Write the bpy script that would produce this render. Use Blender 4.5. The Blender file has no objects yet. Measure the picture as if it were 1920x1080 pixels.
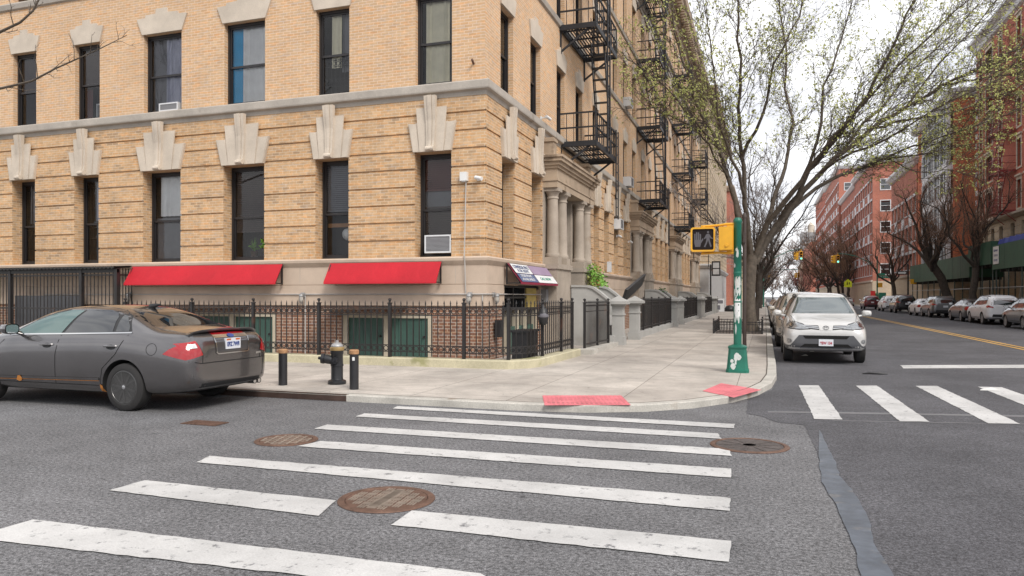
import bpy, bmesh, math, random
from mathutils import Vector, Matrix
from mathutils.bvhtree import BVHTree
random.seed(7)
PI = math.pi
scene = bpy.context.scene
COL = scene.collection
# ---------------------------------------------------------------- camera geometry (pixels of the 1920 x 1080 photograph)
FPX, HY, CX, EYE = 1390.0, 555.5, 960.0, 1.58
YAW = math.atan(475 / FPX)
FW = (-math.sin(YAW), math.cos(YAW)); RT = (math.cos(YAW), math.sin(YAW))
def ray(px):
    d = (px - CX) / FPX
    return FW[0] + d * RT[0], FW[1] + d * RT[1]
def gp(px, py, z=0.0):            # point of the ground plane seen at a pixel
    t = FPX * (EYE - z) / (py - HY); r = ray(px)
    return Vector((r[0] * t, r[1] * t, z))
def onY(px, py, Y):
    r = ray(px); t = Y / r[1]
    return Vector((r[0] * t, Y, EYE + t * (HY - py) / FPX))
def onX(px, py, X):
    r = ray(px); t = X / r[0]
    return Vector((X, r[1] * t, EYE + t * (HY - py) / FPX))
def atT(px, py, t):
    r = ray(px)
    return Vector((r[0] * t, r[1] * t, EYE + t * (HY - py) / FPX))
# ---------------------------------------------------------------- materials
MATS = {}
def nodes_of(name):
    m = bpy.data.materials.new(name); m.use_nodes = True
    nt = m.node_tree; b = nt.nodes['Principled BSDF']
    MATS[name] = m
    return m, nt, b
def N(nt, t, **kw):
    n = nt.nodes.new(t)
    for k, v in kw.items():
        if k.startswith('i_'): n.inputs[k[2:].replace('_', ' ')].default_value = v
        else: setattr(n, k, v)
    return n
def c4(c): return (c[0], c[1], c[2], 1.0)
def vary(nt, colsock, scale, lo, hi, detail=4, coord='Object', rough=.6, f0=.3, f1=.7):
    tc = N(nt, 'ShaderNodeTexCoord'); nz = N(nt, 'ShaderNodeTexNoise')
    nz.inputs['Scale'].default_value = scale; nz.inputs['Detail'].default_value = detail; nz.inputs['Roughness'].default_value = rough
    nt.links.new(tc.outputs[coord], nz.inputs['Vector'])
    mr = N(nt, 'ShaderNodeMapRange'); mr.inputs['From Min'].default_value = f0; mr.inputs['From Max'].default_value = f1
    mr.inputs['To Min'].default_value = lo; mr.inputs['To Max'].default_value = hi
    nt.links.new(nz.outputs['Fac'], mr.inputs['Value'])
    mx = N(nt, 'ShaderNodeMix', data_type='RGBA', blend_type='MULTIPLY'); mx.inputs['Factor'].default_value = 1
    nt.links.new(colsock, mx.inputs[6]); nt.links.new(mr.outputs['Result'], mx.inputs[7])
    return mx.outputs[2]
def mat(name, col, rough=.6, metal=0.0, var=.12, scale=2.5, bump=0.0, bscale=60, spec=.5, coat=0.0, fine=0.0, stain=None):
    m, nt, b = nodes_of(name)
    rgb = N(nt, 'ShaderNodeRGB'); rgb.outputs[0].default_value = c4(col)
    s = rgb.outputs[0]
    if stain:                       # stain = (colour, noise scale, threshold)
        tc = N(nt, 'ShaderNodeTexCoord'); nz = N(nt, 'ShaderNodeTexNoise'); nz.inputs['Scale'].default_value = stain[1]; nz.inputs['Detail'].default_value = 6
        nt.links.new(tc.outputs['Object'], nz.inputs['Vector'])
        mr = N(nt, 'ShaderNodeMapRange'); mr.inputs['From Min'].default_value = stain[2]; mr.inputs['From Max'].default_value = stain[2] + .06
        nt.links.new(nz.outputs['Fac'], mr.inputs['Value'])
        mx = N(nt, 'ShaderNodeMix', data_type='RGBA'); mx.inputs[7].default_value = c4(stain[0])
        nt.links.new(mr.outputs['Result'], mx.inputs['Factor']); nt.links.new(s, mx.inputs[6]); s = mx.outputs[2]
    if var: s = vary(nt, s, scale, 1 - var, 1 + var)
    if fine: s = vary(nt, s, bscale, 1 - fine, 1 + fine, 2)
    nt.links.new(s, b.inputs['Base Color'])
    b.inputs['Roughness'].default_value = rough; b.inputs['Metallic'].default_value = metal
    b.inputs['Specular IOR Level'].default_value = spec; b.inputs['Coat Weight'].default_value = coat
    b.inputs['Coat Roughness'].default_value = .04
    if bump:
        tc = N(nt, 'ShaderNodeTexCoord'); nz = N(nt, 'ShaderNodeTexNoise'); nz.inputs['Scale'].default_value = bscale; nz.inputs['Detail'].default_value = 3
        nt.links.new(tc.outputs['Object'], nz.inputs['Vector'])
        bp = N(nt, 'ShaderNodeBump'); bp.inputs['Strength'].default_value = bump; bp.inputs['Distance'].default_value = .02
        nt.links.new(nz.outputs['Fac'], bp.inputs['Height']); nt.links.new(bp.outputs['Normal'], b.inputs['Normal'])
    return m
def hue_patch(nt, s, uv, w, h, amt):
    mp = N(nt, 'ShaderNodeMapping'); mp.inputs['Scale'].default_value = (.6 / w, .95 / h, 1); nt.links.new(uv.outputs['UV'], mp.inputs['Vector'])
    nz = N(nt, 'ShaderNodeTexNoise'); nz.inputs['Scale'].default_value = 1.0; nz.inputs['Detail'].default_value = 2; nt.links.new(mp.outputs['Vector'], nz.inputs['Vector'])
    for c, lo, hi in (((1.12, .96, .80, 1), .54, .68), ((.90, .96, 1.10, 1), .46, .34)):
        mr = N(nt, 'ShaderNodeMapRange'); mr.inputs['From Min'].default_value = lo; mr.inputs['From Max'].default_value = hi; nt.links.new(nz.outputs['Fac'], mr.inputs['Value'])
        mx = N(nt, 'ShaderNodeMix', data_type='RGBA', blend_type='MULTIPLY'); mx.inputs[7].default_value = c
        nt.links.new(mr.outputs['Result'], mx.inputs['Factor']); nt.links.new(s, mx.inputs[6]); s = mx.outputs[2]
    return s
def brick(name, c1, c2, mortar, w=.205, h=.0675, ms=.007, rough=.85, dirt=.0, dirtcol=(.12, .07, .04), streak=.3, bump=.5):
    m, nt, b = nodes_of(name)
    uv = N(nt, 'ShaderNodeUVMap'); br = N(nt, 'ShaderNodeTexBrick')
    br.offset = .5
    for k, v in (('Color1', c4(c1)), ('Color2', c4(c2)), ('Mortar', c4(mortar)), ('Scale', 1.0), ('Mortar Size', ms), ('Mortar Smooth', .15), ('Bias', 0.0), ('Brick Width', w), ('Row Height', h)):
        br.inputs[k].default_value = v
    nt.links.new(uv.outputs['UV'], br.inputs['Vector'])
    s = br.outputs['Color']
    if dirt:                        # darker single bricks gathered in patches
        br2 = N(nt, 'ShaderNodeTexBrick'); br2.offset = .5
        for k, v in (('Color1', (0, 0, 0, 1)), ('Color2', (1, 1, 1, 1)), ('Mortar', (0, 0, 0, 1)), ('Scale', 1.0), ('Mortar Size', ms), ('Bias', 0.0), ('Brick Width', w), ('Row Height', h)):
            br2.inputs[k].default_value = v
        nt.links.new(uv.outputs['UV'], br2.inputs['Vector'])
        mp = N(nt, 'ShaderNodeMapping'); mp.inputs['Scale'].default_value = (.35, 1.6, 1)
        nt.links.new(uv.outputs['UV'], mp.inputs['Vector'])
        nz = N(nt, 'ShaderNodeTexNoise'); nz.inputs['Scale'].default_value = 1.0; nz.inputs['Detail'].default_value = 5
        nt.links.new(mp.outputs['Vector'], nz.inputs['Vector'])
        ad = N(nt, 'ShaderNodeMath', operation='MULTIPLY'); nt.links.new(br2.outputs['Color'], ad.inputs[0]); nt.links.new(nz.outputs['Fac'], ad.inputs[1])
        mr = N(nt, 'ShaderNodeMapRange'); mr.inputs['From Min'].default_value = .35; mr.inputs['From Max'].default_value = .50; mr.inputs['To Max'].default_value = dirt
        nt.links.new(ad.outputs[0], mr.inputs['Value'])
        mx = N(nt, 'ShaderNodeMix', data_type='RGBA'); mx.inputs[7].default_value = c4(dirtcol)
        nt.links.new(mr.outputs['Result'], mx.inputs['Factor']); nt.links.new(s, mx.inputs[6]); s = mx.outputs[2]
    if streak:
        s = vary(nt, s, .7, 1 - streak * .5, 1 + streak * .4, 5)
        s = vary(nt, s, 9, 1 - streak * .5, 1 + streak * .5, 3)
        s = hue_patch(nt, s, uv, w, h, streak)
    nt.links.new(s, b.inputs['Base Color']); b.inputs['Roughness'].default_value = rough
    bp = N(nt, 'ShaderNodeBump'); bp.inputs['Strength'].default_value = bump; bp.inputs['Distance'].default_value = .008; bp.invert = True
    nt.links.new(br.outputs['Fac'], bp.inputs['Height']); nt.links.new(bp.outputs['Normal'], b.inputs['Normal'])
    return m
# ---------------------------------------------------------------- mesh builder
class MB:
    def __init__(s): s.v = []; s.f = []; s.m = []; s.mat = 0
    def V(s, *p): s.v.append(tuple(p)); return len(s.v) - 1
    def face(s, idx, m=None): s.f.append(tuple(idx)); s.m.append(s.mat if m is None else m)
    def poly(s, pts, m=None):
        n = len(s.v); s.v.extend(tuple(p) for p in pts); s.face(range(n, n + len(pts)), m)
    def box(s, x0, x1, y0, y1, z0, z1, m=None):
        n = len(s.v)
        for z in (z0, z1): s.v += [(x0, y0, z), (x1, y0, z), (x1, y1, z), (x0, y1, z)]
        for q in ((3, 2, 1, 0), (4, 5, 6, 7), (0, 1, 5, 4), (1, 2, 6, 5), (2, 3, 7, 6), (3, 0, 4, 7)): s.face([n + i for i in q], m)
    def bar(s, p, q, w, h=None, up=(0, 0, 1), m=None):      # rectangular bar between two points
        p = Vector(p); q = Vector(q); h = w if h is None else h
        d = (q - p).normalized(); u = Vector(up)
        if abs(d.dot(u)) > .98: u = Vector((0, 1, 0)) if abs(d.y) < .9 else Vector((1, 0, 0))
        a = d.cross(u).normalized() * (w / 2); b = a.cross(d).normalized() * (h / 2)
        n = len(s.v)
        for c in (p, q): s.v += [tuple(c - a - b), tuple(c + a - b), tuple(c + a + b), tuple(c - a + b)]
        for k in ((3, 2, 1, 0), (4, 5, 6, 7), (0, 1, 5, 4), (1, 2, 6, 5), (2, 3, 7, 6), (3, 0, 4, 7)): s.face([n + i for i in k], m)
    def tube(s, pts, rad, n=8, cap=True, m=None):
        pts = [Vector(p) for p in pts]
        if not hasattr(rad, '__len__'): rad = [rad] * len(pts)
        ref = None; base = len(s.v); L = len(pts)
        for i, p in enumerate(pts):
            d = (pts[min(i + 1, L - 1)] - pts[max(i - 1, 0)])
            if d.length < 1e-9: d = Vector((0, 0, 1))
            d.normalize()
            if ref is None:
                ref = d.orthogonal().normalized()
            else:
                ref = ref - d * ref.dot(d)
                if ref.length < 1e-6: ref = d.orthogonal()
                ref.normalize()
            o = d.cross(ref)
            for k in range(n):
                a = 2 * PI * k / n
                c = p + (ref * math.cos(a) + o * math.sin(a)) * rad[i]
                s.v.append((c.x, c.y, c.z))
        for i in range(L - 1):
            for k in range(n):
                a = base + i * n + k; b = base + i * n + (k + 1) % n
                s.face((a, b, b + n, a + n), m)
        if cap:
            s.face([base + k for k in range(n)][::-1], m); s.face([base + (L - 1) * n + k for k in range(n)], m)
    def lathe(s, prof, c=(0, 0, 0), n=24, axis='z', m=None):      # prof = [(r, t)]
        base = len(s.v); L = len(prof)
        for r, t in prof:
            for k in range(n):
                a = 2 * PI * k / n; x, y = r * math.cos(a), r * math.sin(a)
                if axis == 'z': q = (c[0] + x, c[1] + y, c[2] + t)
                elif axis == 'y': q = (c[0] + x, c[1] + t, c[2] + y)
                else: q = (c[0] + t, c[1] + x, c[2] + y)
                s.v.append(q)
        for i in range(L - 1):
            for k in range(n):
                a = base + i * n + k; b = base + i * n + (k + 1) % n
                s.face((a, b, b + n, a + n) if axis != 'y' else (b, a, a + n, b + n), m)
        if prof[0][0] > 1e-4: s.face([base + k for k in range(n)][::-1] if axis != 'y' else [base + k for k in range(n)], m)
        if prof[-1][0] > 1e-4:
            q = [base + (L - 1) * n + k for k in range(n)]; s.face(q if axis != 'y' else q[::-1], m)
    def prism(s, poly, P, d0, d1, m=None):          # poly = [(a, b)], P(a, b, depth) -> point
        n = len(s.v); L = len(poly)
        for d in (d0, d1):
            for a, b in poly: s.v.append(tuple(P(a, b, d)))
        s.face([n + i for i in range(L)][::-1], m); s.face([n + L + i for i in range(L)], m)
        for i in range(L):
            j = (i + 1) % L
            s.face((n + i, n + j, n + L + j, n + L + i), m)
    def ring(s, c, r, t, P, n=12, d=.012, m=None):  # flat ring in the (a, b) plane of P
        base = len(s.v)
        for k in range(n):
            a = 2 * PI * k / n
            for rr in (r - t, r + t):
                for dd in (-d, d): s.v.append(tuple(P(c[0] + rr * math.cos(a), c[1] + rr * math.sin(a), dd)))
        for k in range(n):
            q = base + 4 * k; w = base + 4 * ((k + 1) % n)
            s.face((q, w, w + 1, q + 1), m); s.face((q + 2, q + 3, w + 3, w + 2), m)
            s.face((q, q + 2, w + 2, w), m); s.face((q + 1, w + 1, w + 3, q + 3), m)
    def sweep(s, prof, path, closed=False, m=None):  # profile (out, z) swept along a plan path, out = right of travel
        L = len(path); base = len(s.v); K = len(prof)
        def nrm(a, b):
            dx, dy = b[0] - a[0], b[1] - a[1]; l = math.hypot(dx, dy) or 1
            return (dy / l, -dx / l)
        for i, p in enumerate(path):
            if closed: n1 = nrm(path[i - 1], p); n2 = nrm(p, path[(i + 1) % L])
            else:
                n2 = nrm(p, path[i + 1]) if i < L - 1 else None; n1 = nrm(path[i - 1], p) if i > 0 else n2
                n2 = n2 or n1
            bx, by = n1[0] + n2[0], n1[1] + n2[1]; den = max(.25, 1 + n1[0] * n2[0] + n1[1] * n2[1])
            bx, by = bx / den, by / den
            for o, z in prof: s.v.append((p[0] + bx * o, p[1] + by * o, z))
        for i in range(L if closed else L - 1):
            j = (i + 1) % L
            for k in range(K - 1):
                s.face((base + i * K + k, base + j * K + k, base + j * K + k + 1, base + i * K + k + 1), m)
        if not closed:
            s.face([base + k for k in range(K)], m); s.face([base + (L - 1) * K + k for k in range(K)][::-1], m)
    def mesh(s, name, mats, smooth=None, origin=(0, 0, 0)):
        me = bpy.data.meshes.new(name); ox, oy, oz = origin
        me.from_pydata(s.v, [], s.f)
        if not isinstance(mats, (list, tuple)): mats = [mats]
        for mm in mats: me.materials.append(MATS[mm] if isinstance(mm, str) else mm)
        me.polygons.foreach_set('material_index', s.m)
        uvl = me.uv_layers.new(name='UVMap'); uv = [0.0] * (2 * len(me.loops)); V = s.v
        for p in me.polygons:
            n = p.normal; ax, ay, az = abs(n.x), abs(n.y), abs(n.z)
            i, j = (0, 1) if (az >= ax and az >= ay) else ((1, 2) if ax > ay else (0, 2))
            for li, vi in zip(p.loop_indices, p.vertices): uv[2 * li] = V[vi][i]; uv[2 * li + 1] = V[vi][j]
        uvl.data.foreach_set('uv', uv)
        if ox or oy or oz: me.transform(Matrix.Translation((-ox, -oy, -oz)))
        if smooth is not None:
            me.shade_smooth()
            if smooth < 180: me.set_sharp_from_angle(angle=math.radians(smooth))
        me.update()
        return me
    def build(s, name, mats, parent=None, smooth=None, base=None):
        o0 = WLOC.get(parent.name, (0, 0, 0)) if parent else (base or (0, 0, 0))
        o = bpy.data.objects.new(name, s.mesh(name, mats, smooth, o0)); COL.objects.link(o)
        if parent: o.parent = parent; WLOC[o.name] = o0
        else: o.location = o0; WLOC[o.name] = o0
        return o
WLOC = {}
def tag(o, label=None, cat=None, group=None, kind=None):
    if label: o['label'] = label
    if cat: o['category'] = cat
    if group: o['group'] = group
    if kind: o['kind'] = kind
    return o
def thing(name, label, cat, loc=(0, 0, 0), group=None):
    o = bpy.data.objects.new(name, None); o.empty_display_size = .3; COL.objects.link(o)
    o.location = loc; WLOC[o.name] = tuple(loc)
    return tag(o, label, cat, group)
def copy_tree(o, parent=None):
    c = o.copy(); COL.objects.link(c)
    if parent: c.parent = parent
    for ch in list(o.children): copy_tree(ch, c)
    return c
def text_mesh(txt, size, extrude=.002, bold=0.0, width=None):
    cu = bpy.data.curves.new('lettering', 'FONT'); cu.body = txt; cu.size = size; cu.extrude = extrude; cu.offset = bold
    cu.align_x = 'CENTER'; cu.align_y = 'CENTER'
    o = bpy.data.objects.new('lettering', cu); COL.objects.link(o)
    bpy.context.view_layer.update()
    me = bpy.data.meshes.new_from_object(o.evaluated_get(bpy.context.evaluated_depsgraph_get()))
    bpy.data.objects.remove(o)
    if width:
        xs = [v.co.x for v in me.vertices]; k = width / max(1e-6, max(xs) - min(xs))
        me.transform(Matrix.Scale(k, 4, (1, 0, 0)))
    return me
def put_text(mb, txt, size, P, m=None, bold=0.0, width=None, extrude=.002):   # writes letters into a builder; P(a, b, depth)
    me = text_mesh(txt, size, extrude, bold, width); n = len(mb.v)
    for v in me.vertices: mb.v.append(tuple(P(v.co.x, v.co.y, v.co.z + extrude)))
    for p in me.polygons: mb.face([n + i for i in p.vertices], m)
def PL(O, u, w, nrm):                # plane mapping: a along u, b along w, depth along nrm
    O, u, w, nrm = Vector(O), Vector(u), Vector(w), Vector(nrm)
    return lambda a, b, d=0.0: O + u * a + w * b + nrm * d
def lerp(a, b, t): return a + (b - a) * t
def icoords(n, s=1.0): return [(random.gauss(0, s), random.gauss(0, s), random.gauss(0, s)) for _ in range(n)]
# ---------------------------------------------------------------- named materials
def asphalt(name, base, lo, hi, crack=True):
    m, nt, b = nodes_of(name)
    rgb = N(nt, 'ShaderNodeRGB'); rgb.outputs[0].default_value = c4(base)
    s = vary(nt, rgb.outputs[0], 34, lo, hi, 5, rough=.85, f0=.4, f1=.6)
    s = vary(nt, s, 120, .6, 1.4, 2, f0=.38, f1=.62)
    s = vary(nt, s, .45, .80, 1.16, 6, f0=.36, f1=.64)
    s = vary(nt, s, 4, .88, 1.10, 6)
    s = vary(nt, s, 1.6, .90, 1.06, 7, rough=.75)
    s = vary(nt, s, 2.6, .62, 1.0, 3, f0=.25, f1=.33)
    nt.links.new(s, b.inputs['Base Color']); b.inputs['Roughness'].default_value = .88; b.inputs['Specular IOR Level'].default_value = .35
    tc = N(nt, 'ShaderNodeTexCoord'); vo = N(nt, 'ShaderNodeTexNoise'); vo.inputs['Scale'].default_value = 95; vo.inputs['Detail'].default_value = 3
    nt.links.new(tc.outputs['Object'], vo.inputs['Vector'])
    bp = N(nt, 'ShaderNodeBump'); bp.inputs['Strength'].default_value = .55; bp.inputs['Distance'].default_value = .012
    nt.links.new(vo.outputs['Fac'], bp.inputs['Height']); nt.links.new(bp.outputs['Normal'], b.inputs['Normal'])
    return m
asphalt('coarse_asphalt', (.150, .149, .154), .40, 1.62)
asphalt('dark_asphalt', (.094, .093, .101), .58, 1.42)
mat('tar', (.085, .098, .12), .42, var=.28, scale=2.2, bump=.25, bscale=9, fine=.2, stain=((.13, .13, .135), 5, .6))
def paint(name, col, wear):
    m, nt, b = nodes_of(name)
    rgb = N(nt, 'ShaderNodeRGB'); rgb.outputs[0].default_value = c4(col)
    s = vary(nt, rgb.outputs[0], 3, .90, 1.04, 5)
    s = vary(nt, s, .9, .80, 1.04, 4, f0=.34, f1=.6)
    s = vary(nt, s, 90, .88, 1.08, 2)
    tc = N(nt, 'ShaderNodeTexCoord'); nz = N(nt, 'ShaderNodeTexNoise'); nz.inputs['Scale'].default_value = 9; nz.inputs['Detail'].default_value = 10; nz.inputs['Roughness'].default_value = .78
    nt.links.new(tc.outputs['Object'], nz.inputs['Vector'])
    mr = N(nt, 'ShaderNodeMapRange'); mr.inputs['From Min'].default_value = wear; mr.inputs['From Max'].default_value = wear + .07
    nt.links.new(nz.outputs['Fac'], mr.inputs['Value'])
    mx = N(nt, 'ShaderNodeMix', data_type='RGBA'); mx.inputs[7].default_value = (.16, .16, .165, 1)
    nt.links.new(mr.outputs['Result'], mx.inputs['Factor']); nt.links.new(s, mx.inputs[6])
    nt.links.new(mx.outputs[2], b.inputs['Base Color']); b.inputs['Roughness'].default_value = .7
paint('white_paint', (.56, .555, .545), .565)
paint('yellow_paint', (.62, .36, .075), .63)
paint('faded_paint', (.17, .17, .175), .52)
def sidewalk_mat(name, c1, c2, line, size=1.52, off=(0, 0)):
    m, nt, b = nodes_of(name)
    uv = N(nt, 'ShaderNodeUVMap'); mp = N(nt, 'ShaderNodeMapping'); mp.inputs['Location'].default_value = (off[0], off[1], 0)
    nt.links.new(uv.outputs['UV'], mp.inputs['Vector'])
    br = N(nt, 'ShaderNodeTexBrick'); br.offset = 0
    for k, v in (('Color1', c4(c1)), ('Color2', c4(c2)), ('Mortar', c4(line)), ('Scale', 1.0), ('Mortar Size', .007), ('Mortar Smooth', .3), ('Bias', -.1), ('Brick Width', size), ('Row Height', size)):
        br.inputs[k].default_value = v
    nt.links.new(mp.outputs['Vector'], br.inputs['Vector'])
    s = vary(nt, br.outputs['Color'], .8, .80, 1.14, 7, f0=.36, f1=.64); s = vary(nt, s, 5, .88, 1.10, 7); s = vary(nt, s, 120, .86, 1.12, 2); s = vary(nt, s, 13, .55, 1.0, 1, f0=.22, f1=.30)
    nt.links.new(s, b.inputs['Base Color']); b.inputs['Roughness'].default_value = .9
    tc = N(nt, 'ShaderNodeTexCoord'); nz = N(nt, 'ShaderNodeTexNoise'); nz.inputs['Scale'].default_value = 60
    nt.links.new(tc.outputs['Object'], nz.inputs['Vector'])
    bp = N(nt, 'ShaderNodeBump'); bp.inputs['Strength'].default_value = .2; bp.inputs['Distance'].default_value = .01
    nt.links.new(nz.outputs['Fac'], bp.inputs['Height']); nt.links.new(bp.outputs['Normal'], b.inputs['Normal'])
sidewalk_mat('pavement_concrete', (.405, .365, .325), (.475, .435, .39), (.16, .14, .12), 1.52, (.45, .3))
mat('kerb_concrete', (.44, .42, .38), .85, var=.2, scale=2.2, fine=.15, bscale=50, stain=((.30, .25, .20), 1.3, .66))
mat('kerb_steel', (.085, .055, .045), .5, metal=.4, var=.35, scale=3, stain=((.2, .1, .05), 4, .6))
mat('tactile_red', (.56, .155, .175), .8, var=.22, scale=3, fine=.12, bscale=60)
mat('rust_iron', (.145, .085, .062), .65, metal=.35, var=.3, scale=8, fine=.2, bscale=60)
mat('worn_iron', (.33, .28, .235), .55, metal=.5, var=.25, scale=9)
mat('dull_iron', (.10, .085, .08), .65, metal=.3, var=.3, scale=6, fine=.25, bscale=50)
mat('symbol_dim', (.085, .08, .09), .6, var=.05)
mat('portico_stone', (.36, .305, .25), .85, var=.16, scale=1.5, fine=.07, bscale=40, stain=((.30, .24, .185), 1.2, .62))
mat('ground_earth', (.13, .125, .12), .95, var=.2, scale=.3)
TAN1, TAN2, TANM = (.56, .352, .198), (.65, .442, .266), (.71, .555, .41)
brick('tan_brick', TAN1, TAN2, TANM, dirt=.22, dirtcol=(.24, .15, .09), streak=.16)
brick('tan_brick_worn', (.515, .315, .163), (.615, .405, .228), (.62, .49, .34), dirt=.52, dirtcol=(.19, .12, .075), streak=.24)
brick('brown_brick', (.20, .098, .062), (.27, .14, .09), (.44, .35, .28), w=.215, h=.075, ms=.010, streak=.3)
brick('red_brick', (.38, .092, .055), (.46, .12, .07), (.36, .17, .12), streak=.2)
brick('orange_brick', (.52, .135, .062), (.60, .175, .085), (.45, .2, .11), streak=.16)
brick('hazed_red_brick', (.37, .118, .078), (.45, .165, .11), (.38, .22, .17), streak=.22)  # red brick with distance haze put into the colour, less saturated
brick('cream_brick', (.48, .39, .27), (.56, .46, .33), (.58, .5, .4), streak=.2)
mat('limestone', (.56, .485, .40), .8, var=.13, scale=1.6, fine=.06, bscale=40)
mat('base_stone', (.53, .42, .33), .85, var=.12, scale=1.3, fine=.07, bscale=50, stain=((.47, .365, .28), .9, .6))
mat('grey_stone', (.40, .362, .318), .85, var=.16, scale=1.5, fine=.08, bscale=40, stain=((.29, .255, .215), 1.1, .63))
mat('brown_stone', (.40, .31, .225), .85, var=.18, scale=1.5, stain=((.18, .13, .09), 1.2, .6))
mat('kerb_yellow', (.47, .43, .30), .85, var=.16, scale=2.2, fine=.1, bscale=40, stain=((.30, .29, .15), 1.4, .58))
mat('render_grey', (.37, .365, .35), .85, var=.12, scale=1.4, fine=.05, stain=((.33, .32, .30), 1.2, .6))
mat('frame_dark', (.022, .020, .021), .4, var=.1, spec=.5)
mat('room_dark', (.06, .056, .055), .9, var=.2)
mat('room_grey', (.20, .20, .215), .9, var=.1)
mat('blind_brown', (.085, .064, .058), .6, var=.15)
mat('blind_red', (.11, .035, .03), .6, var=.1)
mat('curtain_white', (.92, .92, .92), .9, var=.08)
mat('curtain_grey', (.50, .51, .62), .9, var=.12)
mat('curtain_cream', (.88, .82, .62), .9, var=.1)
mat('curtain_blue', (.02, .38, .72), .8, var=.1)
mat('wood_sill', (.30, .14, .05), .6, var=.2)
mat('wood_old', (.085, .05, .03), .8, var=.3, scale=5)
mat('black_iron', (.020, .018, .018), .45, var=.25, scale=4, spec=.5, stain=((.06, .03, .02), 2.2, .62))
mat('escape_iron', (.016, .017, .021), .5, var=.3, scale=2)
mat('red_canvas', (.45, .011, .022), .8, var=.13, scale=.9, fine=.05, bscale=25)
mat('red_seam', (.30, .008, .014), .8, var=.1)
mat('green_door', (.046, .098, .080), .55, var=.12, scale=2.4)
mat('cream_trim', (.50, .44, .34), .7, var=.1)
mat('galvanised', (.40, .40, .40), .45, metal=.6, var=.15)
mat('grey_pipe', (.42, .40, .38), .6, var=.1)
mat('white_plastic', (.70, .70, .69), .4, var=.05)
mat('white_metal', (.62, .63, .64), .45, var=.08)
mat('grille_grey', (.22, .22, .23), .6, var=.1)
mat('lamp_glass', (.55, .52, .47), .2, var=.05)
mat('leaf_green', (.17, .36, .05), .6, var=.3, scale=9)
mat('leaf_dark', (.04, .11, .02), .6, var=.3, scale=9)
mat('terracotta', (.36, .13, .06), .8, var=.12)
mat('paper', (.62, .62, .60), .8, var=.1)
mat('sign_white', (.68, .68, .68), .5, var=.04)
mat('sign_navy', (.075, .10, .20), .5, var=.06)
mat('sign_mauve', (.30, .22, .32), .55, var=.1)
mat('sign_maroon', (.22, .015, .04), .6, var=.1)
mat('yellow_board', (.52, .40, .13), .7, var=.15, scale=1.5)
mat('pole_green', (.010, .128, .086), .42, var=.25, scale=3, stain=((.36, .42, .40), 5, .655))
mat('peeled_paint', (.50, .53, .51), .7, var=.15, scale=20)
mat('joint_dark', (.10, .085, .07), .95, var=.2)
mat('pole_green_plain', (.012, .13, .085), .45, var=.15)
mat('signal_yellow', (.70, .36, .022), .4, var=.1, scale=4)
mat('signal_black', (.014, .010, .010), .6, var=.1, spec=.15)
mat('symbol_grey', (.15, .145, .165), .6, var=.05)
mat('pole_brown', (.055, .040, .034), .6, var=.25, scale=3)
mat('bark', (.105, .085, .066), .9, var=.35, scale=7, bump=.6, bscale=22)
mat('bark_dark', (.060, .048, .040), .9, var=.3, scale=7)
mat('twig', (.10, .078, .064), .9, var=.25, scale=3)
mat('twig_brown', (.21, .125, .085), .9, var=.3, scale=.8)
mat('twig_far', (.22, .135, .085), .9, var=.3, scale=.5)
mat('twig_red', (.24, .085, .065), .9, var=.3, scale=.5)
mat('twig_grey', (.22, .195, .185), .9, var=.3, scale=.8)
mat('spring_leaf', (.33, .345, .10), .6, var=.35, scale=1.2)
mat('shed_green', (.026, .085, .052), .6, var=.2, scale=1.1)
mat('shed_steel', (.06, .085, .08), .5, var=.25, scale=2)
mat('shed_under', (.03, .028, .026), .8, var=.2)
mat('tarp_blue', (.010, .028, .22), .6, var=.15)
mat('fire_red', (.24, .03, .03), .5, var=.2)
mat('white_panel', (.62, .64, .66), .5, var=.06)
mat('pale_grey', (.46, .46, .46), .7, var=.1)
mat('tower_grey', (.30, .29, .29), .85, var=.1)
mat('mail_green', (.015, .12, .075), .5, var=.1)
mat('safety_red', (.52, .03, .03), .5, var=.1)
mat('safety_orange', (.65, .20, .03), .5, var=.1)
mat('school_yellow', (.72, .82, .03), .45, var=.04)
mat('street_sign', (.02, .26, .17), .5, var=.05)
mat('black_plastic', (.018, .018, .02), .45, var=.2)
mat('brass_worn', (.36, .25, .11), .5, metal=.4, var=.3, scale=9)
mat('rust_cap', (.33, .18, .09), .7, var=.3, scale=10)
mat('hydrant_black', (.016, .017, .020), .38, var=.2, scale=8, stain=((.45, .45, .45), 7, .70))
mat('bollard_black', (.018, .018, .021), .4, var=.2, scale=7, stain=((.3, .3, .3), 8, .72))
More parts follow.
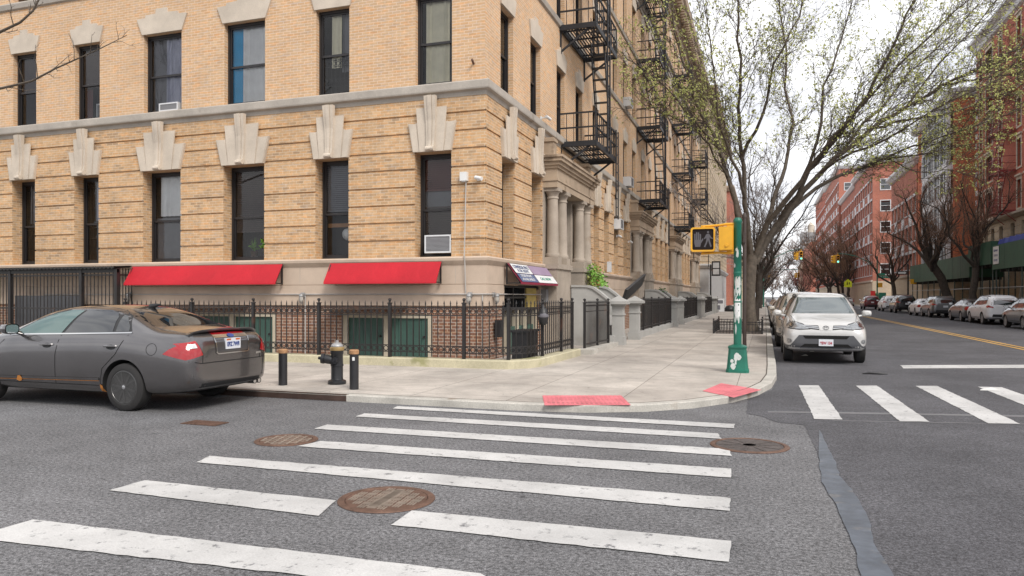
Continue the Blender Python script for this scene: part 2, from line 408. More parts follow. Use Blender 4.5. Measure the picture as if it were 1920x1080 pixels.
def glass(name, tint, gloss=1.0, rough=.015, mixin=.0):
    m, nt, b = nodes_of(name)
    nt.nodes.remove(b); out = nt.nodes['Material Output']
    tr = N(nt, 'ShaderNodeBsdfTransparent'); tr.inputs['Color'].default_value = c4(tint)
    gl = N(nt, 'ShaderNodeBsdfGlossy'); gl.inputs['Roughness'].default_value = rough; gl.inputs['Color'].default_value = (gloss, gloss, gloss, 1)
    fr = N(nt, 'ShaderNodeFresnel'); fr.inputs['IOR'].default_value = 1.45
    ad = N(nt, 'ShaderNodeMath', operation='ADD'); ad.inputs[1].default_value = mixin; ad.use_clamp = True
    nt.links.new(fr.outputs['Fac'], ad.inputs[0])
    tc = N(nt, 'ShaderNodeTexCoord'); nz = N(nt, 'ShaderNodeTexNoise'); nz.inputs['Scale'].default_value = 1.4; nz.inputs['Detail'].default_value = 1
    nt.links.new(tc.outputs['Object'], nz.inputs['Vector'])
    bp = N(nt, 'ShaderNodeBump'); bp.inputs['Strength'].default_value = .06; bp.inputs['Distance'].default_value = .05
    nt.links.new(nz.outputs['Fac'], bp.inputs['Height']); nt.links.new(bp.outputs['Normal'], gl.inputs['Normal'])
    mx = N(nt, 'ShaderNodeMixShader'); nt.links.new(ad.outputs[0], mx.inputs[0]); nt.links.new(tr.outputs[0], mx.inputs[1]); nt.links.new(gl.outputs[0], mx.inputs[2])
    nt.links.new(mx.outputs[0], out.inputs['Surface'])
glass('pane_glass', (.93, .94, .94), mixin=.0)
glass('pane_far', (.5, .52, .54), mixin=.02)
glass('lens_clear', (.9, .9, .9))
def car_paint(name, col, metal=.0, rough=.28, dirt=None, coat=1.0):
    m, nt, b = nodes_of(name)
    rgb = N(nt, 'ShaderNodeRGB'); rgb.outputs[0].default_value = c4(col); s = vary(nt, rgb.outputs[0], 1.8, .93, 1.06, 4)
    if dirt:                       # grime along the sills, a stain fixed to the car body
        tc = N(nt, 'ShaderNodeTexCoord'); sx = N(nt, 'ShaderNodeSeparateXYZ'); nt.links.new(tc.outputs['Object'], sx.inputs[0])
        nz = N(nt, 'ShaderNodeTexNoise'); nz.inputs['Scale'].default_value = 3.5; nz.inputs['Detail'].default_value = 6; nt.links.new(tc.outputs['Object'], nz.inputs['Vector'])
        ma = N(nt, 'ShaderNodeMath', operation='MULTIPLY_ADD'); ma.inputs[1].default_value = .5; nt.links.new(nz.outputs['Fac'], ma.inputs[0]); nt.links.new(sx.outputs['Z'], ma.inputs[2])
        mr = N(nt, 'ShaderNodeMapRange'); mr.inputs['From Min'].default_value = .52; mr.inputs['From Max'].default_value = .72; mr.inputs['To Min'].default_value = .45; mr.inputs['To Max'].default_value = 0
        nt.links.new(ma.outputs[0], mr.inputs['Value'])
        mx = N(nt, 'ShaderNodeMix', data_type='RGBA'); mx.inputs[7].default_value = c4(dirt)
        nt.links.new(mr.outputs['Result'], mx.inputs['Factor']); nt.links.new(s, mx.inputs[6]); s = mx.outputs[2]
    nt.links.new(s, b.inputs['Base Color']); b.inputs['Metallic'].default_value = metal; b.inputs['Roughness'].default_value = rough
    b.inputs['Coat Weight'].default_value = coat; b.inputs['Coat Roughness'].default_value = .06
car_paint('paint_graphite', (.155, .148, .150), .85, .24, dirt=(.10, .088, .08))
car_paint('paint_white', (.54, .535, .525), 0, .3)
car_paint('paint_beige', (.50, .46, .40), .4, .35)
car_paint('paint_bright_white', (.88, .89, .92), 0, .35, coat=.3)
car_paint('paint_charcoal', (.14, .142, .15), .8, .3)
car_paint('paint_slate', (.20, .205, .215), .8, .3)
car_paint('paint_black', (.018, .018, .022), .2, .25)
car_paint('paint_silver', (.40, .41, .42), .6, .3)
car_paint('paint_maroon', (.14, .014, .022), .3, .28)
car_paint('paint_blue', (.05, .07, .11), .4, .3)
def auto_glass(name, col, spec=.8):
    m = mat(name, col, .02, var=.0, spec=.5); m.node_tree.nodes['Principled BSDF'].inputs['IOR'].default_value = 1.5 + spec * .7; return m
auto_glass('auto_glass', (.010, .012, .014)); auto_glass('auto_glass_teal', (.018, .080, .070), 1.0); auto_glass('windscreen', (.045, .066, .07), 1.6)
mat('auto_trim', (.018, .018, .019), .5, var=.1)
mat('auto_grey', (.085, .087, .095), .55, var=.08)
mat('chrome', (.62, .62, .62), .12, metal=1.0, var=.03)
mat('rim_dark', (.10, .099, .098), .28, metal=.6, var=.15, scale=6)
mat('rim_silver', (.42, .42, .43), .32, metal=.7, var=.1, scale=6)
mat('tyre', (.022, .021, .021), .85, var=.18, scale=6)
mat('well_black', (.008, .008, .008), .95, var=0)
mat('tail_red', (.34, .004, .008), .12, var=.1, scale=12, coat=1.0)
mat('tail_white', (.60, .58, .58), .15, var=.15, scale=25, coat=1.0)
mat('lamp_silver', (.30, .31, .32), .10, metal=.5, var=.25, scale=20, coat=1.0)
mat('plate_white', (.66, .68, .72), .4, var=.04)
mat('plate_orange', (.55, .13, .03), .4, var=.1)
mat('plate_blue', (.03, .06, .22), .4, var=.0)
mat('plate_red', (.40, .03, .05), .4, var=.0)
mat('rust', (.42, .16, .03), .9, var=.25, scale=12)
# ---------------------------------------------------------------- ground, roads, pavements
SW = .10                      # pavement height
def structure(o, label): return tag(o, label, None, None, 'structure')
mb = MB(); mb.poly([(-900, -300, -.03), (900, -300, -.03), (900, 1500, -.03), (-900, 1500, -.03)])
structure(mb.build('ground', 'ground_earth'), 'grey ground under and beyond the streets')
mb = MB(); mb.poly([(-80, -14, 0), (.6, -14, 0), (.6, 16, 0), (-80, 16, 0)])
structure(mb.build('side_street', 'coarse_asphalt'), 'coarse light grey asphalt of the side street')
edge = [gp(*p) for p in ((1400, 776), (1424, 780), (1461, 793), (1508, 797), (1522, 826), (1534, 852), (1538, 880), (1540, 905), (1556, 930), (1571, 954), (1588, 992), (1604, 1031), (1612, 1080), (1640, 1200))]
redge = [gp(*p) for p in ((1536, 807), (1550, 832), (1567, 868), (1575, 893), (1590, 912), (1608, 933), (1622, 962), (1632, 986), (1640, 1019), (1655, 1050), (1673, 1080), (1720, 1200))]
def ragged(pts, amp=.008, step=.11):
    out = []
    for a, b in zip(pts, pts[1:]):
        n = max(1, int((b - a).length / step))
        for i in range(n):
            p = a.lerp(b, i / n); out.append(Vector((p.x + random.uniform(-amp, amp), p.y + random.uniform(-amp, amp), p.z)))
    return out + [pts[-1]]
E = ragged(edge); RE = ragged(redge)
mb = MB()
poly = [(p.x, p.y, .004) for p in E] + [(.7, -14, .004), (60, -14, .004), (60, 9.7, .004), (13.7, 12, .004), (13.7, 12.2, .004)]
poly += [(13.7, 420, .004), (.22, 420, .004), (.22, 14.9, .004), (.1, 13.2, .004), (-.25, 11.9, .004)]
mb.poly(poly)
mb.poly([(-90, 111, .004), (.22, 111, .004), (.22, 119.5, .004), (-90, 119.5, .004)]); mb.poly([(13.7, 111, .004), (90, 111, .004), (90, 119.5, .004), (13.7, 119.5, .004)])
structure(mb.build('avenue', 'dark_asphalt'), 'smooth dark asphalt of the wide avenue')
mb = MB(); mb.poly([(p.x, p.y, .008) for p in E[3:]][20:] + [(p.x, p.y, .008) for p in RE[::-1]])
structure(mb.build('tar_seam', 'tar'), 'blue grey tar seam between the two road surfaces')
# crossings, stop line, centre line
def stripe(mb, pts, z=.008):
    P = [gp(*p) for p in pts]; n = len(P); out = []
    for i in range(n):
        a, b = P[i], P[(i + 1) % n]; k = max(1, int((b - a).length / .09))
        for j in range(k):
            q = a.lerp(b, j / k); am = .007 if j else .005
            out.append((q.x + random.uniform(-am, am), q.y + random.uniform(-am, am), z))
    mb.poly(out)
mb = MB()
for s in (((745, 762.5), (1378, 796), (1376, 804), (737, 767)), ((683, 776), (1345, 813.5), (1353, 824), (667, 782)),
          ((613, 797), (1366, 843), (1372, 856), (589, 805)), ((601, 828), (1370, 880), (1371, 897), (557, 838)),
          ((392, 856), (1369, 935), (1368, 960), (369, 868)), ((272, 902), (631, 940), (597, 969), (204, 921)),
          ((772, 959), (1370, 1016), (1368, 1056), (734, 986)), ((62, 976), (900, 1077), (1000, 1130), (-60, 1010))):
    stripe(mb, s)
structure(mb.build('zebra_crossing', 'white_paint'), 'white zebra stripes across the side street in front')
mb = MB()
for s in (((1498, 723.5), (1535, 723.5), (1580, 788), (1527, 787)), ((1605, 724), (1644, 724), (1743, 792), (1687, 791)),
          ((1717, 724.5), (1757, 724.5), (1913, 796), (1853, 795)), ((1833, 726), (1878, 727), (2090, 800), (2020, 800))):
    stripe(mb, s, .010)
structure(mb.build('avenue_crossing', 'white_paint'), 'white zebra stripes across the avenue')
mb = MB(); stripe(mb, ((1688, 685.5), (2100, 684), (2130, 690), (1694, 691.5)), .010)
structure(mb.build('stop_line', 'white_paint'), 'white stop line painted across the avenue lanes')
mb = MB()
for s in (((1440, 772), (1560, 773), (2050, 782), (2050, 785), (1560, 776), (1440, 774)), ((1560, 789), (2050, 798), (2050, 799), (1560, 790))): stripe(mb, s, .007)
structure(mb.build('old_marking', 'faded_paint'), 'faint worn lines beside the avenue crossing')
mb = MB()
a = gp(1920, 655.5); b = gp(1620, 595.5)
xm = 7.35
for x0 in (xm - .20, xm + .07):
    mb.poly([(x0, 21, .009), (x0 + .12, 21, .009), (x0 + .12, 104, .009), (x0, 104, .009)])
    mb.poly([(x0, 126, .009), (x0 + .12, 126, .009), (x0 + .12, 400, .009), (x0, 400, .009)])
structure(mb.build('centre_line', 'yellow_paint'), 'double yellow line along the middle of the avenue')
mb = MB()
for k in range(6): mb.poly([(1.6 + k * 2, 105.5, .009), (2.2 + k * 2, 105.5, .009), (2.2 + k * 2, 108.5, .009), (1.6 + k * 2, 108.5, .009)])
mb.poly([(7.6, 103, .009), (13.5, 103, .009), (13.5, 103.5, .009), (7.6, 103.5, .009)])
structure(mb.build('far_crossing', 'white_paint'), 'white crossing stripes at the far junction')
# pavements
WK = [(-80, 9.72), (-3.1, 9.72), (-2.3, 9.84), (-1.55, 10.18), (-.95, 10.72), (-.47, 11.45), (-.12, 12.4), (.1, 13.5), (.2, 14.9), (.22, 17), (.22, 106.5), (-.2, 108.5), (-1.5, 110), (-3.5, 110.8), (-80, 110.8)]
def pavement(name, path, label, inner):
    mb = MB(); prof = [(0, 0.0), (0, SW - .012), (-.012, SW), (-.17, SW)]
    mb.sweep(prof, path); k = mb.build(name.replace('pavement', 'kerb'), 'kerb_concrete', smooth=30); structure(k, 'concrete kerb of the ' + label)
    ins = []
    L = len(path)
    mb2 = MB(); mb2.sweep([(-.17, SW - .004)], path)
    ins = [tuple(v) for v in mb2.v]
    mb = MB(); mb.poly(ins + [(x, y, SW - .004) for x, y in inner])
    structure(mb.build(name, 'pavement_concrete'), label)
pavement('pavement', WK, 'pale concrete pavement in front of the tan brick building', [(-80, 100), (-14, 100), (-14, 20), (-80, 20)])
pavement('pavement', [(-80, 119.5), (-3, 119.5), (-.3, 121), (.22, 124), (.22, 420)], 'pavement beyond the far junction on the tan building side', [(-12, 420), (-80, 420)])
pavement('pavement', [(13.7, 106.5), (13.7, 16), (14.5, 13), (17, 11.8), (80, 11.8)], 'pavement along the red brick buildings across the avenue', [(80, 110.8), (17, 110.8), (14.6, 109.5)][0:3])
pavement('pavement', [(13.7, 420), (13.7, 124), (14.5, 121), (17, 119.5), (80, 119.5)], 'pavement beyond the far junction on the red building side', [(80, 420)])
mb = MB(); mb.box(-80, -5.95, 9.708, 9.7195, .004, SW - .014); mb.box(-80, -5.95, 9.714, 9.80, SW, SW + .003)
structure(mb.build('steel_kerb_edge', 'kerb_steel'), 'rusty steel facing on the kerb of the side street')
mb = MB(); mb.sweep([(-.175, SW - .02), (-.172, SW + .0015), (-.192, SW + .0015), (-.195, SW - .02)], WK); structure(mb.build('kerb_joint', 'joint_dark'), 'dark joint between the kerb and the pavement slabs')
for px, py, s_, lb in ((1508, 668, .10, 'small white paper scrap by the kerb in front of the white suv'), (1522, 660, .07, 'tiny white scrap beside the front wheel of the white suv'), (1856, 733, .16, 'pale torn paper lying by the last avenue crossing stripe')):
    c = gp(px, py); mb = MB(); mb.poly([(c.x - s_, c.y - s_ * .4, .012), (c.x + s_ * .8, c.y - s_ * .5, .016), (c.x + s_, c.y + s_ * .4, .022), (c.x - s_ * .7, c.y + s_ * .5, .014)]); mb.poly([(c.x - s_ * .7, c.y + s_ * .5, .014), (c.x + s_, c.y + s_ * .4, .022), (c.x + s_ * .3, c.y + s_ * .7, .05)])
    tag(mb.build('paper_scrap', 'sign_white' if False else 'paper', base=(c.x, c.y, 0)), lb, 'litter', 'paper scraps on the road')
mb = MB()
def pad(mb, corners):
    P = [gp(x, y, SW) for x, y in corners]; q = lambda u, v: P[0].lerp(P[1], u).lerp(P[3].lerp(P[2], u), v)
    mb.poly([tuple(q(*c) + Vector((0, 0, .001))) for c in ((0, 0), (1, 0), (1, 1), (0, 1))])
    w = (P[1] - P[0]).length; h = (P[3] - P[0]).length; nu, nv = int(w / .062), int(h / .062)
    for i in range(nu):
        for j in range(nv):
            c = q((i + .5) / nu, (j + .5) / nv); r = .013; n = len(mb.v)
            for dx, dy in ((-1, -1), (1, -1), (1, 1), (-1, 1)): mb.v.append((c.x + dx * r * 1.3, c.y + dy * r * 1.3, SW + .001))
            for dx, dy in ((-1, -1), (1, -1), (1, 1), (-1, 1)): mb.v.append((c.x + dx * r * .7, c.y + dy * r * .7, SW + .006))
            for f in ((4, 5, 6, 7), (0, 1, 5, 4), (1, 2, 6, 5), (2, 3, 7, 6), (3, 0, 4, 7)): mb.face([n + t for t in f])
pad(mb, ((1017, 741.5), (1165, 741.5), (1183, 759.5), (1021, 760)))
structure(mb.build('tactile_paving', 'tactile_red'), 'long red tactile paving slab by the side street crossing')
mb = MB(); pad(mb, ((1317, 733), (1352, 718.5), (1428, 731), (1376, 745.5)))
structure(mb.build('tactile_paving', 'tactile_red'), 'diamond shaped red tactile slab by the avenue crossing')
# manhole covers
def manhole(px, py, r, label, kind, rot=0.0):
    c = gp(px, py); t = thing('manhole_cover', label, 'manhole cover', (c.x, c.y, .0), 'iron covers in the road')
    P = lambda a, b, d: (c.x + a * math.cos(rot) - b * math.sin(rot), c.y + a * math.sin(rot) + b * math.cos(rot), d)
    mb = MB(); n = 48
    mb.lathe([(r - .055, .004), (r - .05, .0135), (r - .012, .0135), (r, .010), (r + .004, .004)], (c.x, c.y, 0), n); mb.build('ring', 'rust_iron', t, 30)
    mb = MB(); mb.poly([(c.x + (r - .058) * math.cos(2 * PI * k / n), c.y + (r - .058) * math.sin(2 * PI * k / n), .009) for k in range(n)], 0)
    rr = r - .075; s = .082
    bx = lambda a0, a1, b0, b1: mb.prism([(a0, b0), (a1, b0), (a1, b1), (a0, b1)], P, .009, .0135, 1)
    if kind == 'weave':
        k = int(rr / s) + 1
        for i in range(-k, k + 1):
            for j in range(-k, k + 1):
                x, y = i * s, j * s
                if math.hypot(abs(x) + s * .35, abs(y) + s * .35) > rr: continue
                if (i + j) % 2:
                    for o in (-.022, 0, .022): bx(x - s * .44, x + s * .44, y + o - .006, y + o + .006)
                else:
                    for o in (-.022, 0, .022): bx(x + o - .006, x + o + .006, y - s * .44, y + s * .44)
        bx(-.05, .05, -rr * .8, rr * .8)
    elif kind == 'grid':
        k = int(rr / s)
        for i in range(-k, k + 1):
            h = math.sqrt(max(0, rr * rr - (i * s) ** 2))
            bx(i * s - .012, i * s + .012, -h, h)
            for j in range(-k, k + 1):
                if math.hypot(i * s + .041, j * s) < rr: bx(i * s + .018, i * s + .064, j * s - .010, j * s + .010)
    else:
        for k in range(10):
            a = k * PI / 5
            mb.prism([(.10 * math.cos(a) - .012 * math.sin(a), .10 * math.sin(a) + .012 * math.cos(a)), (.10 * math.cos(a) + .012 * math.sin(a), .10 * math.sin(a) - .012 * math.cos(a)), (rr * math.cos(a) + .012 * math.sin(a), rr * math.sin(a) - .012 * math.cos(a)), (rr * math.cos(a) - .012 * math.sin(a), rr * math.sin(a) + .012 * math.cos(a))], P, .009, .0135, 1)
        mb.lathe([(.09, .009), (.09, .0135), (.07, .0135), (.07, .009)], (c.x, c.y, 0), 20, m=1)
    mb.build('cover', ['rust_iron' if kind != 'spoke' else 'dull_iron', 'worn_iron' if kind != 'spoke' else 'dull_iron'], t)
manhole(725, 937, .372, 'largest rusty round cover with a basket weave pattern between the zebra stripes', 'weave', .05)
manhole(537, 826, .335, 'rusty round cover with a grid pattern at the left end of a zebra stripe', 'grid', .3)
manhole(1405, 836, .40, 'worn brown round cover with spokes at the right end of the zebra stripes', 'spoke', .2)
c = gp(384, 794); mb = MB(); mb.box(c.x - .26, c.x + .26, c.y - .13, c.y + .13, .003, .011)
for k in range(9): mb.box(c.x - .23 + k * .054, c.x - .205 + k * .054, c.y - .11, c.y + .11, .011, .015)
tag(mb.build('drain_grate', 'rust_iron', base=(c.x, c.y, 0)), 'small rusty iron plate in the road beside the grey sedan', 'drain grate', 'iron covers in the road')
c = gp(1640, 703); mb = MB(); mb.tube([(c.x - .22, c.y, .02), (c.x - .1, c.y + .04, .035), (c.x + .08, c.y + .01, .03), (c.x + .24, c.y + .06, .02)], [.01, .024, .02, .008], 6)
tag(mb.build('rag', 'black_plastic', smooth=60, base=(c.x, c.y, 0)), 'black scrap lying on the avenue near the stop line', 'litter')
# ================================================================ tan brick corner building and its row
Y0, X0 = 15.8, -6.05          # street facade plane, avenue facade plane
ZB, Z2, Z3, Z4, Z5, ZC = 2.49, 6.51, 10.12, 13.45, 16.75, 20.2   # ledge, sills of the upper floors, cornice foot
PS = PL((0, Y0, 0), (1, 0, 0), (0, 0, 1), (0, -1, 0))
PA = PL((X0, 0, 0), (0, 1, 0), (0, 0, 1), (1, 0, 0))
def facade(mb, P, a0, a1, z0, z1, holes, depth=.3, m=0, rm=None, d=0.0, floor=True):
    rm = m if rm is None else rm
    hs = [h for h in holes if h[1] > a0 and h[0] < a1 and h[3] > z0 and h[2] < z1]
    A = sorted({a0, a1} | {min(max(v, a0), a1) for h in hs for v in h[:2]}); Z = sorted({z0, z1} | {min(max(v, z0), z1) for h in hs for v in h[2:4]})
    for i in range(len(A) - 1):
        for j in range(len(Z) - 1):
            ca, cz = (A[i] + A[i + 1]) / 2, (Z[j] + Z[j + 1]) / 2
            if any(h[0] < ca < h[1] and h[2] < cz < h[3] for h in hs): continue
            mb.poly([P(A[i], Z[j], d), P(A[i + 1], Z[j], d), P(A[i + 1], Z[j + 1], d), P(A[i], Z[j + 1], d)], m)
    for h in hs:
        l, r, b, t = h[0], h[1], max(h[2], z0), min(h[3], z1)
        mb.poly([P(l, b, d), P(l, t, d), P(l, t, -depth), P(l, b, -depth)], rm); mb.poly([P(r, b, -depth), P(r, t, -depth), P(r, t, d), P(r, b, d)], rm)
        if h[3] <= z1: mb.poly([P(l, t, d), P(r, t, d), P(r, t, -depth), P(l, t, -depth)], rm)
        if h[2] >= z0: mb.poly([P(l, b, -depth), P(r, b, -depth), P(r, b, d), P(l, b, d)], rm)
def rustic(mb, P, a0, a1, z0, z1, holes, grooves, depth, m=0, proud=.038, gh=.042, ends=(True, True)):
    zs = [z0] + [v for g in grooves for v in (g - gh / 2, g + gh / 2)] + [z1]
    for k in range(0, len(zs), 2):
        za, zb = zs[k], zs[k + 1]
        facade(mb, P, a0, a1, za, zb, holes, depth, m, d=proud)
        for z in (za, zb):          # top and bottom faces of the band
            cuts = sorted([h[:2] for h in holes if h[2] < z < h[3]])
            x = a0
            for c in cuts + [(a1, a1)]:
                if c[0] > x: mb.poly([P(x, z, 0), P(c[0], z, 0), P(c[0], z, proud), P(x, z, proud)], m)
                x = c[1]
        if k + 2 < len(zs): facade(mb, P, a0, a1, zb, zs[k + 2], holes, depth, m)
    for e, a in zip(ends, (a0, a1)):
        if e: mb.poly([P(a, z0, 0), P(a, z1, 0), P(a, z1, proud), P(a, z0, proud)], m)
def curtain(mb, P, a0, a1, z0, z1, d, amp=.03, waves=5, m=0, taper=0.0):
    n = max(8, int((a1 - a0) / .03)); base = len(mb.v); K = 4
    for j in range(K + 1):
        f = j / K; z = lerp(z1, z0, f); sh = taper * f * (a1 - a0)
        for i in range(n + 1):
            t = i / n; a = lerp(a0, a1 - sh, t)
            mb.v.append(tuple(P(a, z, d + amp * math.sin(t * waves * 2 * PI + .8 * f) * (.6 + .4 * math.sin(t * 9)))))
    for j in range(K):
        for i in range(n):
            q = base + j * (n + 1) + i; mb.face((q, q + 1, q + n + 2, q + n + 1), m)
def blind(mb, P, a0, a1, z0, z1, d, m=0, pitch=.05, tilt=.9):
    z = z1
    while z > z0:
        mb.poly([P(a0, z, d), P(a1, z, d), P(a1, z - pitch * tilt, d + .016), P(a0, z - pitch * tilt, d + .016)], m); z -= pitch
    mb.box(*[f(P(a0, z0 - .03, d)[i], P(a1, z0, d + .03)[i]) for i in range(3) for f in (min, max)], m=m)
def bx(mb, P, a0, a1, z0, z1, d0, d1, m=None):
    p, q = P(a0, z0, d0), P(a1, z1, d1)
    mb.box(min(p[0], q[0]), max(p[0], q[0]), min(p[1], q[1]), max(p[1], q[1]), min(p[2], q[2]), max(p[2], q[2]), m)
def window(parent, P, a0, a1, z0, z1, rec=.12, style=(), fw=.055, mid=.5, label=None, glassmat='pane_glass', frame='frame_dark', room=.6, name='window'):
    mb = MB(); zm = lerp(z0, z1, mid); D = -rec
    for q in ((a0, a0 + fw, z0, z1), (a1 - fw, a1, z0, z1), (a0 + fw, a1 - fw, z1 - fw * 1.3, z1), (a0 + fw, a1 - fw, z0, z0 + fw)):
        bx(mb, P, *q, D - .09, D, 0)
    b0, b1 = a0 + fw, a1 - fw; s = .045
    for (u0, u1, v0, v1, dd) in ((b0, b0 + s, zm - .02, z1 - fw * 1.3, -.03), (b1 - s, b1, zm - .02, z1 - fw * 1.3, -.03), (b0 + s, b1 - s, zm - .025, zm + .03, -.03), (b0 + s, b1 - s, z1 - fw * 1.3 - s, z1 - fw * 1.3, -.03),
                             (b0, b0 + s, z0 + fw, zm - .025, -.055), (b1 - s, b1, z0 + fw, zm - .025, -.055), (b0 + s, b1 - s, z0 + fw, z0 + fw + .06, -.055)):
        bx(mb, P, u0, u1, v0, v1, D + dd - .03, D + dd, 0)
    f, g = D - .10, D - room
    for pts in (((a0, z0, g), (a1, z0, g), (a1, z1, g), (a0, z1, g)), ((a0, z0, f), (a0, z0, g), (a0, z1, g), (a0, z1, f)), ((a1, z0, g), (a1, z0, f), (a1, z1, f), (a1, z1, g)),
                ((a0, z0, f), (a1, z0, f), (a1, z0, g), (a0, z0, g)), ((a0, z1, g), (a1, z1, g), (a1, z1, f), (a0, z1, f))):
        mb.poly([P(*p) for p in pts], 1)
    w = mb.build(name, [frame, 'room_dark'], parent)
    if label: w['label'] = label
    mb = MB()
    mb.poly([P(b0 + s, zm + .03, D - .045), P(b1 - s, zm + .03, D - .045), P(b1 - s, z1 - fw * 1.3 - s, D - .045), P(b0 + s, z1 - fw * 1.3 - s, D - .045)])
    mb.poly([P(b0 + s, z0 + fw + .06, D - .07), P(b1 - s, z0 + fw + .06, D - .07), P(b1 - s, zm - .025, D - .07), P(b0 + s, zm - .025, D - .07)])
    mb.build('pane', glassmat, w)
    ia, ib, dz = a0 + .03, a1 - .03, D - .125
    for st in style:
        k = st[0]; m = MB()
        if k == 'curtain':           # ('curtain', material, fraction from, fraction to, z from, z to, waves)
            curtain(m, P, lerp(ia, ib, st[2]), lerp(ia, ib, st[3]), lerp(z0, z1, st[4]), lerp(z0, z1, st[5]), dz - (.05 if len(st) > 7 else 0), .028, st[6]); m.build('curtain', st[1], w)
        elif k == 'blind':
            blind(m, P, ia, ib, lerp(z0, z1, st[2]), lerp(z0, z1, st[3]), dz + .02); m.build('blind', st[1], w)
        elif k == 'shade':
            bx(m, P, ia, ib, lerp(z0, z1, st[2]), lerp(z0, z1, st[3]), dz, dz + .006); m.build('roller_shade', st[1], w)
        elif k == 'grille':
            zt = lerp(z0, z1, st[1]); n = 7
            for i in range(n + 1): a = lerp(ia, ib, i / n); m.bar(P(a, z0 + .04, D - .115), P(a, zt, D - .115), .012)
            for i in range(n):
                a = lerp(ia, ib, (i + .5) / n); m.ring((a, zt - .12), .05, .005, P2(P, D - .115), 10, .005)
                m.ring((a, lerp(z0, zt, .45)), .05, .005, P2(P, D - .115), 10, .005)
            for zz in (z0 + .06, lerp(z0, zt, .3), zt - .04, zt - .2): m.bar(P(ia, zz, D - .115), P(ib, zz, D - .115), .012)
            m.build('security_grille', st[2] if len(st) > 2 else 'black_iron', w)
    return w
def P2(P, off): return lambda a, b, d: P(a, b, d + off)
def keystone(parent, P, c, w, z0, z1):      # stepped limestone head with a scroll; w = opening width
    mb = MB(); H = z1 - z0; h1, h2 = z0 + .58 * H * .92, z0 + .80 * H
    wb, ww, wm = w / 2 + .02, w / 2 * 1.30, w / 2 * .83
    mb.prism([(c - wb, z0), (c + wb, z0), (c + ww, h1), (c + wm + .02, h1 - .015), (c + wm + .02, h1), (c - wm - .02, h1), (c - wm - .02, h1 - .015), (c - ww, h1)], P, .03, .105)
    for sg in (-1, 1):
        q = [(c, z0 - .004), (c + sg * wb * .62, z0 - .004), (c + sg * wm, h2), (c, h2)]
        mb.prism(q if sg > 0 else q[::-1], P, .10, .135)
        q = [(c + sg * wb * .64, z0 + .003), (c + sg * wb * .97, z0 + .003), (c + sg * (ww - .03), h1 - .015), (c + sg * (wm + .015), h1 - .02)]
        mb.prism(q if sg > 0 else q[::-1], P, .10, .118)
    t, b = .145, .09                       # scroll: three ribs swelling to a curl at the foot
    for i, (u, v, dp) in enumerate(((-1, -.42, .21), (-.36, .36, .235), (.42, 1, .21))):
        q = [(c + u * b, z0 + .03), (c + v * b, z0 + .03), (c + v * t, z1), (c + u * t, z1)]
        n = len(mb.v)
        prof = [(0, .05), (.06, -.005), (.16, -.025), (.55, -.03), (.85, .015), (1, .03)]
        rows = []
        for f, e in prof:
            za = lerp(z0 + .03, z1, f); ua, va = lerp(q[0][0], q[3][0], f), lerp(q[1][0], q[2][0], f)
            rows.append([mb.V(*P(ua, za, .12)), mb.V(*P(ua, za, dp + e)), mb.V(*P(va, za, dp + e)), mb.V(*P(va, za, .12))])
        for r0, r1 in zip(rows, rows[1:]):
            for k in range(3): mb.face((r0[k], r0[k + 1], r1[k + 1], r1[k]))
        mb.face(rows[-1]); mb.face(rows[0][::-1])
    a, bb = P(c - .10, z0 + .045, .215), P(c + .10, z0 + .045, .215)
    mb.tube([a, bb], .058, 10)
    mb.build('keystone', 'limestone', parent)
def lintel(parent, P, c, w, z, s=1.0):
    mb = MB(); b, t = w / 2 + .03, w / 2 * 1.26 + .04
    mb.prism([(c - b, z), (c + b, z), (c + t, z + .43 * s), (c + t * .66, z + .45 * s), (c + t * .64, z + .52 * s), (c + t * .24, z + .53 * s), (c + t * .22, z + .66 * s), (c - t * .22, z + .66 * s), (c - t * .24, z + .53 * s), (c - t * .64, z + .52 * s), (c - t * .66, z + .45 * s), (c - t, z + .43 * s)], P, .0, .045)
    mb.build('lintel', 'limestone', parent)
GROOVES = [2.90 + .417 * k for k in range(8)]
BELT = [(0, 6.16), (.05, 6.18), (.07, 6.27), (.15, 6.30), (.16, 6.33), (.16, 6.48), (.13, 6.51), (0, 6.51)]
BELT3 = [(0, Z3 - .20), (.06, Z3 - .17), (.09, Z3 - .04), (.07, Z3), (0, Z3)]
BELT4 = [(0, Z4 - .2), (.06, Z4 - .17), (.09, Z4 - .04), (.07, Z4), (0, Z4)]
BELT5 = [(0, Z5 - .62), (.05, Z5 - .6), (.07, Z5 - .42), (.12, Z5 - .38), (.12, Z5 - .2), (.26, Z5 - .08), (.26, Z5), (0, Z5 + .02)]
BASE = [(.0, 1.355), (.06, 1.36), (.06, 1.845), (.042, 1.855), (.06, 1.865), (.06, 2.29), (.09, 2.33), (.14, 2.40), (.15, 2.46), (.13, 2.49), (0, 2.495)]
CORN = [(0, ZC), (.12, ZC + .05), (.15, ZC + .45), (.30, ZC + .55), (.35, ZC + .95), (.75, ZC + 1.10), (.95, ZC + 1.35), (1.0, ZC + 1.75), (.9, ZC + 1.8), (0, ZC + 1.8)]
def upper_windows(bld, holes, y_list, w, z0, floors, rec=.13):
    for z, h in floors:
        for y in y_list: holes.append((y - w / 2, y + w / 2, z, z + h))
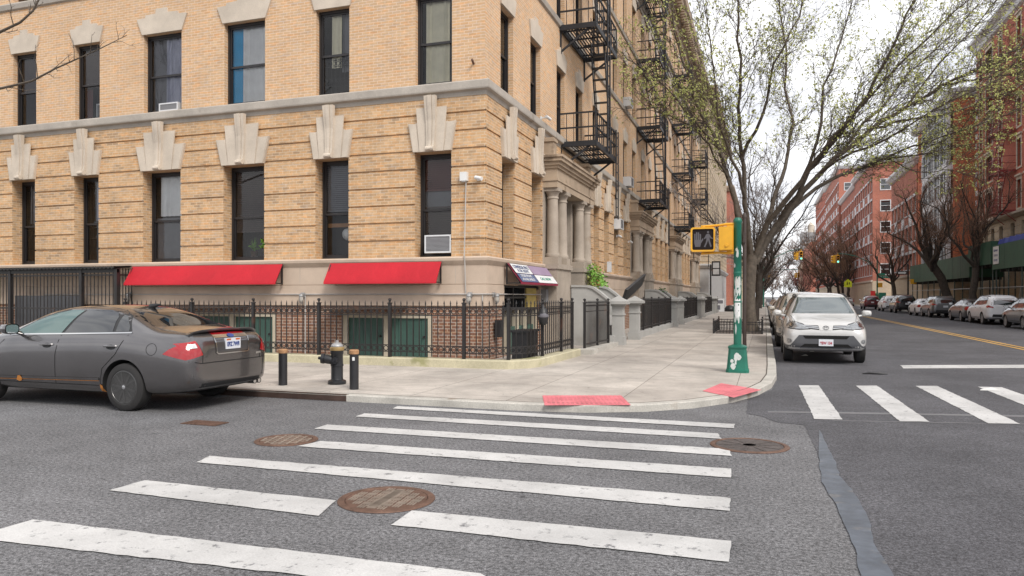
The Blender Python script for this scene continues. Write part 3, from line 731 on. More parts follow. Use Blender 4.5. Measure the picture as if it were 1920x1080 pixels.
# ---- corner building
corner = thing('apartment_building', 'tan brick corner apartment building with limestone window heads and a long street side', 'apartment building', (X0, Y0, 0))
XL = -25.5; YE = 30.25
gx = [(onY(l, 0, Y0).x, onY(r, 0, Y0).x) for l, r in ((25, 68), (141, 187), (270, 340.5), (421, 497), (593, 655), (779, 847.5))]
GZ = (ZB + .01, 4.95); UZ = (Z2, 8.65)
S_HOLES = [(a, b) + GZ for a, b in gx] + [(-23.9, -22.9) + GZ]
SU_HOLES = [(a, b) + UZ for a, b in gx] + [(-23.9, -22.9) + UZ]
for a, b in gx + [(-23.9, -22.9)]: SU_HOLES.append((a, b, Z3, Z3 + 2.1)); SU_HOLES.append((a, b, Z4, Z4 + 2.1)); SU_HOLES.append((a, b, Z5, Z5 + 2.1))
AC = 23.0
A_Y = [AC - 5.68, AC - 3.28, AC - .6, AC + 1.8, AC + 4.4]
AG_Y = [AC - 5.68, AC - 3.28, AC + 4.4, AC + 6.3]
AW = .94
A_HOLES = [(y - AW / 2, y + AW / 2) + GZ for y in AG_Y]; AU_HOLES = []
for z in (Z2, Z3, Z4, Z5):
    for y in A_Y: AU_HOLES.append((y - AW / 2, y + AW / 2, z, z + (2.14 if z == Z2 else 2.05)))
mb = MB()
rustic(mb, PS, XL, X0 + .038, ZB, 6.2, S_HOLES, GROOVES, .27, 1, ends=(True, False))
rustic(mb, PA, Y0 - .038, YE, ZB, 6.2, A_HOLES + [(AC - 2.3, AC + 1.6, ZB, 4.9)], GROOVES, .27, 1, ends=(False, True))
facade(mb, PS, XL, X0, 6.2, ZC + 1.7, SU_HOLES, .16, 0)
facade(mb, PA, Y0, YE, 6.2, ZC + 1.7, AU_HOLES, .16, 0)
mb.poly([(XL, Y0, 0), (XL, Y0, ZC + 1.7), (XL, YE, ZC + 1.7), (XL, YE, 0)], 0)
mb.poly([(XL, Y0, ZC + 1.6), (X0, Y0, ZC + 1.6), (X0, YE, ZC + 1.6), (XL, YE, ZC + 1.6)], 2)
mb.build('wall', ['tan_brick', 'tan_brick_worn', 'grey_stone'], corner)
dpx = lambda px: onY(px, 0, Y0).x
DOORS = [(dpx(642), dpx(811), .12, 1.16), (dpx(352), dpx(518), .12, 1.16)]
mb = MB(); facade(mb, PS, XL, X0, 0, 1.36, DOORS, .2, 0); facade(mb, PA, Y0, YE, 0, 1.36, [(16.95, 20.0, .1, 1.37)], .25, 0)
mb.build('basement_wall', 'brown_brick', corner)
CP = [(XL, Y0), (X0, Y0), (X0, YE)]
mb = MB(); mb.sweep(BASE, [(XL, Y0), (X0, Y0), (X0, 16.95)]); mb.sweep([(o, z) for o, z in BASE if z > 1.86], [(X0, 16.95), (X0, 20.0)]); mb.sweep(BASE, [(X0, 20.0), (X0, AC - 1.0)]); mb.sweep(BASE, [(X0, AC + 1.0), (X0, YE)])
for k in range(18):                                # dark joints between the stone slabs
    x = X0 - .7 - k * 1.05
    if x > XL: bx(mb, PS, x - .004, x + .004, 1.87, 2.28, .05, .0612, 1)
mb.build('stone_base', ['base_stone', 'grey_stone'], corner)
mb = MB(); mb.sweep(BELT, CP); mb.build('belt_course', 'grey_stone', corner)
for pr in (BELT3, BELT4, BELT5):
    mb = MB(); mb.sweep(pr, CP); mb.build('belt_course', 'grey_stone', corner)
mb = MB(); mb.sweep(CORN, CP)
for k in range(int((YE - Y0) / .5)): mb.box(X0 + .3, X0 + .85, Y0 + .25 + k * .5, Y0 + .45 + k * .5, ZC + .75, ZC + 1.12)
mb.build('cornice', 'brown_stone', corner)
STY_U = [[('shade', 'blind_brown', .48, 1)], [('shade', 'blind_brown', .45, 1), ('curtain', 'blind_red', 0, .35, 0, .5, 2, 1)],
         [('curtain', 'curtain_grey', .42, 1, 0, 1, 5), ('curtain', 'room_grey', .0, .4, 0, 1, 1, 1)], [('curtain', 'curtain_blue', 0, .3, 0, 1, 1), ('curtain', 'curtain_white', .30, 1, 0, 1, 4)],
         [('curtain', 'curtain_cream', .3, .62, .35, 1, 2), ('curtain', 'room_grey', .6, 1, .3, 1, 3, 1), ('grille', .46)], [('curtain', 'curtain_cream', .15, .85, .03, 1, 4), ('shade', 'room_grey', .0, .97, 2)][0:1]]
STY_G = [[('grille', .98), ('curtain', 'room_grey', .2, .9, .5, 1, 3)], [('curtain', 'curtain_grey', .4, 1, .5, 1, 4), ('grille', .98)], [('curtain', 'curtain_white', .15, 1, .52, 1, 6), ('shade', 'room_grey', .03, .5)],
         [('blind', 'blind_brown', .32, 1)], [('blind', 'room_grey', .5, 1), ('shade', 'wood_sill', .33, .37)], [('blind', 'blind_red', .66, 1), ('shade', 'room_grey', .5, .66), ('blind', 'blind_brown', .1, .5)]]
UL = ['window with a brown shade half down, leftmost', 'window with a white air conditioner inside', 'window with grey curtains', 'window with a bright blue curtain', 'window with an iron grille in its lower half', 'window with cream curtains nearest the corner']
for i, (a, b) in enumerate(gx):
    window(corner, PS, a, b, UZ[0], UZ[1], .13, STY_U[i], mid=.48, label=UL[i]); lintel(corner, PS, (a + b) / 2, b - a, UZ[1])
    window(corner, PS, a, b, GZ[0], GZ[1], .27, STY_G[i], mid=.46); keystone(corner, PS, (a + b) / 2, b - a, GZ[1], 6.22)
window(corner, PS, -23.9, -22.9, *UZ, .13); window(corner, PS, -23.9, -22.9, *GZ, .27)
for i, y in enumerate(AG_Y):
    window(corner, PA, y - AW / 2, y + AW / 2, *GZ, .27, [('blind', 'blind_brown', .5, 1)] if i % 2 else [('curtain', 'curtain_grey', .3, .8, .4, 1, 3)])
    keystone(corner, PA, y, AW, GZ[1], 6.22)
for z in (Z2, Z3, Z4, Z5):
    for i, y in enumerate(A_Y):
        h = 2.14 if z == Z2 else 2.05
        window(corner, PA, y - AW / 2, y + AW / 2, z, z + h, .13, [('grille', .45), ('curtain', 'curtain_white', .2, .7, .4, 1, 3)] if (i == 0 and z == Z2) else ([('shade', 'room_grey', .5, 1)] if (i + int(z)) % 3 == 0 else [('curtain', 'curtain_grey', 0, .5, 0, 1, 3)] if i % 2 else []))
        lintel(corner, PA, y, AW, z + h)
for i, d in enumerate(DOORS):              # basement doors
    a0, a1, z0, z1 = d; am = (a0 + a1) / 2; mb = MB()
    for q in ((a0, a0 + .13, z0, z1), (a1 - .13, a1, z0, z1), (am - .085, am + .085, z0, z1), (a0, a1, z1 - .10, z1 - .002)): bx(mb, PS, *q, -.12, -.02 if q[3] == z1 else -.03)
    dr = mb.build('basement_door', 'cream_trim', corner)
    for l, r in ((a0 + .13, am - .085), (am + .085, a1 - .13)):
        mb = MB(); n = 5; w = (r - l) / n
        for k in range(n): bx(mb, PS, l + k * w + .004, l + (k + 1) * w - .004, z0, z1 - .1, -.12, -.085)
        bx(mb, PS, l, r, z0, z1 - .1, -.14, -.12); mb.build('leaf', 'green_door', dr)
        mb = MB(); mb.tube([PS(r - .12, .62, -.085), PS(r - .12, .62, -.03)], .025, 8); mb.build('knob', 'black_iron', dr)
    mb = MB(); mb.prism([(a0 - .35, 1.22), (am + .55, 1.30), (am + .55, 1.345), (a0 - .35, 1.265)], PS, .0, .75); mb.build('door_hood', 'wood_old', corner)
mb = MB()                                    # conduits along the base
mb.tube([PS(XL + 6, 1.63, .085), PS(X0 + .09, 1.63, .085)], .016, 6); mb.tube([PA(Y0 - .09, 1.63, .085), PA(20.2, 1.63, .085)], .016, 6)
cxv = dpx(876); mb.tube([PS(cxv, 4.3, .065), PS(cxv, 2.5, .17)], .014, 6); mb.tube([PS(cxv, 2.5, .17), PS(cxv, 2.35, .14), PS(cxv, 1.63, .085)], .014, 6)
cx2 = dpx(919); 
for px in (576, 916): x = dpx(px) if px < 905 else X0 - .03; mb.tube([PS(x, 1.6, .08), PS(x, .1, .08)], .016, 6)
mb.build('conduit', 'grey_pipe', corner)
mb = MB()                                    # basement shop under the printed awning
bx(mb, PA, 16.95, 20.0, .1, 1.86, -.25, -.2, 1)
for y in (16.98, 17.7, 18.35, 19.05, 19.97): bx(mb, PA, y - .05, y + .05, .1, 1.25, -.2, -.05, 2)
for z in (1.25, 1.55, 1.82): bx(mb, PA, 16.95, 20.0, z - .025, z + .025, -.2, -.04, 0)
for y in (16.98, 17.95, 18.9): bx(mb, PA, y - .03, y + .03, 1.275, 1.8, -.2, -.05, 0)
for l, r in ((17.75, 18.3), (18.4, 19.0), (19.1, 19.9)): bx(mb, PA, l, r, .1, .8, -.2, -.12, 3)
bx(mb, PA, 19.0, 19.9, 1.28, 1.80, -.19, -.03, 4)
mb.build('shopfront', ['frame_dark', 'auto_glass', 'cream_trim', 'green_door', 'yellow_board'], corner)
# ---- portico with coupled columns
def portico(bld, P, c):
    g = bpy.data.objects.new('portico', None); COL.objects.link(g); g.parent = bld; WLOC[g.name] = WLOC[bld.name]
    yc = [c - 2.08, c - 1.10, c + 1.10, c + 2.08]; F = .26
    mb = MB()
    for s in (-1, 1):
        mb = MB(); y = c + s * 1.59; bx(mb, P, y - .80, y + .80, SW - .02, 2.36, -.02, F + .21); bx(mb, P, y - .84, y + .84, 2.36, 2.50, -.02, F + .26)
        bx(mb, P, y - .78, y + .78, 2.5, 4.72, -.10, .06)
        mb.build('plinth', 'portico_stone', g)
    for y in yc:
        mb = MB(); o = P(y, 0, F)
        bx(mb, P, y - .21, y + .21, 2.50, 2.70, F - .21, F + .21)
        mb.lathe([(.20, 2.70), (.215, 2.75), (.20, 2.80), (.172, 2.84), (.17, 3.3), (.150, 4.36), (.17, 4.38), (.17, 4.42), (.155, 4.44), (.17, 4.50), (.215, 4.58)], (o.x, o.y, 0), 20)
        bx(mb, P, y - .225, y + .225, 4.58, 4.68, F - .225, F + .225)
        mb.build('column', 'portico_stone', g, 40)
    mb = MB()
    bx(mb, P, c - 2.36, c + 2.36, 4.68, 4.86, -.02, F + .215); bx(mb, P, c - 2.39, c + 2.39, 4.86, 4.92, -.02, F + .24); bx(mb, P, c - 2.36, c + 2.36, 4.92, 5.22, -.02, F + .20)
    for i, (z0, z1, e) in enumerate(((5.22, 5.30, .25), (5.30, 5.40, .31), (5.40, 5.50, .38), (5.50, 5.57, .42))): bx(mb, P, c - 2.36 - e + .2, c + 2.36 + e - .2, z0, z1, -.02, F + e)
    for s in (-1, 1): bx(mb, P, c + s * 2.2 - .16, c + s * 2.2 + .16, 5.57, 6.1, -.02, F + .10); bx(mb, P, c + s * 2.2 - .2, c + s * 2.2 + .2, 5.98, 6.06, -.01, F + .13)
    mb.build('entablature', 'brown_stone', g)
    mb = MB(); a0, a1 = c - .85, c + .85          # recessed doorway: side walls, back with a grey door
    for pts in (((a0, 1.8, .06), (a0, 4.7, .06), (a0, 4.7, -1.2), (a0, 1.8, -1.2)), ((a1, 1.8, -1.2), (a1, 4.7, -1.2), (a1, 4.7, .06), (a1, 1.8, .06)), ((a0, 4.69, .06), (a1, 4.69, .06), (a1, 4.69, -1.2), (a0, 4.69, -1.2)), ((a0, 1.8, -1.2), (a1, 1.8, -1.2), (a1, 1.8, .06), (a0, 1.8, .06))):
        mb.poly([P(*p) for p in pts], 0)
    mb.poly([P(a0, 1.8, -1.2), P(a1, 1.8, -1.2), P(a1, 4.69, -1.2), P(a0, 4.69, -1.2)], 1)
    bx(mb, P, a0 + .15, a1 - .15, 1.8, 4.2, -1.2, -1.12, 1)
    mb.build('doorway', ['room_grey', 'frame_dark'], g)
    return g
portico(corner, PA, AC - .35)
def stoop(bld, P, c, pier=True):
    g = bpy.data.objects.new('stoop', None); COL.objects.link(g); g.parent = bld; WLOC[g.name] = WLOC[bld.name]
    mb = MB()
    for k in range(6): bx(mb, P, c - .98, c + .98, SW - .02, 1.84 - k * .29, .30 if k == 0 else .55 + k * .2, .75 + k * .2)
    mb.build('steps', 'render_grey', g)
    for s in (-1, 1):
        mb = MB(); pts = [(.5, SW - .02), (.5, 1.86), (.98, 1.85), (1.15, 1.80), (1.35, 1.66), (1.62, 1.44), (1.62, SW - .02)]
        y = c + s * 1.1
        Q = lambda a, b, d: P(y + d, b, a)
        mb.prism(pts, Q, -.11, .11)
        cap = [(.5, 1.86), (.5, 1.92), (1.0, 1.91), (1.18, 1.86), (1.4, 1.71), (1.66, 1.49), (1.66, 1.42), (1.36, 1.655), (1.16, 1.795), (.98, 1.85)]
        mb.prism(cap, Q, -.15, .15); mb.build('cheek_wall', 'render_grey', g)
    for s in (-1, 1) if pier else ():
        mb = MB(); y = c + 1.0 + s * 1.5; x = 1.80
        bx(mb, P, y - .21, y + .21, SW - .02, .35, x - .21, x + .21); bx(mb, P, y - .165, y + .165, .35, 1.28, x - .165, x + .165)
        bx(mb, P, y - .19, y + .19, 1.0, 1.05, x - .19, x + .19); bx(mb, P, y - .20, y + .20, 1.28, 1.34, x - .2, x + .2); bx(mb, P, y - .32, y + .32, 1.34, 1.43, x - .30, x + .30)
        n = len(mb.v)
        for da, dd in ((-.30, -.28), (.30, -.28), (.30, .28), (-.30, .28)): mb.v.append(tuple(P(y + da, 1.43, x + dd)))
        mb.v.append(tuple(P(y, 1.60, x)))
        for k in range(4): mb.face((n + k, n + (k + 1) % 4, n + 4))
        mb.build('gate_pier', 'render_grey', g)
stoop(corner, PA, AC)
# ---- three more houses of the row, each with one copied set of parts
M = 14.5
def row_house(label):
    c = AC + M; b = thing('apartment_building', label, 'apartment building', (X0, c, 0), 'tan apartment houses along the avenue')
    y0, y1 = c - M / 2, c + M / 2
    GY = [c - 6.2, c - 4.0, c + 4.0, c + 6.2]; UY = [c - 6.3, c - 3.9, c - 1.5, c + 1.2, c + 3.7, c + 6.2]; w = .92
    hg = [(y - w / 2, y + w / 2) + GZ for y in GY]; hu = [(y - w / 2, y + w / 2, z, z + 2.08) for z in (Z2, Z3, Z4, Z5) for y in UY]
    mb = MB(); rustic(mb, PA, y0, y1, ZB, 6.2, hg + [(c - 2.3, c + 1.6, ZB, 4.9)], GROOVES, .27, 1); facade(mb, PA, y0, y1, 6.2, ZC + 1.7, hu, .16, 0)
    mb.poly([(XL + 6, y0, ZC + 1.6), (X0, y0, ZC + 1.6), (X0, y1, ZC + 1.6), (XL + 6, y1, ZC + 1.6)], 2)
    mb.poly([(X0, y1 - .002, 0), (X0, y1 - .002, ZC + 1.6), (XL + 6, y1 - .002, ZC + 1.6), (XL + 6, y1 - .002, 0)], 0)
    mb.build('wall', ['tan_brick', 'tan_brick_worn', 'grey_stone'], b)
    mb = MB(); facade(mb, PA, y0, y1, 0, 1.36, [], .2); mb.build('basement_wall', 'brown_brick', b)
    mb = MB(); mb.sweep(BASE, [(X0, y0), (X0, c - 1.0)]); mb.sweep(BASE, [(X0, c + 1.0), (X0, y1)]); mb.build('stone_base', 'base_stone', b)
    for pr in (BELT, BELT3, BELT4, BELT5):
        mb = MB(); mb.sweep(pr, [(X0, y0), (X0, y1)]); mb.build('belt_course', 'grey_stone', b)
    mb = MB(); mb.sweep(CORN, [(X0, y0 + .003), (X0, y1)])
    for k in range(29): mb.box(X0 + .3, X0 + .85, y0 + .12 + k * .5, y0 + .32 + k * .5, ZC + .75, ZC + 1.12)
    mb.build('cornice', 'brown_stone', b)
    for y in GY: window(b, PA, y - w / 2, y + w / 2, *GZ, .27, []); keystone(b, PA, y, w, GZ[1], 6.22)
    for k, z in enumerate((Z2, Z3, Z4, Z5)):
        for i, y in enumerate(UY): window(b, PA, y - w / 2, y + w / 2, z, z + 2.08, .13, [('curtain', 'curtain_grey', .1, .6, 0, 1, 3)] if (i * 3 + k) % 4 == 0 else []); lintel(b, PA, y, w, z + 2.08)
    portico(b, PA, c - .35); stoop(b, PA, c); return b
h1 = row_house('tan brick apartment house second along the avenue, next to the corner building')
for k, lb in ((1, 'tan brick apartment house third along the avenue from the corner, partly behind the budding tree'), (2, 'tan brick apartment house last of the tan row, beside the cream banded building')):
    h = copy_tree(h1); h.location.y += k * M; h['label'] = lb; WLOC[h.name] = tuple(h.location)
# ---- fire escapes
def fire_escape(label, c):
    t = thing('fire_escape', label, 'fire escape', (X0, c, 0), 'black fire escapes on the tan row')
    ya, yb, dp = c - .75, c + 2.55, 1.15
    levels = [6.28, Z3 - .22, Z4 - .22, Z5 - .22]
    for i, z in enumerate(levels):
        mb = MB()
        for q in (((ya, z, .02), (ya, z, dp)), ((yb, z, .02), (yb, z, dp)), ((ya, z, dp), (yb, z, dp)), ((ya, z, .05), (yb, z, .05))):
            mb.bar(PA(*q[0]), PA(*q[1]), .05, .16)
        n = 11
        for k in range(n):
            d = .12 + k * (dp - .2) / (n - 1); y1 = yb - (1.5 if (d > .55 and i > 0) else .06); mb.bar(PA(ya + .04, z + .05, d), PA(y1, z + .05, d), .045, .012)
        for k in range(4): y = lerp(ya, yb, (k + .5) / 4); mb.bar(PA(y, z + .02, .05), PA(y, z + .02, dp), .03, .05)
        for y in (ya + .06, yb - .06):
            mb.bar(PA(y, z - .03, dp - .15), PA(y, z - .72, .03), .045, .06)
            mb.bar(PA(y, z, .03), PA(y, z - .78, .03), .05, .05)
        p = mb.build('platform', 'escape_iron', t)
        mb = MB()
        for h in (.95, .5):
            for q in (((ya, z + h, .02), (ya, z + h, dp)), ((yb, z + h, .02), (yb, z + h, dp)), ((ya, z + h, dp), (yb, z + h, dp))): mb.bar(PA(*q[0]), PA(*q[1]), .045)
        for k in range(13): y = lerp(ya, yb, k / 12); mb.bar(PA(y, z, dp), PA(y, z + .95, dp), .024 if k % 4 else .042)
        for k in range(1, 5):
            d = dp * k / 5
            for y in (ya, yb): mb.bar(PA(y, z, d), PA(y, z + .95, d), .018)
        mb.build('railing', 'escape_iron', p)
        if i:                                   # steep stair down to the platform below
            mb = MB(); zl = levels[i - 1] + .06; yt, yl = yb - 1.45, yb - .25
            for d in (.58, 1.02): mb.bar(PA(yl, zl, d), PA(yt, z + .08, d), .03, .15)
            m = 10
            for k in range(1, m): f = k / m; mb.bar(PA(lerp(yl, yt, f), lerp(zl, z, f), .59), PA(lerp(yl, yt, f), lerp(zl, z, f), 1.01), .17, .03)
            for d in (.58, 1.02): mb.bar(PA(yl, zl + .8, d), PA(yt, z + .9, d), .025)
            mb.build('stair', 'escape_iron', t)
    mb = MB(); zt = levels[0] + 1.0; yl = yb - .35          # drop ladder and gooseneck standpipe bars
    for y in (yl, yl + .38): mb.bar(PA(y, 4.25, dp + .06), PA(y, zt, dp + .06), .035, .05)
    for k in range(10): mb.bar(PA(yl, 4.35 + k * .3, dp + .06), PA(yl + .38, 4.35 + k * .3, dp + .06), .022)
    mb.build('drop_ladder', 'escape_iron', t)
    mb = MB()
    for y in (ya + 1.55, ya + 1.93): mb.tube([PA(y, levels[0], dp + .05), PA(y, levels[3] + 1.2, dp + .05)], .03, 6)
    for k in range(34): mb.bar(PA(ya + 1.55, levels[0] + .2 + k * .33, dp + .05), PA(ya + 1.93, levels[0] + .2 + k * .33, dp + .05), .022)
    mb.build('ladder', 'escape_iron', t)
    return t
f1 = fire_escape('black iron fire escape on the corner building, nearest and largest', AC)
for k, lb in ((1, 'black iron fire escape on the second house, behind the leafy branch'), (2, 'black iron fire escape on the third house along the avenue'), (3, 'farthest black fire escape, on the last tan house')):
    f = copy_tree(f1); f.location.y += k * M; f['label'] = lb
# ---- cream banded building ending the block
cb = thing('apartment_building', 'cream banded building with a white ground floor ending the tan row', 'apartment building', (X0, 90, 0))
y0, y1, XC = AC + 3.5 * M, 107.0, X0 + .9
PC = PL((XC, 0, 0), (0, 1, 0), (0, 0, 1), (1, 0, 0)); PCS = PL((0, y0, 0), (1, 0, 0), (0, 0, 1), (0, -1, 0))
hol = [(y, y + 1.0, z, z + 2.0) for z in (5.4, 8.7, 12, 15.3, 18.6) for y in [y0 + 1.2 + 2.6 * k for k in range(12)]]
mb = MB(); rustic(mb, PC, y0, y1, 4.6, 21, hol, [4.9 + .5 * k for k in range(32)], .2, 0, proud=.05, gh=.07)
rustic(mb, PCS, -20, XC + .05, 4.6, 21, [], [4.9 + .5 * k for k in range(32)], .2, 0, proud=.05, gh=.07)
facade(mb, PC, y0, y1, 0, 4.6, [], m=1); facade(mb, PCS, -20, XC, 0, 4.6, [], m=1); mb.poly([(-20, y0, 20.9), (XC, y0, 20.9), (XC, y1, 20.9), (-20, y1, 20.9)], 1)
mb.poly([(-20, y1, 0), (XC, y1, 0), (XC, y1, 20.9), (-20, y1, 20.9)], 0)
mb.build('wall', ['cream_brick', 'pale_grey'], cb)
mb = MB()
mb.sweep([(0, 4.3), (.15, 4.35), (.3, 4.55), (.3, 4.7), (0, 4.72)], [(-20, y0), (XC, y0), (XC, y1)]); mb.build('belt_course', 'white_metal', cb)
mb = MB(); mb.sweep([(0, 20.6), (.3, 20.8), (.8, 21.4), (.8, 21.7), (0, 21.7)], [(-20, y0), (XC, y0), (XC, y1)]); mb.build('cornice', 'brown_stone', cb)
for h in hol: window(cb, PC, h[0], h[1], h[2], h[3], .12, (), glassmat='pane_far', room=.3)
# ================================================================ street furniture and things on the building
def awning(label, a0, a1, z0, z1, d0, d1, P, m='red_canvas', rail=True):
    t = thing('awning', label, 'awning', tuple(P(a0, z0, 0)), 'red awnings on the stone base' if m == 'red_canvas' else None)
    mb = MB(); n = 40
    for k in range(n + 1):
        a = lerp(a0, a1, k / n); sag = .014 * abs(math.sin(k / n * PI * 5)) + .006 * math.sin(k * 1.7)
        mb.v += [tuple(P(a, z1, d0)), tuple(P(a, lerp(z1, z0, .5) - sag, lerp(d0, d1, .5) - sag)), tuple(P(a, z0 + .02, d1)), tuple(P(a, z0 - .03, d1)), tuple(P(a, z0 - .03, d1 - .01)), tuple(P(a, z0 + .015, d1 - .012)), tuple(P(a, z1 - .012, d0))]
    for k in range(n):
        q = 7 * k
        for i in range(6): mb.face((q + i, q + i + 1, q + i + 8, q + i + 7))
    cv = mb.build('canvas', m, t, 50)
    if m == 'red_canvas':
        mb = MB()
        for i in ():
            a = lerp(a0, a1, i / k); n = Vector(P(0, z0 + (d1 - d0), (z1 - z0))) - Vector(P(0, z0, 0)); n.normalize(); q = [Vector(P(a - .012, z1, d0)), Vector(P(a + .012, z1, d0)), Vector(P(a + .012, z0 + .02, d1)), Vector(P(a - .012, z0 + .02, d1))]
            mb.poly([v + n * .004 for v in q][::-1])
        bx(mb, P, a0, a1, z0 - .03, z0 - .022, d1 + .001, d1 + .005); mb.build('seams', 'red_seam', cv)
    mb = MB()
    for a in (a0 + .03, a1 - .03):
        mb.bar(P(a, z1, d0 - .02), P(a, z0 - .03, d0 - .02), .035); mb.bar(P(a, z0, d0 - .02), P(a, z0, d1 - .02), .03); mb.bar(P(a, z1 - .03, d0), P(a, z0 + .0, d1 - .03), .03)
    mb.bar(P(a0 + .03, z0, d1 - .03), P(a1 - .03, z0, d1 - .03), .03)
    mb.build('frame', 'black_iron', t)
    return t
awning('longer red canvas awning beside the black iron enclosure, above the grey sedan', onY(252, 0, Y0 - .1).x, onY(533, 0, Y0 - .1).x, 1.90, 2.38, .17, .46, PS)
awning('shorter red canvas awning nearest the building corner', onY(622, 0, Y0 - .1).x, onY(830, 0, Y0 - .1).x, 1.90, 2.38, .17, .46, PS)
sa = awning('printed white, navy and mauve sign awning on the avenue side of the corner', 16.85, 20.2, 1.90, 2.38, .17, .52, PA, 'sign_maroon')
def SL(a, b, d=0.0):                           # plane of the sloping sign: a along the wall, b down the slope (0 top, 1 foot)
    n = Vector((.48, 0, .35)).normalized(); return PA(a, lerp(2.38, 1.915, b), lerp(.17, .52, b)) + n * (d + .018)
mb = MB(); am = 18.35
for (l, r, u, v, m) in ((16.95, am - .02, .03, .52, 0), (am + .02, 20.15, .03, .52, 2), (16.95, am - .02, .55, .98, 1), (am + .02, 20.15, .55, .98, 0)):
    mb.poly([SL(l, v), SL(r, v), SL(r, u), SL(l, u)], m)
S1 = lambda a0, b0: (lambda a, b, d: SL(a0 + a, b0 - b / .585, .003 + d))
put_text(mb, 'COMMERCIAL SPACE', .15, S1(17.65, .20), 1, width=1.2); put_text(mb, 'FOR RENT', .13, S1(17.65, .40), 1, width=.9)
put_text(mb, 'STORE FRONT', .11, S1(17.6, .66), 0, width=.9); put_text(mb, 'AVAILABLE', .11, S1(17.6, .85), 0, width=1.0)
put_text(mb, 'CALL NOW', .13, S1(19.2, .76), 3, width=1.0)
mb.build('sign_face', ['sign_white', 'sign_navy', 'sign_mauve', 'street_sign'], sa)
# ---- iron fence on its low kerb
FY, FX = 14.32, -4.55
FP = [(-25, FY), (-5.35, FY), (-4.98, 14.42), (-4.74, 14.7), (-4.62, 15.1), (FX, 17.95)]
def along(path, step):
    out = [path[0]]; acc = 0
    for a, b in zip(path, path[1:]):
        l = math.dist(a, b); p = step - acc
        while p <= l: out.append((lerp(a[0], b[0], p / l), lerp(a[1], b[1], p / l))); p += step
        acc = (acc + l) % step if step else 0
    return out
def fence(name, label, path, posts, zb, zt=1.40, rings=True, gap=.145, group='black iron fences along the pavement', pick='black_iron'):
    t = thing(name, label, 'fence', (path[0][0], path[0][1], zb), group)
    for x, y in posts:
        mb = MB(); mb.box(x - .032, x + .032, y - .032, y + .032, zb - .01, zt + .02); mb.box(x - .042, x + .042, y - .042, y + .042, zt + .02, zt + .045)
        mb.lathe([(.0, zt + .045), (.02, zt + .05), (.018, zt + .075), (.04, zt + .10), (.035, zt + .13), (0, zt + .145)], (x, y, 0), 8); mb.build('post', 'black_iron', t, 40)
    mb = MB()
    for (a, b) in zip(path, path[1:]):
        for z, h in ((zt - .06, .022), (zt - .225, .022), (zb + .26, .02), (zb + .12, .02)) if rings else ((zt - .05, .04), (zt - .2, .02), (zb + .12, .04)): mb.bar((a[0], a[1], z), (b[0], b[1], z), .014, h)
    mb.build('rail', 'black_iron', t)
    mb = MB(); pts = along(path, gap)
    for (x, y) in pts:
        mb.bar((x, y, zb + .03), (x, y, zt + .03), .017, .017)
        n = len(mb.v); mb.v += [(x - .018, y, zt + .03), (x, y - .012, zt + .03), (x + .018, y, zt + .03), (x, y + .012, zt + .03), (x, y, zt + .10), (x, y, zt)]
        for k in range(4): mb.face((n + k, n + (k + 1) % 4, n + 4)); mb.face((n + (k + 1) % 4, n + k, n + 5))
    if rings:
        for a, b in zip(pts, pts[1:]):
            l = math.dist(a, b)
            if l < .05 or l > .2: continue
            P = PL((a[0], a[1], 0), ((b[0] - a[0]) / l, (b[1] - a[1]) / l, 0), (0, 0, 1), ((b[1] - a[1]) / l, -(b[0] - a[0]) / l, 0))
            mb.ring((l / 2, zt - .142), .052, .008, P, 12, .006); mb.ring((l / 2, zb + .19), .052, .008, P, 12, .006)
    mb.build('pickets', pick, t)
    return t
post_px = [235, 360, 475, 598, 731, 870]
posts = [(onY(p, 0, FY).x, FY) for p in post_px] + [(-5.0, 14.41), (-4.612, 15.55), (-4.575, 17.0), (FX, 17.95)]
FE = [(onY(240, 0, FY).x, FY)] + FP[1:]
fence('iron_fence', 'long black iron fence with ring bands round the building corner', FE, posts, .27)
KP = [(-25, FY - .16), (-5.45, FY - .16), (-4.95, 14.22), (-4.60, 14.55), (-4.45, 15.05), (-4.37, 18.1)]
mb = MB(); mb.sweep([(0, SW - .01), (0, .25), (-.02, .27), (-.32, .27), (-.32, SW - .01)], KP)
tag(mb.build('low_kerb', 'kerb_yellow', smooth=30, base=(-5, FY, 0)), 'low yellowish concrete kerb under the ringed corner fence', 'kerb')
mb = MB(); mb.poly([(-25, FY + .15, SW + .002), (-5.3, FY + .15, SW + .002), (-4.8, 14.9, SW + .002), (-4.7, 18.1, SW + .002), (X0, 18.1, SW + .002), (X0, Y0, SW + .002), (-25, Y0, SW + .002)])
structure(mb.build('areaway_floor', 'pavement_concrete'), 'narrow concrete area between the iron fence and the brown brick base')
g1 = fence('iron_gate', 'black iron gate of close upright bars beside the grey gate pier', [(-4.47, 18.95), (-4.32, 21.35)], [(-4.47, 18.95), (-4.40, 20.2), (-4.33, 21.35)], SW + .1, 1.38, False, .11)
for k in range(4):
    c = AC + k * M; ya, yb = c + 2.95, (c + M - .95 if k < 3 else c + M - 7.3)
    ym = (ya + yb) / 2
    n = int((yb - ya) / 1.9)
    fence('iron_fence', ['black fence between the first and second stoops, rising from a rubble kerb', 'black fence between the second and third stoops', 'black fence between the third and fourth stoops', 'short black fence past the fourth stoop'][k],
          [(-4.35, ya), (-4.35, yb)], [(-4.35, lerp(ya, yb, i / n)) for i in range(n + 1)], SW + .2, 1.42, False, .14)
    mb = MB(); mb.box(-4.5, -4.2, ya - .05, yb + .05, SW - .01, SW + .2)
    tag(mb.build('low_kerb', 'render_grey', base=(-4.35, ya, 0)), ['rough grey stone kerb under the fence past the first stoop', 'grey stone kerb under the fence past the second stoop', 'grey stone kerb under the fence past the third stoop', 'grey stone kerb under the fence past the fourth stoop'][k], 'kerb')
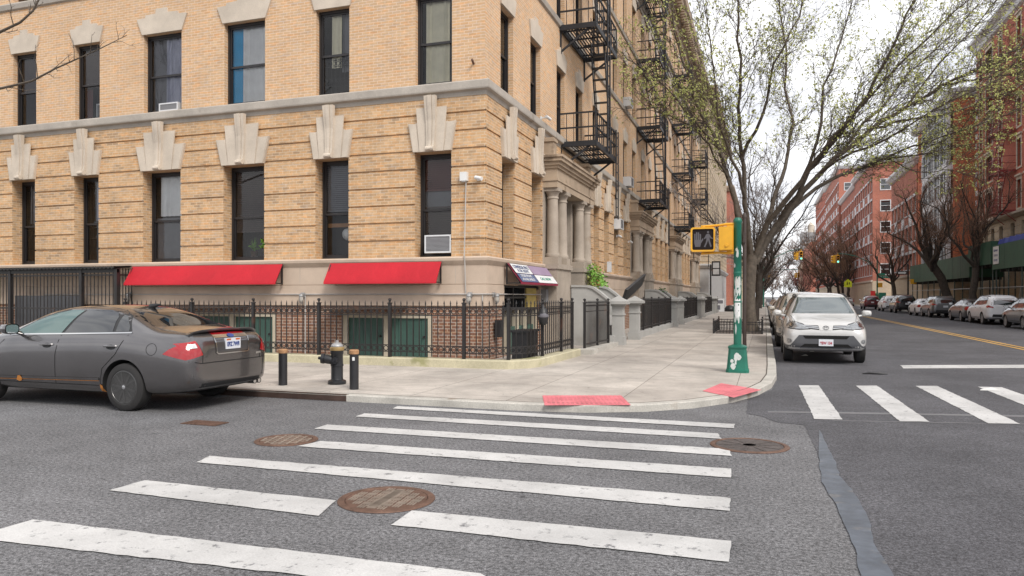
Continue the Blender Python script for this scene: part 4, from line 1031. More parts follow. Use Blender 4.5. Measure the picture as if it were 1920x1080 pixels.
mb = MB(); mb.box(-4.62, -4.15, 18.4, 21.95, SW - .01, SW + .12); tag(mb.build('low_kerb', 'kerb_concrete', base=(-4.4, 18.4, 0)), 'pale stone step under the close barred iron gate', 'kerb')
# ---- black iron enclosure at the left
CY = 15.22; cx0, cx1 = -25.0, onY(252, 0, Y0 - .1).x - .10; cz = 2.33
t = thing('iron_enclosure', 'black barred iron enclosure with a corrugated roof edge behind the grey sedan', 'enclosure', (cx0, CY, SW))
pxs = [onY(p, 0, CY).x for p in (20, 153)] + [cx1]
for x in [cx0] + pxs:
    mb = MB(); mb.box(x - .05, x + .05, CY - .05, CY + .05, SW, cz); mb.build('post', 'black_iron', t)
mb = MB(); n = int((cx1 - cx0) / .13)
for k in range(n + 1): x = lerp(cx0, cx1, k / n); mb.bar((x, CY, SW + .05), (x, CY, cz), .018)
for k in range(6): y = lerp(CY, Y0 - .1, k / 5); mb.bar((cx1, y, SW + .05), (cx1, y, cz), .018)
for z in (.35, 1.25, 2.15): mb.bar((cx0, CY, z), (cx1, CY, z), .03, .04); mb.bar((cx1, CY, z), (cx1, Y0 - .1, z), .03, .04)
mb.build('bars', 'black_iron', t)
mb = MB(); n = 130
for k in range(n + 1):
    x = lerp(cx0, cx1 + .06, k / n); dz = .018 * math.sin(k * PI / 1.0 + .5 * PI)
    mb.v += [(x, CY - .15, cz + .02 + dz), (x, Y0 - .16, cz + .06 + dz), (x, Y0 - .16, cz + .045 + dz), (x, CY - .15, cz - .01 + dz)]
for k in range(n):
    q = 4 * k
    for i in range(4): mb.face((q + i, q + (i + 1) % 4, q + 4 + (i + 1) % 4, q + 4 + i))
mb.box(cx0, cx1 + .05, CY - .04, CY + .02, cz - .12, cz - .02); mb.build('roof', 'auto_trim', t)
mb = MB(); xa, xb = onY(28, 0, CY + .2).x, onY(150, 0, CY + .2).x; n = 60
for k in range(n + 1):
    x = lerp(xa, xb, k / n); y = CY + .2 + .035 * math.sin(k * PI / 2.5)
    mb.v += [(x, y, SW), (x, y, 1.60), (x, y + .02, 1.60), (x, y + .02, SW)]
for k in range(n):
    q = 4 * k
    for i in range(3): mb.face((q + i, q + i + 1, q + i + 5, q + i + 4))
tag(mb.build('corrugated_panel', 'auto_grey', smooth=60, base=(xa, CY + .2, SW)), 'dark ribbed metal sheet standing inside the iron enclosure', 'metal sheet')
# ---- hydrant and bollards
def hydrant():
    c = gp(632, 719.5, SW); t = thing('fire_hydrant', 'black fire hydrant with a silver and brass cap on the pavement', 'fire hydrant', tuple(c)); o = (c.x, c.y, SW)
    mb = MB(); mb.lathe([(.15, 0), (.155, .02), (.15, .055), (.105, .075), (.10, .09), (.10, .30), (.108, .305), (.108, .33), (.10, .335), (.10, .50), (.108, .51), (.11, .565)], o, 28)
    mb.tube([(c.x - .08, c.y - .03, SW + .40), (c.x - .17, c.y - .06, SW + .42), (c.x - .20, c.y - .07, SW + .425)], [.075, .08, .075], 14)
    mb.tube([(c.x - .20, c.y - .07, SW + .425), (c.x - .25, c.y - .087, SW + .43)], [.09, .085], 12); mb.tube([(c.x - .25, c.y - .087, SW + .43), (c.x - .30, c.y - .10, SW + .435)], [.03, .028], 5)
    mb.tube([(c.x + .02, c.y - .08, SW + .40), (c.x + .03, c.y - .15, SW + .40)], [.055, .055], 12); mb.tube([(c.x + .03, c.y - .15, SW + .40), (c.x + .036, c.y - .18, SW + .40)], [.022, .022], 5)
    mb.build('body', 'hydrant_black', t, 40)
    mb = MB(); mb.lathe([(.115, .565), (.12, .58), (.12, .615), (.10, .625)], o, 28); mb.build('cap_ring', 'brass_worn', t, 40)
    mb = MB(); mb.lathe([(.10, .62), (.105, .64), (.085, .675), (.05, .695), (.03, .70)], o, 24); mb.lathe([(.03, .695), (.03, .735), (0, .737)], o, 5); mb.build('bonnet', 'galvanised', t, 40)
hydrant()
def bollard(px, py, h, label):
    c = gp(px, py, SW); t = thing('bollard', label, 'bollard', tuple(c), 'bollards guarding the hydrant')
    mb = MB(); mb.lathe([(.072, -.01), (.072, h - .07)], (c.x, c.y, SW), 22); mb.build('pipe', 'bollard_black', t, 40)
    mb = MB(); mb.lathe([(.076, h - .07), (.078, h - .06), (.078, h - .015), (.065, h), (0, h + .004)], (c.x, c.y, SW), 22); mb.build('cap', 'rust_cap', t, 40)
    return t, c
bollard(530.5, 721.5, .60, 'black bollard between the sedan bumper and the hydrant, brass coloured top')
bt, bc = bollard(664, 729.5, .63, 'black bollard right of the hydrant, with a white sticker')
mb = MB()
for k in range(5):
    for j in range(2):
        a0 = -1.45 + k * .13; mb.v += [(bc.x + .0735 * math.cos(a0), bc.y + .0735 * math.sin(a0), SW + .46 + .055 * j)]
for k in range(4): q = 2 * k; mb.face((q, q + 2, q + 3, q + 1))
mb.build('sticker', 'sign_white', bt)
# ---- wall lamps, cameras, vent pipe stub
def wall_lamp(P, a, z, label):
    t = thing('wall_lamp', label, 'wall lamp', tuple(P(a, z, .06)), 'caged wall lamps on the stone base'); d = .16
    o = P(a, 0, d)
    mb = MB(); bx(mb, P, a - .05, a + .05, z - .02, z + .09, .06, .11); mb.tube([P(a, z + .05, .10), P(a, z + .05, d)], .02, 8); mb.lathe([(.03, .07), (.055, .05), (.058, .0), (.05, -.01)], (o.x, o.y, z), 14)
    for k in range(6):
        an = k * PI / 3; mb.tube([(o.x + .055 * math.cos(an), o.y + .055 * math.sin(an), z), (o.x + .055 * math.cos(an), o.y + .055 * math.sin(an), z - .12), (o.x, o.y, z - .19)], .005, 4)
    mb.build('fitting', 'galvanised', t, 40)
    mb = MB(); mb.lathe([(.04, 0), (.044, -.08), (.03, -.14), (0, -.155)], (o.x, o.y, z), 14); mb.build('glass_jar', 'lamp_glass', t, 60)
wall_lamp(PS, dpx(572), 1.58, 'caged jar lamp on the stone base between the two red awnings')
wall_lamp(PS, dpx(884), 1.58, 'caged jar lamp on the side street face nearest the corner')
wall_lamp(PA, 16.15, 1.58, 'caged jar lamp on the avenue face, left of the printed awning')
wall_lamp(PS, dpx(249), 1.60, 'wall lamp beside the iron enclosure under the longer awning end')
mb = MB(); bx(mb, PA, 20.05, 20.3, 1.42, 1.78, .06, .22); tag(mb.build('junction_box', 'grille_grey', base=tuple(PA(20.1, 1.42, .06))), 'grey metal box with a sloped top on the wall beside the portico', 'box')
def camera_box(P, a, z, label, out=.12):
    t = thing('security_camera', label, 'security camera', tuple(P(a, z, 0)), 'white security cameras on the brick')
    mb = MB(); bx(mb, P, a - .045, a + .045, z - .045, z + .045, .03, .07); mb.tube([P(a, z, .07), P(a, z, out)], .015, 6); mb.build('bracket', 'white_plastic', t)
    mb = MB(); mb.tube([P(a - .06, z + .02, out + .02), P(a + .12, z - .03, out + .09)], [.045, .045], 10); mb.build('housing', 'white_plastic', t, 50)
mb = MB(); x = dpx(873); bx(mb, PS, x - .085, x + .085, 4.22, 4.42, .035, .15); bx(mb, PS, x - .05, x + .05, 4.20, 4.22, .04, .13); tag(mb.build('flood_light', 'white_plastic', base=tuple(PS(x, 4.2, 0))), 'white box lamp on the brick pier near the corner, above a thin conduit', 'lamp')
camera_box(PS, X0 - .12, 4.26, 'white bullet camera at the brick corner edge')
camera_box(PA, AC - 2.9, 6.62, 'white camera on the belt course above the portico', .2)
camera_box(PA, AC + 8.4, 4.15, 'white camera on the second house ground floor')
camera_box(PA, AC + 11.2, 4.1, 'white camera just before the second portico')
mb = MB(); a = onY(888, 117, Y0); mb.tube([PS(a.x, a.z - .03, 0), PS(a.x + .02, a.z + .02, .15)], .028, 8); tag(mb.build('pipe_stub', 'rust_iron', base=tuple(a)), 'rusty pipe stub sticking out of the brick near the corner', 'pipe')
# ---- air conditioners
def air_con(P, a0, a1, z0, z1, d0, d1, label):
    t = thing('air_conditioner', label, 'air conditioner', tuple(P(a0, z0, d0)), 'window air conditioners')
    mb = MB(); w = .035
    bx(mb, P, a0, a1, z0, z1, d0, d1 - .03); bx(mb, P, a0, a0 + w, z0, z1, d1 - .03, d1); bx(mb, P, a1 - w, a1, z0, z1, d1 - .03, d1); bx(mb, P, a0 + w, a1 - w, z1 - w, z1, d1 - .03, d1); bx(mb, P, a0 + w, a1 - w, z0, z0 + w, d1 - .03, d1)
    mb.build('case', 'white_metal', t)
    mb = MB(); n = 12
    for k in range(n): z = lerp(z0 + w, z1 - w, k / n); bx(mb, P, a0 + w, a1 - w, z, z + (z1 - z0) / n * .55, d1 - .03, d1 - .012)
    bx(mb, P, a0 + w, a1 - w, z0 + w, z1 - w, d1 - .029, d1 - .022); mb.build('grille', 'grille_grey', t)
a = gx[5]; air_con(PS, lerp(a[0], a[1], .26), lerp(a[0], a[1], .98), ZB + .10, ZB + .52, -.5, .02, 'white air conditioner in the ground floor window nearest the corner')
a = gx[2]; air_con(PS, lerp(a[0], a[1], .36), lerp(a[0], a[1], .86), Z2 + .05, Z2 + .27, -.5, -.05, 'white air conditioner below the grey curtains upstairs')
a = gx[1]; air_con(PS, lerp(a[0], a[1], .42), lerp(a[0], a[1], .93), Z2 + .07, Z2 + .55, -.7, -.36, 'white air conditioner behind the glass of the narrow upper window')
HY2 = AC + M
air_con(PA, HY2 - 3.9 - .35, HY2 - 3.9 + .35, Z2 + .04, Z2 + .46, -.3, .35, 'white air conditioner jutting from the second house above its belt course')
air_con(PA, HY2 - 3.9 - .33, HY2 - 3.9 + .33, Z3 + .04, Z3 + .44, -.3, .32, 'white air conditioner on the third floor of the second house')
air_con(PA, HY2 - 6.2 - .35, HY2 - 6.2 + .35, 4.42, 4.85, -.4, .30, 'white air conditioner high in a ground floor window of the second house')
# ---- plants
def leaves(mb, c, r, n, size, m=0, squash=1.0, droop=0.0):
    for _ in range(n):
        v = Vector((random.gauss(0, 1), random.gauss(0, 1), random.gauss(0, 1))); v.normalize(); v *= r * random.random() ** .5
        p = Vector(c) + Vector((v.x, v.y, v.z * squash - droop * (v.x ** 2 + v.y ** 2)))
        a = Vector((random.gauss(0, 1), random.gauss(0, 1), random.gauss(0, .6))).normalized(); b = a.orthogonal().normalized(); s = size * random.uniform(.6, 1.3)
        b.rotate(Matrix.Rotation(random.random() * 6.28, 3, a))
        mb.poly([p, p + a * s * .5 + b * s * .28, p + a * s, p + a * s * .5 - b * s * .28], m)
a = gx[3]
for k, (f, h, lb) in enumerate(((.45, .38, 'spiky potted plant behind the half raised brown blind'), (.80, .36, 'bushy potted plant in terracotta behind the half raised blind'))):
    x = lerp(a[0], a[1], f); o = PS(x, ZB + .08, -.47); t = thing('potted_plant', lb, 'potted plant', tuple(o), 'plants in the window')
    mb = MB(); mb.lathe([(.07, 0), (.10, .17), (.105, .19), (.08, .19), (0, .17)], tuple(o), 14); mb.build('pot', 'terracotta' if k else 'wood_old', t, 40)
    mb = MB()
    if k: leaves(mb, o + Vector((0, 0, .36)), .19, 130, .12)
    else:
        for i in range(26):
            an = random.random() * 6.28; r = random.uniform(.08, .2); q = o + Vector((0, 0, .17)); e = q + Vector((r * math.cos(an), r * math.sin(an) * .6, random.uniform(.2, .42))); s = Vector((-math.sin(an), math.cos(an), 0)) * .018
            mb.poly([q - s, q + s, e])
        leaves(mb, o + Vector((0, 0, .3)), .14, 40, .09)
    mb.build('foliage', 'leaf_green', t)
a = gx[4]; o = PS(lerp(a[0], a[1], .62), ZB + .08, -.55); t = thing('globe_lamp', 'white globe lamp seen through the lower pane of the blinds window', 'lamp', tuple(o))
mb = MB(); mb.lathe([(.09, 0), (.09, .015), (.012, .02), (.012, .42)], tuple(o), 12); mb.build('stand', 'black_iron', t, 40)
mb = MB(); mb.lathe([(.16 * math.sin(k * PI / 10), .57 - .16 * math.cos(k * PI / 10)) for k in range(11)], tuple(o), 18); mb.build('globe', 'white_plastic', t, 180)
o = PA(24.1, 1.9, .75); mb = MB()
t = thing('climbing_plant', 'bright green trailing plant on the stoop wall beside the portico', 'plant', tuple(o))
mb = MB()
for k in range(9): leaves(mb, o + Vector((random.gauss(0, .12), random.gauss(0, .25), random.uniform(-.15, .55))), .28, 90, .11, k % 2)
mb.build('foliage', ['leaf_green', 'spring_leaf'], t)
mb = MB(); mb.lathe([(.12, 0), (.17, .25), (.15, .25), (0, .22)], tuple(o), 14); mb.build('pot', 'terracotta', t, 40)
o = PA(AC + M + 1.1, 1.7, 1.0); mb = MB()
for k in range(4): leaves(mb, o + Vector((random.gauss(0, .2), random.gauss(0, .3), random.uniform(0, .2))), .25, 60, .1)
tag(mb.build('shrub', 'leaf_dark', base=tuple(o)), 'small green shrub on the wall of the second stoop', 'plant')
mb = MB(); a, b = onX(1170, 556, -5.0), onX(1206, 524, -5.55); mb.bar(a, b, .10, .55, up=(.35, 0, 1)); tag(mb.build('cellar_hatch', 'auto_trim', base=tuple(a)), 'dark slanted cellar hatch lid standing open behind the gate piers', 'hatch')
mb = MB(); q = onX(1141, 500, X0 + .1); bx(mb, PA, q.y - .12, q.y + .12, q.z - .22, q.z + .2, .06, .2); tag(mb.build('meter_box', 'white_metal', base=tuple(q)), 'white box on the stone ledge of the second house', 'box')
mb = MB(); mb.box(-5.3, -4.95, 15.5, 16.3, SW, .78); mb.box(-5.34, -4.91, 15.46, 16.34, .78, .83); tag(mb.build('storage_bin', 'black_plastic', base=(-5.1, 15.9, SW)), 'black plastic bin inside the corner fence', 'bin')
mb = MB(); mb.box(-6.0, -5.86, 16.3, 16.5, .62, 1.02); tag(mb.build('mail_box', 'black_plastic', base=(-5.9, 16.4, .62)), 'small black box on the brick corner beside the shop door', 'box')
q = onX(1010, 593, -4.66); mb = MB(); mb.lathe([(0, -.22), (.09, -.16), (.13, 0), (.10, .14), (.03, .2), (.02, .26)], tuple(q + Vector((.1, 0, 0))), 10); mb.lathe([(.10, -.04), (.131, 0), (.09, .10)], tuple(q + Vector((.105, -.01, 0))), 10, m=1); tag(mb.build('bag', ['black_plastic', 'symbol_grey'], smooth=60, base=tuple(q)), 'black and grey bag hanging on the corner fence', 'bag')
# ---- green pole with the pedestrian signal
c = gp(1383, 697, SW); t = thing('signal_pole', 'green signal pole with peeling paint on the pavement corner', 'signal pole', tuple(c)); cx, cy = c.x, c.y
mb = MB(); n = len(mb.v)
def frus(mb, prof):
    L = len(prof); b = len(mb.v)
    for h, z in prof:
        ch = h * .25
        for x, y in ((h - ch, -h), (h, -h + ch), (h, h - ch), (h - ch, h), (-h + ch, h), (-h, h - ch), (-h, -h + ch), (-h + ch, -h)): mb.v.append((cx + x, cy + y, z))
    for i in range(L - 1):
        for k in range(8): mb.face((b + 8 * i + k, b + 8 * i + (k + 1) % 8, b + 8 * i + 8 + (k + 1) % 8, b + 8 * i + 8 + k))
    mb.face([b + 8 * (L - 1) + k for k in range(8)])
frus(mb, [(.215, SW - .01), (.215, SW + .05), (.20, SW + .06), (.165, SW + .45), (.175, SW + .47), (.175, SW + .50), (.10, SW + .53), (.09, SW + .535)])
mb.build('base', 'pole_green', t)
mb = MB(); mb.lathe([(.076, SW + .5), (.075, 3.02), (.082, 3.03), (.082, 3.08), (.05, 3.12), (0, 3.125)], (cx, cy, 0), 22)
for z in (2.02, 1.45): mb.lathe([(.077, z), (.08, z + .01), (.08, z + .03), (.077, z + .04)], (cx, cy, 0), 22)
mb.build('pole', 'pole_green', t, 40)
mb = MB()
def wrap(mb, pts, r=.0775, m=0):
    n = 5; b = len(mb.v)
    for a, z in pts: mb.v.append((cx + r * math.cos(a), cy + r * math.sin(a), z))
    mb.face(range(b, b + len(pts)), m)
wrap(mb, [(-1.95, 1.78), (-1.6, 1.80), (-1.2, 1.78), (-1.2, 1.96), (-1.6, 1.97), (-1.95, 1.96)], .0785, 1)
for i in range(3):
    for ph in (-2.3, -2.0, -1.7, -1.4, -1.1): wrap(mb, [(ph, 1.18 + .11 * i + .03 * math.sin(ph * 5 + i)), (ph + .3, 1.18 + .11 * i + .04 * math.sin(ph * 7)), (ph + .3, 1.30 + .11 * i), (ph, 1.30 + .11 * i - .02 * math.cos(ph * 9))], .0779 + .0002 * i, 0)
mb.build('paper_remains', ['sign_white', 'lamp_glass'], t)
mb = MB(); R_ = random.Random(5)
def peel(a0, a1, z0, z1, n):
    for _ in range(n):
        a, z = R_.uniform(a0, a1), R_.uniform(z0, z1); w_, h_ = R_.uniform(.12, .4), R_.uniform(.03, .12)
        wrap(mb, [(a + w_ * R_.uniform(.7, 1.1) * math.cos(k * PI / 4), z + h_ * R_.uniform(.6, 1.2) * math.sin(k * PI / 4)) for k in range(8)], .0772 + R_.random() * .0006, 0)
peel(-2.4, -.9, 1.50, 1.95, 16); peel(-2.3, -1.0, 1.12, 1.30, 9); peel(-2.5, -.8, .75, 2.6, 6)
mb.build('peeled_patch', 'peeled_paint', t)
mb = MB()
for k in range(9):                    # bare patches on the flared base
    u, z = R_.uniform(-.10, .03), SW + R_.uniform(.10, .34); y = cy - lerp(.20, .165, (z - SW - .06) / .39) - .0025 - k * .0002; w_, h_ = R_.uniform(.02, .055), R_.uniform(.03, .07)
    mb.poly([(cx + u + w_ * R_.uniform(.6, 1.2) * math.cos(j * PI / 4), y + (h_ * math.sin(j * PI / 4)) * .09, z + h_ * math.sin(j * PI / 4)) for j in range(8)])
mb.build('peeled_patch', 'peeled_paint', t)
ps = thing('pedestrian_signal', 'yellow pedestrian signal with unlit hand and walking figure, facing the side street', 'pedestrian signal', (cx - .64, cy - .02, 2.7))
sx, sy, sz = cx - .65, cy - .03, 2.70; hw = .235; Q = PL((sx, sy - .115, sz), Vector((1, .10, 0)).normalized(), (0, 0, 1), Vector((.10, -1, 0)).normalized())
mb = MB()
def rrect(a, b, r, n=5):
    out = []
    for (x, y, s) in ((a - r, -b + r, -PI / 2), (a - r, b - r, 0), (-a + r, b - r, PI / 2), (-a + r, -b + r, PI)):
        for k in range(n + 1): out.append((x + r * math.cos(s + k * PI / 2 / n), y + r * math.sin(s + k * PI / 2 / n)))
    return out
mb.prism(rrect(hw, hw * 1.02, .05), Q, -.20, -.02)
o, i = rrect(hw, hw * 1.02, .05), rrect(hw - .033, hw * 1.02 - .033, .03); b = len(mb.v); n = len(o)
for P_, d in ((o, -.02), (o, .012), (i, .012), (i, -.015)):
    for p in P_: mb.v.append(tuple(Q(p[0], p[1], d)))
for r in range(3):
    for k in range(n): mb.face((b + r * n + k, b + r * n + (k + 1) % n, b + (r + 1) * n + (k + 1) % n, b + (r + 1) * n + k))
mb.build('housing', 'signal_yellow', ps, 40)
mb = MB(); mb.poly([Q(*p, -.012) for p in i]); 
mb.build('lens', 'signal_black', ps)
mb = MB()
def shape(pts, ox, oz, s, d=-.009): mb.poly([Q(ox + x * s, oz + y * s, d) for x, y in pts])
ho, hs = -.10, .0037
shape([(-13, -38), (13, -38), (18, -18), (18, 0), (-18, 0), (-18, -14)], ho, -.005, hs)
for x, h, w in ((-14.4, 34, 3.4), (-5, 42, 3.5), (4.6, 41, 3.5), (14, 32, 3.4)): shape([(x - w, 0), (x + w, 0), (x + w, h - 3), (x, h), (x - w, h - 3)], ho, -.005, hs)
shape([(18, -18), (28, -2), (30, 6), (26, 8), (18, -4)], ho, -.005, hs)
mo = .098
shape([(5.5 * math.cos(k * PI / 6), 40 + 6.5 * math.sin(k * PI / 6)) for k in range(12)], mo, -.005, hs)
shape([(-7, 30), (6, 31), (9, 24), (8, 2), (-8, 2), (-10, 10)], mo, -.005, hs, -.0085)
shape([(-8, 3), (2, 3), (-4, -16), (-14, -40), (-22, -38), (-12, -16)], mo, -.005, hs, -.008); shape([(-1, 3), (8, 3), (12, -14), (19, -36), (12, -40), (4, -16)], mo, -.005, hs, -.0075)
shape([(6, 30), (10, 25), (17, 12), (27, 8), (26, 3), (13, 6), (5, 20)], mo, -.005, hs, -.007); shape([(-6, 30), (-10, 27), (-20, 8), (-19, 2), (-15, 3), (-7, 17)], mo, -.005, hs, -.0065)
mb.build('symbols', 'symbol_dim', ps)
mb = MB(); 
for z in (sz + .27, sz - .27): mb.tube([(sx - .05, sy + .06, z), (sx + .3, sy + .05, z + .015), (sx + .45, sy + .03, z + (.03 if z > sz else 0)), (cx, cy, z + (.03 if z > sz else 0))], [.024, .024, .028, .03], 10)
mb.tube([(sx, sy + .05, sz + .2), (sx, sy + .05, sz + .28)], .03, 8); mb.tube([(sx, sy + .05, sz - .2), (sx, sy + .05, sz - .28)], .03, 8)
mb.build('mounting_arm', 'signal_yellow', ps, 40)
p2 = thing('pedestrian_signal', 'yellow pedestrian signal seen from its side, tight against the green pole', 'pedestrian signal', (cx - .24, cy, 2.7))
Q2 = PL((cx - .215, cy - .02, sz + .01), (1, 0, 0), (0, 0, 1), (0, -1, 0)); mb = MB()
mb.prism(rrect(.125, .225, .03), Q2, -.23, .2); mb.prism(rrect(.14, .24, .03), Q2, -.10, .06); mb.build('housing', 'signal_yellow', p2, 40)
mb = MB(); mb.tube([Q2(.02, -.14, .19), Q2(.02, -.14, .225)], [.036, .03], 12); mb.build('knob', 'signal_yellow', p2, 40)
mb = MB(); mb.bar((cx - .2, cy, sz + .25), (cx - .05, cy, sz + .25), .05); mb.bar((cx - .2, cy, sz - .24), (cx - .05, cy, sz - .24), .05); mb.build('bracket', 'signal_yellow', p2)
# ---- thin pole behind and tree guard
c = gp(1396, 653, SW); mb = MB(); mb.lathe([(.055, 0), (.055, 3.7), (.065, 3.71), (.065, 3.78), (.03, 3.86), (0, 3.86)], (c.x, c.y, SW), 12); mb.box(c.x - .03, c.x + .03, c.y - .12, c.y + .12, 3.1, 3.4)
tag(mb.build('sign_pole', 'pole_brown', smooth=40, base=tuple(c)), 'thin dark brown pole close behind the green signal pole', 'pole')
gt = thing('tree_guard', 'low black iron guard with hooped bars around the big budding tree', 'tree guard', (-1.1, 31.5, SW))
gxa, gxb, gya, gyb = -1.95, -.12, 30.6, 34.0; mb = MB(); h = .46
for (p, q) in (((gxa, gya), (gxb, gya)), ((gxa, gyb), (gxb, gyb)), ((gxa, gya), (gxa, gyb)), ((gxb, gya), (gxb, gyb))):
    for z in (.08, h - .10, h - .01): mb.bar((*p, SW + z), (*q, SW + z), .02, .025)
    n = int(math.dist(p, q) / .12)
    for k in range(n + 1): x, y = lerp(p[0], q[0], k / n), lerp(p[1], q[1], k / n); mb.bar((x, y, SW), (x, y, SW + h - .02 + (.05 if k % 2 else 0)), .02)
mb.build('bars', 'black_iron', gt)
for x, y in ((gxa, gya), (gxb, gya), (gxa, gyb), (gxb, gyb), ((gxa + gxb) / 2, gya)):
    mb = MB(); mb.box(x - .035, x + .035, y - .035, y + .035, SW, SW + h + .06); mb.lathe([(0, 0), (.04, .03), (.03, .07), (0, .08)], (x, y, SW + h + .06), 8); mb.build('post', 'black_iron', gt)
mb = MB(); mb.poly([(gxa + .03, gya + .03, SW + .004), (gxb - .03, gya + .03, SW + .004), (gxb - .03, gyb - .03, SW + .004), (gxa + .03, gyb - .03, SW + .004)]); structure(mb.build('tree_pit', 'twig'), 'bare soil in the pit of the big tree')
# ---- A-board, small signs far down the pavement
af = thing('pavement_sign', 'white folding sign board standing far along the pavement', 'sign board', (-4.2, 74, SW))
mb = MB(); mb.bar((-4.2, 73.7, SW), (-4.2, 74.0, 1.35), .95, .03, up=(0, 1, 0)); mb.bar((-4.2, 74.3, SW), (-4.2, 74.0, 1.35), .95, .03, up=(0, 1, 0)); mb.build('boards', 'sign_white', af)
mb = MB(); mb.bar((-4.35, 73.72, .3), (-4.35, 73.84, .72), .5, .02, up=(0, 1, 0)); mb.bar((-4.1, 73.86, .9), (-4.1, 73.93, 1.2), .5, .02, up=(0, 1, 0)); mb.build('print', 'symbol_grey', af)
mb = MB(); mb.lathe([(.0, .62), (.3, .55), (.5, .3), (.55, .05), (.5, 0), (0, 0)], (-3.3, 75.5, SW), 12); tag(mb.build('refuse_bag', 'black_plastic', smooth=60, base=(-3.3, 75.5, SW)), 'black refuse bag slumped beside the folding sign board', 'refuse bag')
lt = thing('lantern_sign', 'black framed projecting sign on a post beside the cream building', 'sign', (-4.9, 72.5, SW))
mb = MB(); mb.box(-4.97, -4.83, 72.43, 72.57, SW, 4.6); mb.build('post', 'black_iron', lt)
mb = MB(); mb.box(-4.8, -4.0, 72.44, 72.56, 3.5, 4.9); mb.build('frame', 'black_iron', lt)
mb = MB(); mb.box(-4.68, -4.12, 72.42, 72.435, 4.25, 4.75); mb.box(-4.68, -4.12, 72.42, 72.435, 3.65, 4.15); mb.build('panel', 'pale_grey', lt)
# ================================================================ vehicles (x forward, origin on the ground between the axles)
SEDAN = [(-2.44, .36, .56, .66, .80, .62, .92, .50), (-2.405, .31, .54, .79, .90, .72, 1.02, .58), (-2.31, .27, .52, .865, .985, .76, 1.085, .64), (-2.05, .24, .50, .902, 1.03, .79, 1.105, .66),
         (-1.75, .22, .50, .915, 1.055, .82, 1.135, .66), (-1.45, .22, .50, .917, 1.07, .84, 1.27, .60), (-1.15, .21, .50, .917, 1.065, .845, 1.385, .575), (-.8, .21, .50, .917, 1.055, .85, 1.44, .565),
         (-.4, .21, .50, .917, 1.04, .855, 1.458, .56), (0, .21, .50, .917, 1.025, .855, 1.448, .56), (.35, .21, .50, .917, 1.015, .855, 1.40, .56), (.65, .21, .50, .917, 1.005, .855, 1.29, .58),
         (.95, .21, .50, .917, .99, .85, 1.14, .62), (1.25, .21, .50, .917, .965, .83, 1.03, .68), (1.6, .22, .50, .91, .92, .80, .965, .66), (2.0, .23, .50, .89, .84, .75, .89, .60), (2.25, .26, .52, .80, .74, .66, .79, .5), (2.36, .32, .54, .70, .66, .58, .70, .42), (2.40, .38, .55, .60, .60, .5, .63, .36)]
SUV = [(-2.30, .44, .62, .70, .98, .66, 1.12, .54), (-2.26, .38, .60, .81, 1.04, .77, 1.32, .60), (-2.13, .34, .58, .89, 1.07, .81, 1.53, .61), (-1.85, .31, .58, .917, 1.08, .835, 1.63, .61),
       (-1.3, .28, .58, .922, 1.08, .85, 1.665, .62), (-.6, .27, .58, .922, 1.07, .855, 1.68, .62), (0, .27, .58, .922, 1.055, .855, 1.68, .62), (.4, .27, .58, .922, 1.045, .855, 1.645, .615), (.7, .27, .58, .922, 1.035, .855, 1.53, .62),
       (1.0, .27, .58, .922, 1.02, .85, 1.34, .65), (1.25, .27, .58, .922, 1.01, .84, 1.18, .70), (1.5, .28, .58, .92, .99, .82, 1.10, .70), (1.9, .29, .58, .90, .95, .79, 1.035, .68), (2.12, .31, .60, .84, .88, .73, .96, .6), (2.215, .36, .60, .76, .79, .66, .85, .5), (2.25, .42, .62, .68, .72, .58, .76, .42)]
def section(r):
    x, zs, zm, w, zh, wh, zt, wt = r; g = zt - zh
    return [(0, zs), (.5 * w, zs), (.88 * w, zs + .008), (.975 * w, zs + .07), (w, zm), (.993 * w, max(zm + .04, zh - .175) if zh - zm > .25 else lerp(zm, zh, .55)), (lerp(w, wh, .36), zh - .085 if zh - zm > .25 else lerp(zm, zh, .8)), (wh, zh), (lerp(wh, wt, .15), zh + .16 * g), (lerp(wh, wt, .55) + .012 * min(1, g * 3), zh + .58 * g), (wt + .01, zt - .17 * g - .004), (wt * .86, zt - .025 * g - .010), (wt * .45, zt - .004), (0, zt)]
def eval_mesh(me, mods):
    o = bpy.data.objects.new('body', me); COL.objects.link(o)
    for f in mods: f(o)
    bpy.context.view_layer.update()
    out = bpy.data.meshes.new_from_object(o.evaluated_get(bpy.context.evaluated_depsgraph_get())); bpy.data.objects.remove(o); return out
def body_base(table):
    v, f = [], []; K = 14; per = 2 * K - 2
    for r in table:
        s = section(r); ring = [(r[0], y, z) for y, z in s] + [(r[0], -y, z) for y, z in s[-2:0:-1]]; v += ring
    L = len(table)
    for i in range(L - 1):
        for k in range(per): a, b = i * per + k, i * per + (k + 1) % per; f.append((a, b, b + per, a + per))
    for i, rev in ((0, True), (L - 1, False)):
        c = [sum(v[i * per + k][j] for k in range(per)) / per for j in range(3)]; n = len(v)
        for k in range(per): q = v[i * per + k]; v.append(tuple(lerp(q[j], c[j], .3) for j in range(3)))
        for k in range(per):
            q = (i * per + k, i * per + (k + 1) % per, n + (k + 1) % per, n + k); f.append(q if not rev else q[::-1])
        q = [n + k for k in range(per)]; f.append(q if not rev else q[::-1])
    me = bpy.data.meshes.new('body'); me.from_pydata(v, [], f)
    bm = bmesh.new(); bm.from_mesh(me); bmesh.ops.recalc_face_normals(bm, faces=bm.faces); bm.to_mesh(me); bm.free()
    def sub(o): m = o.modifiers.new('s', 'SUBSURF'); m.levels = 2; m.render_levels = 2
    return eval_mesh(me, [sub])
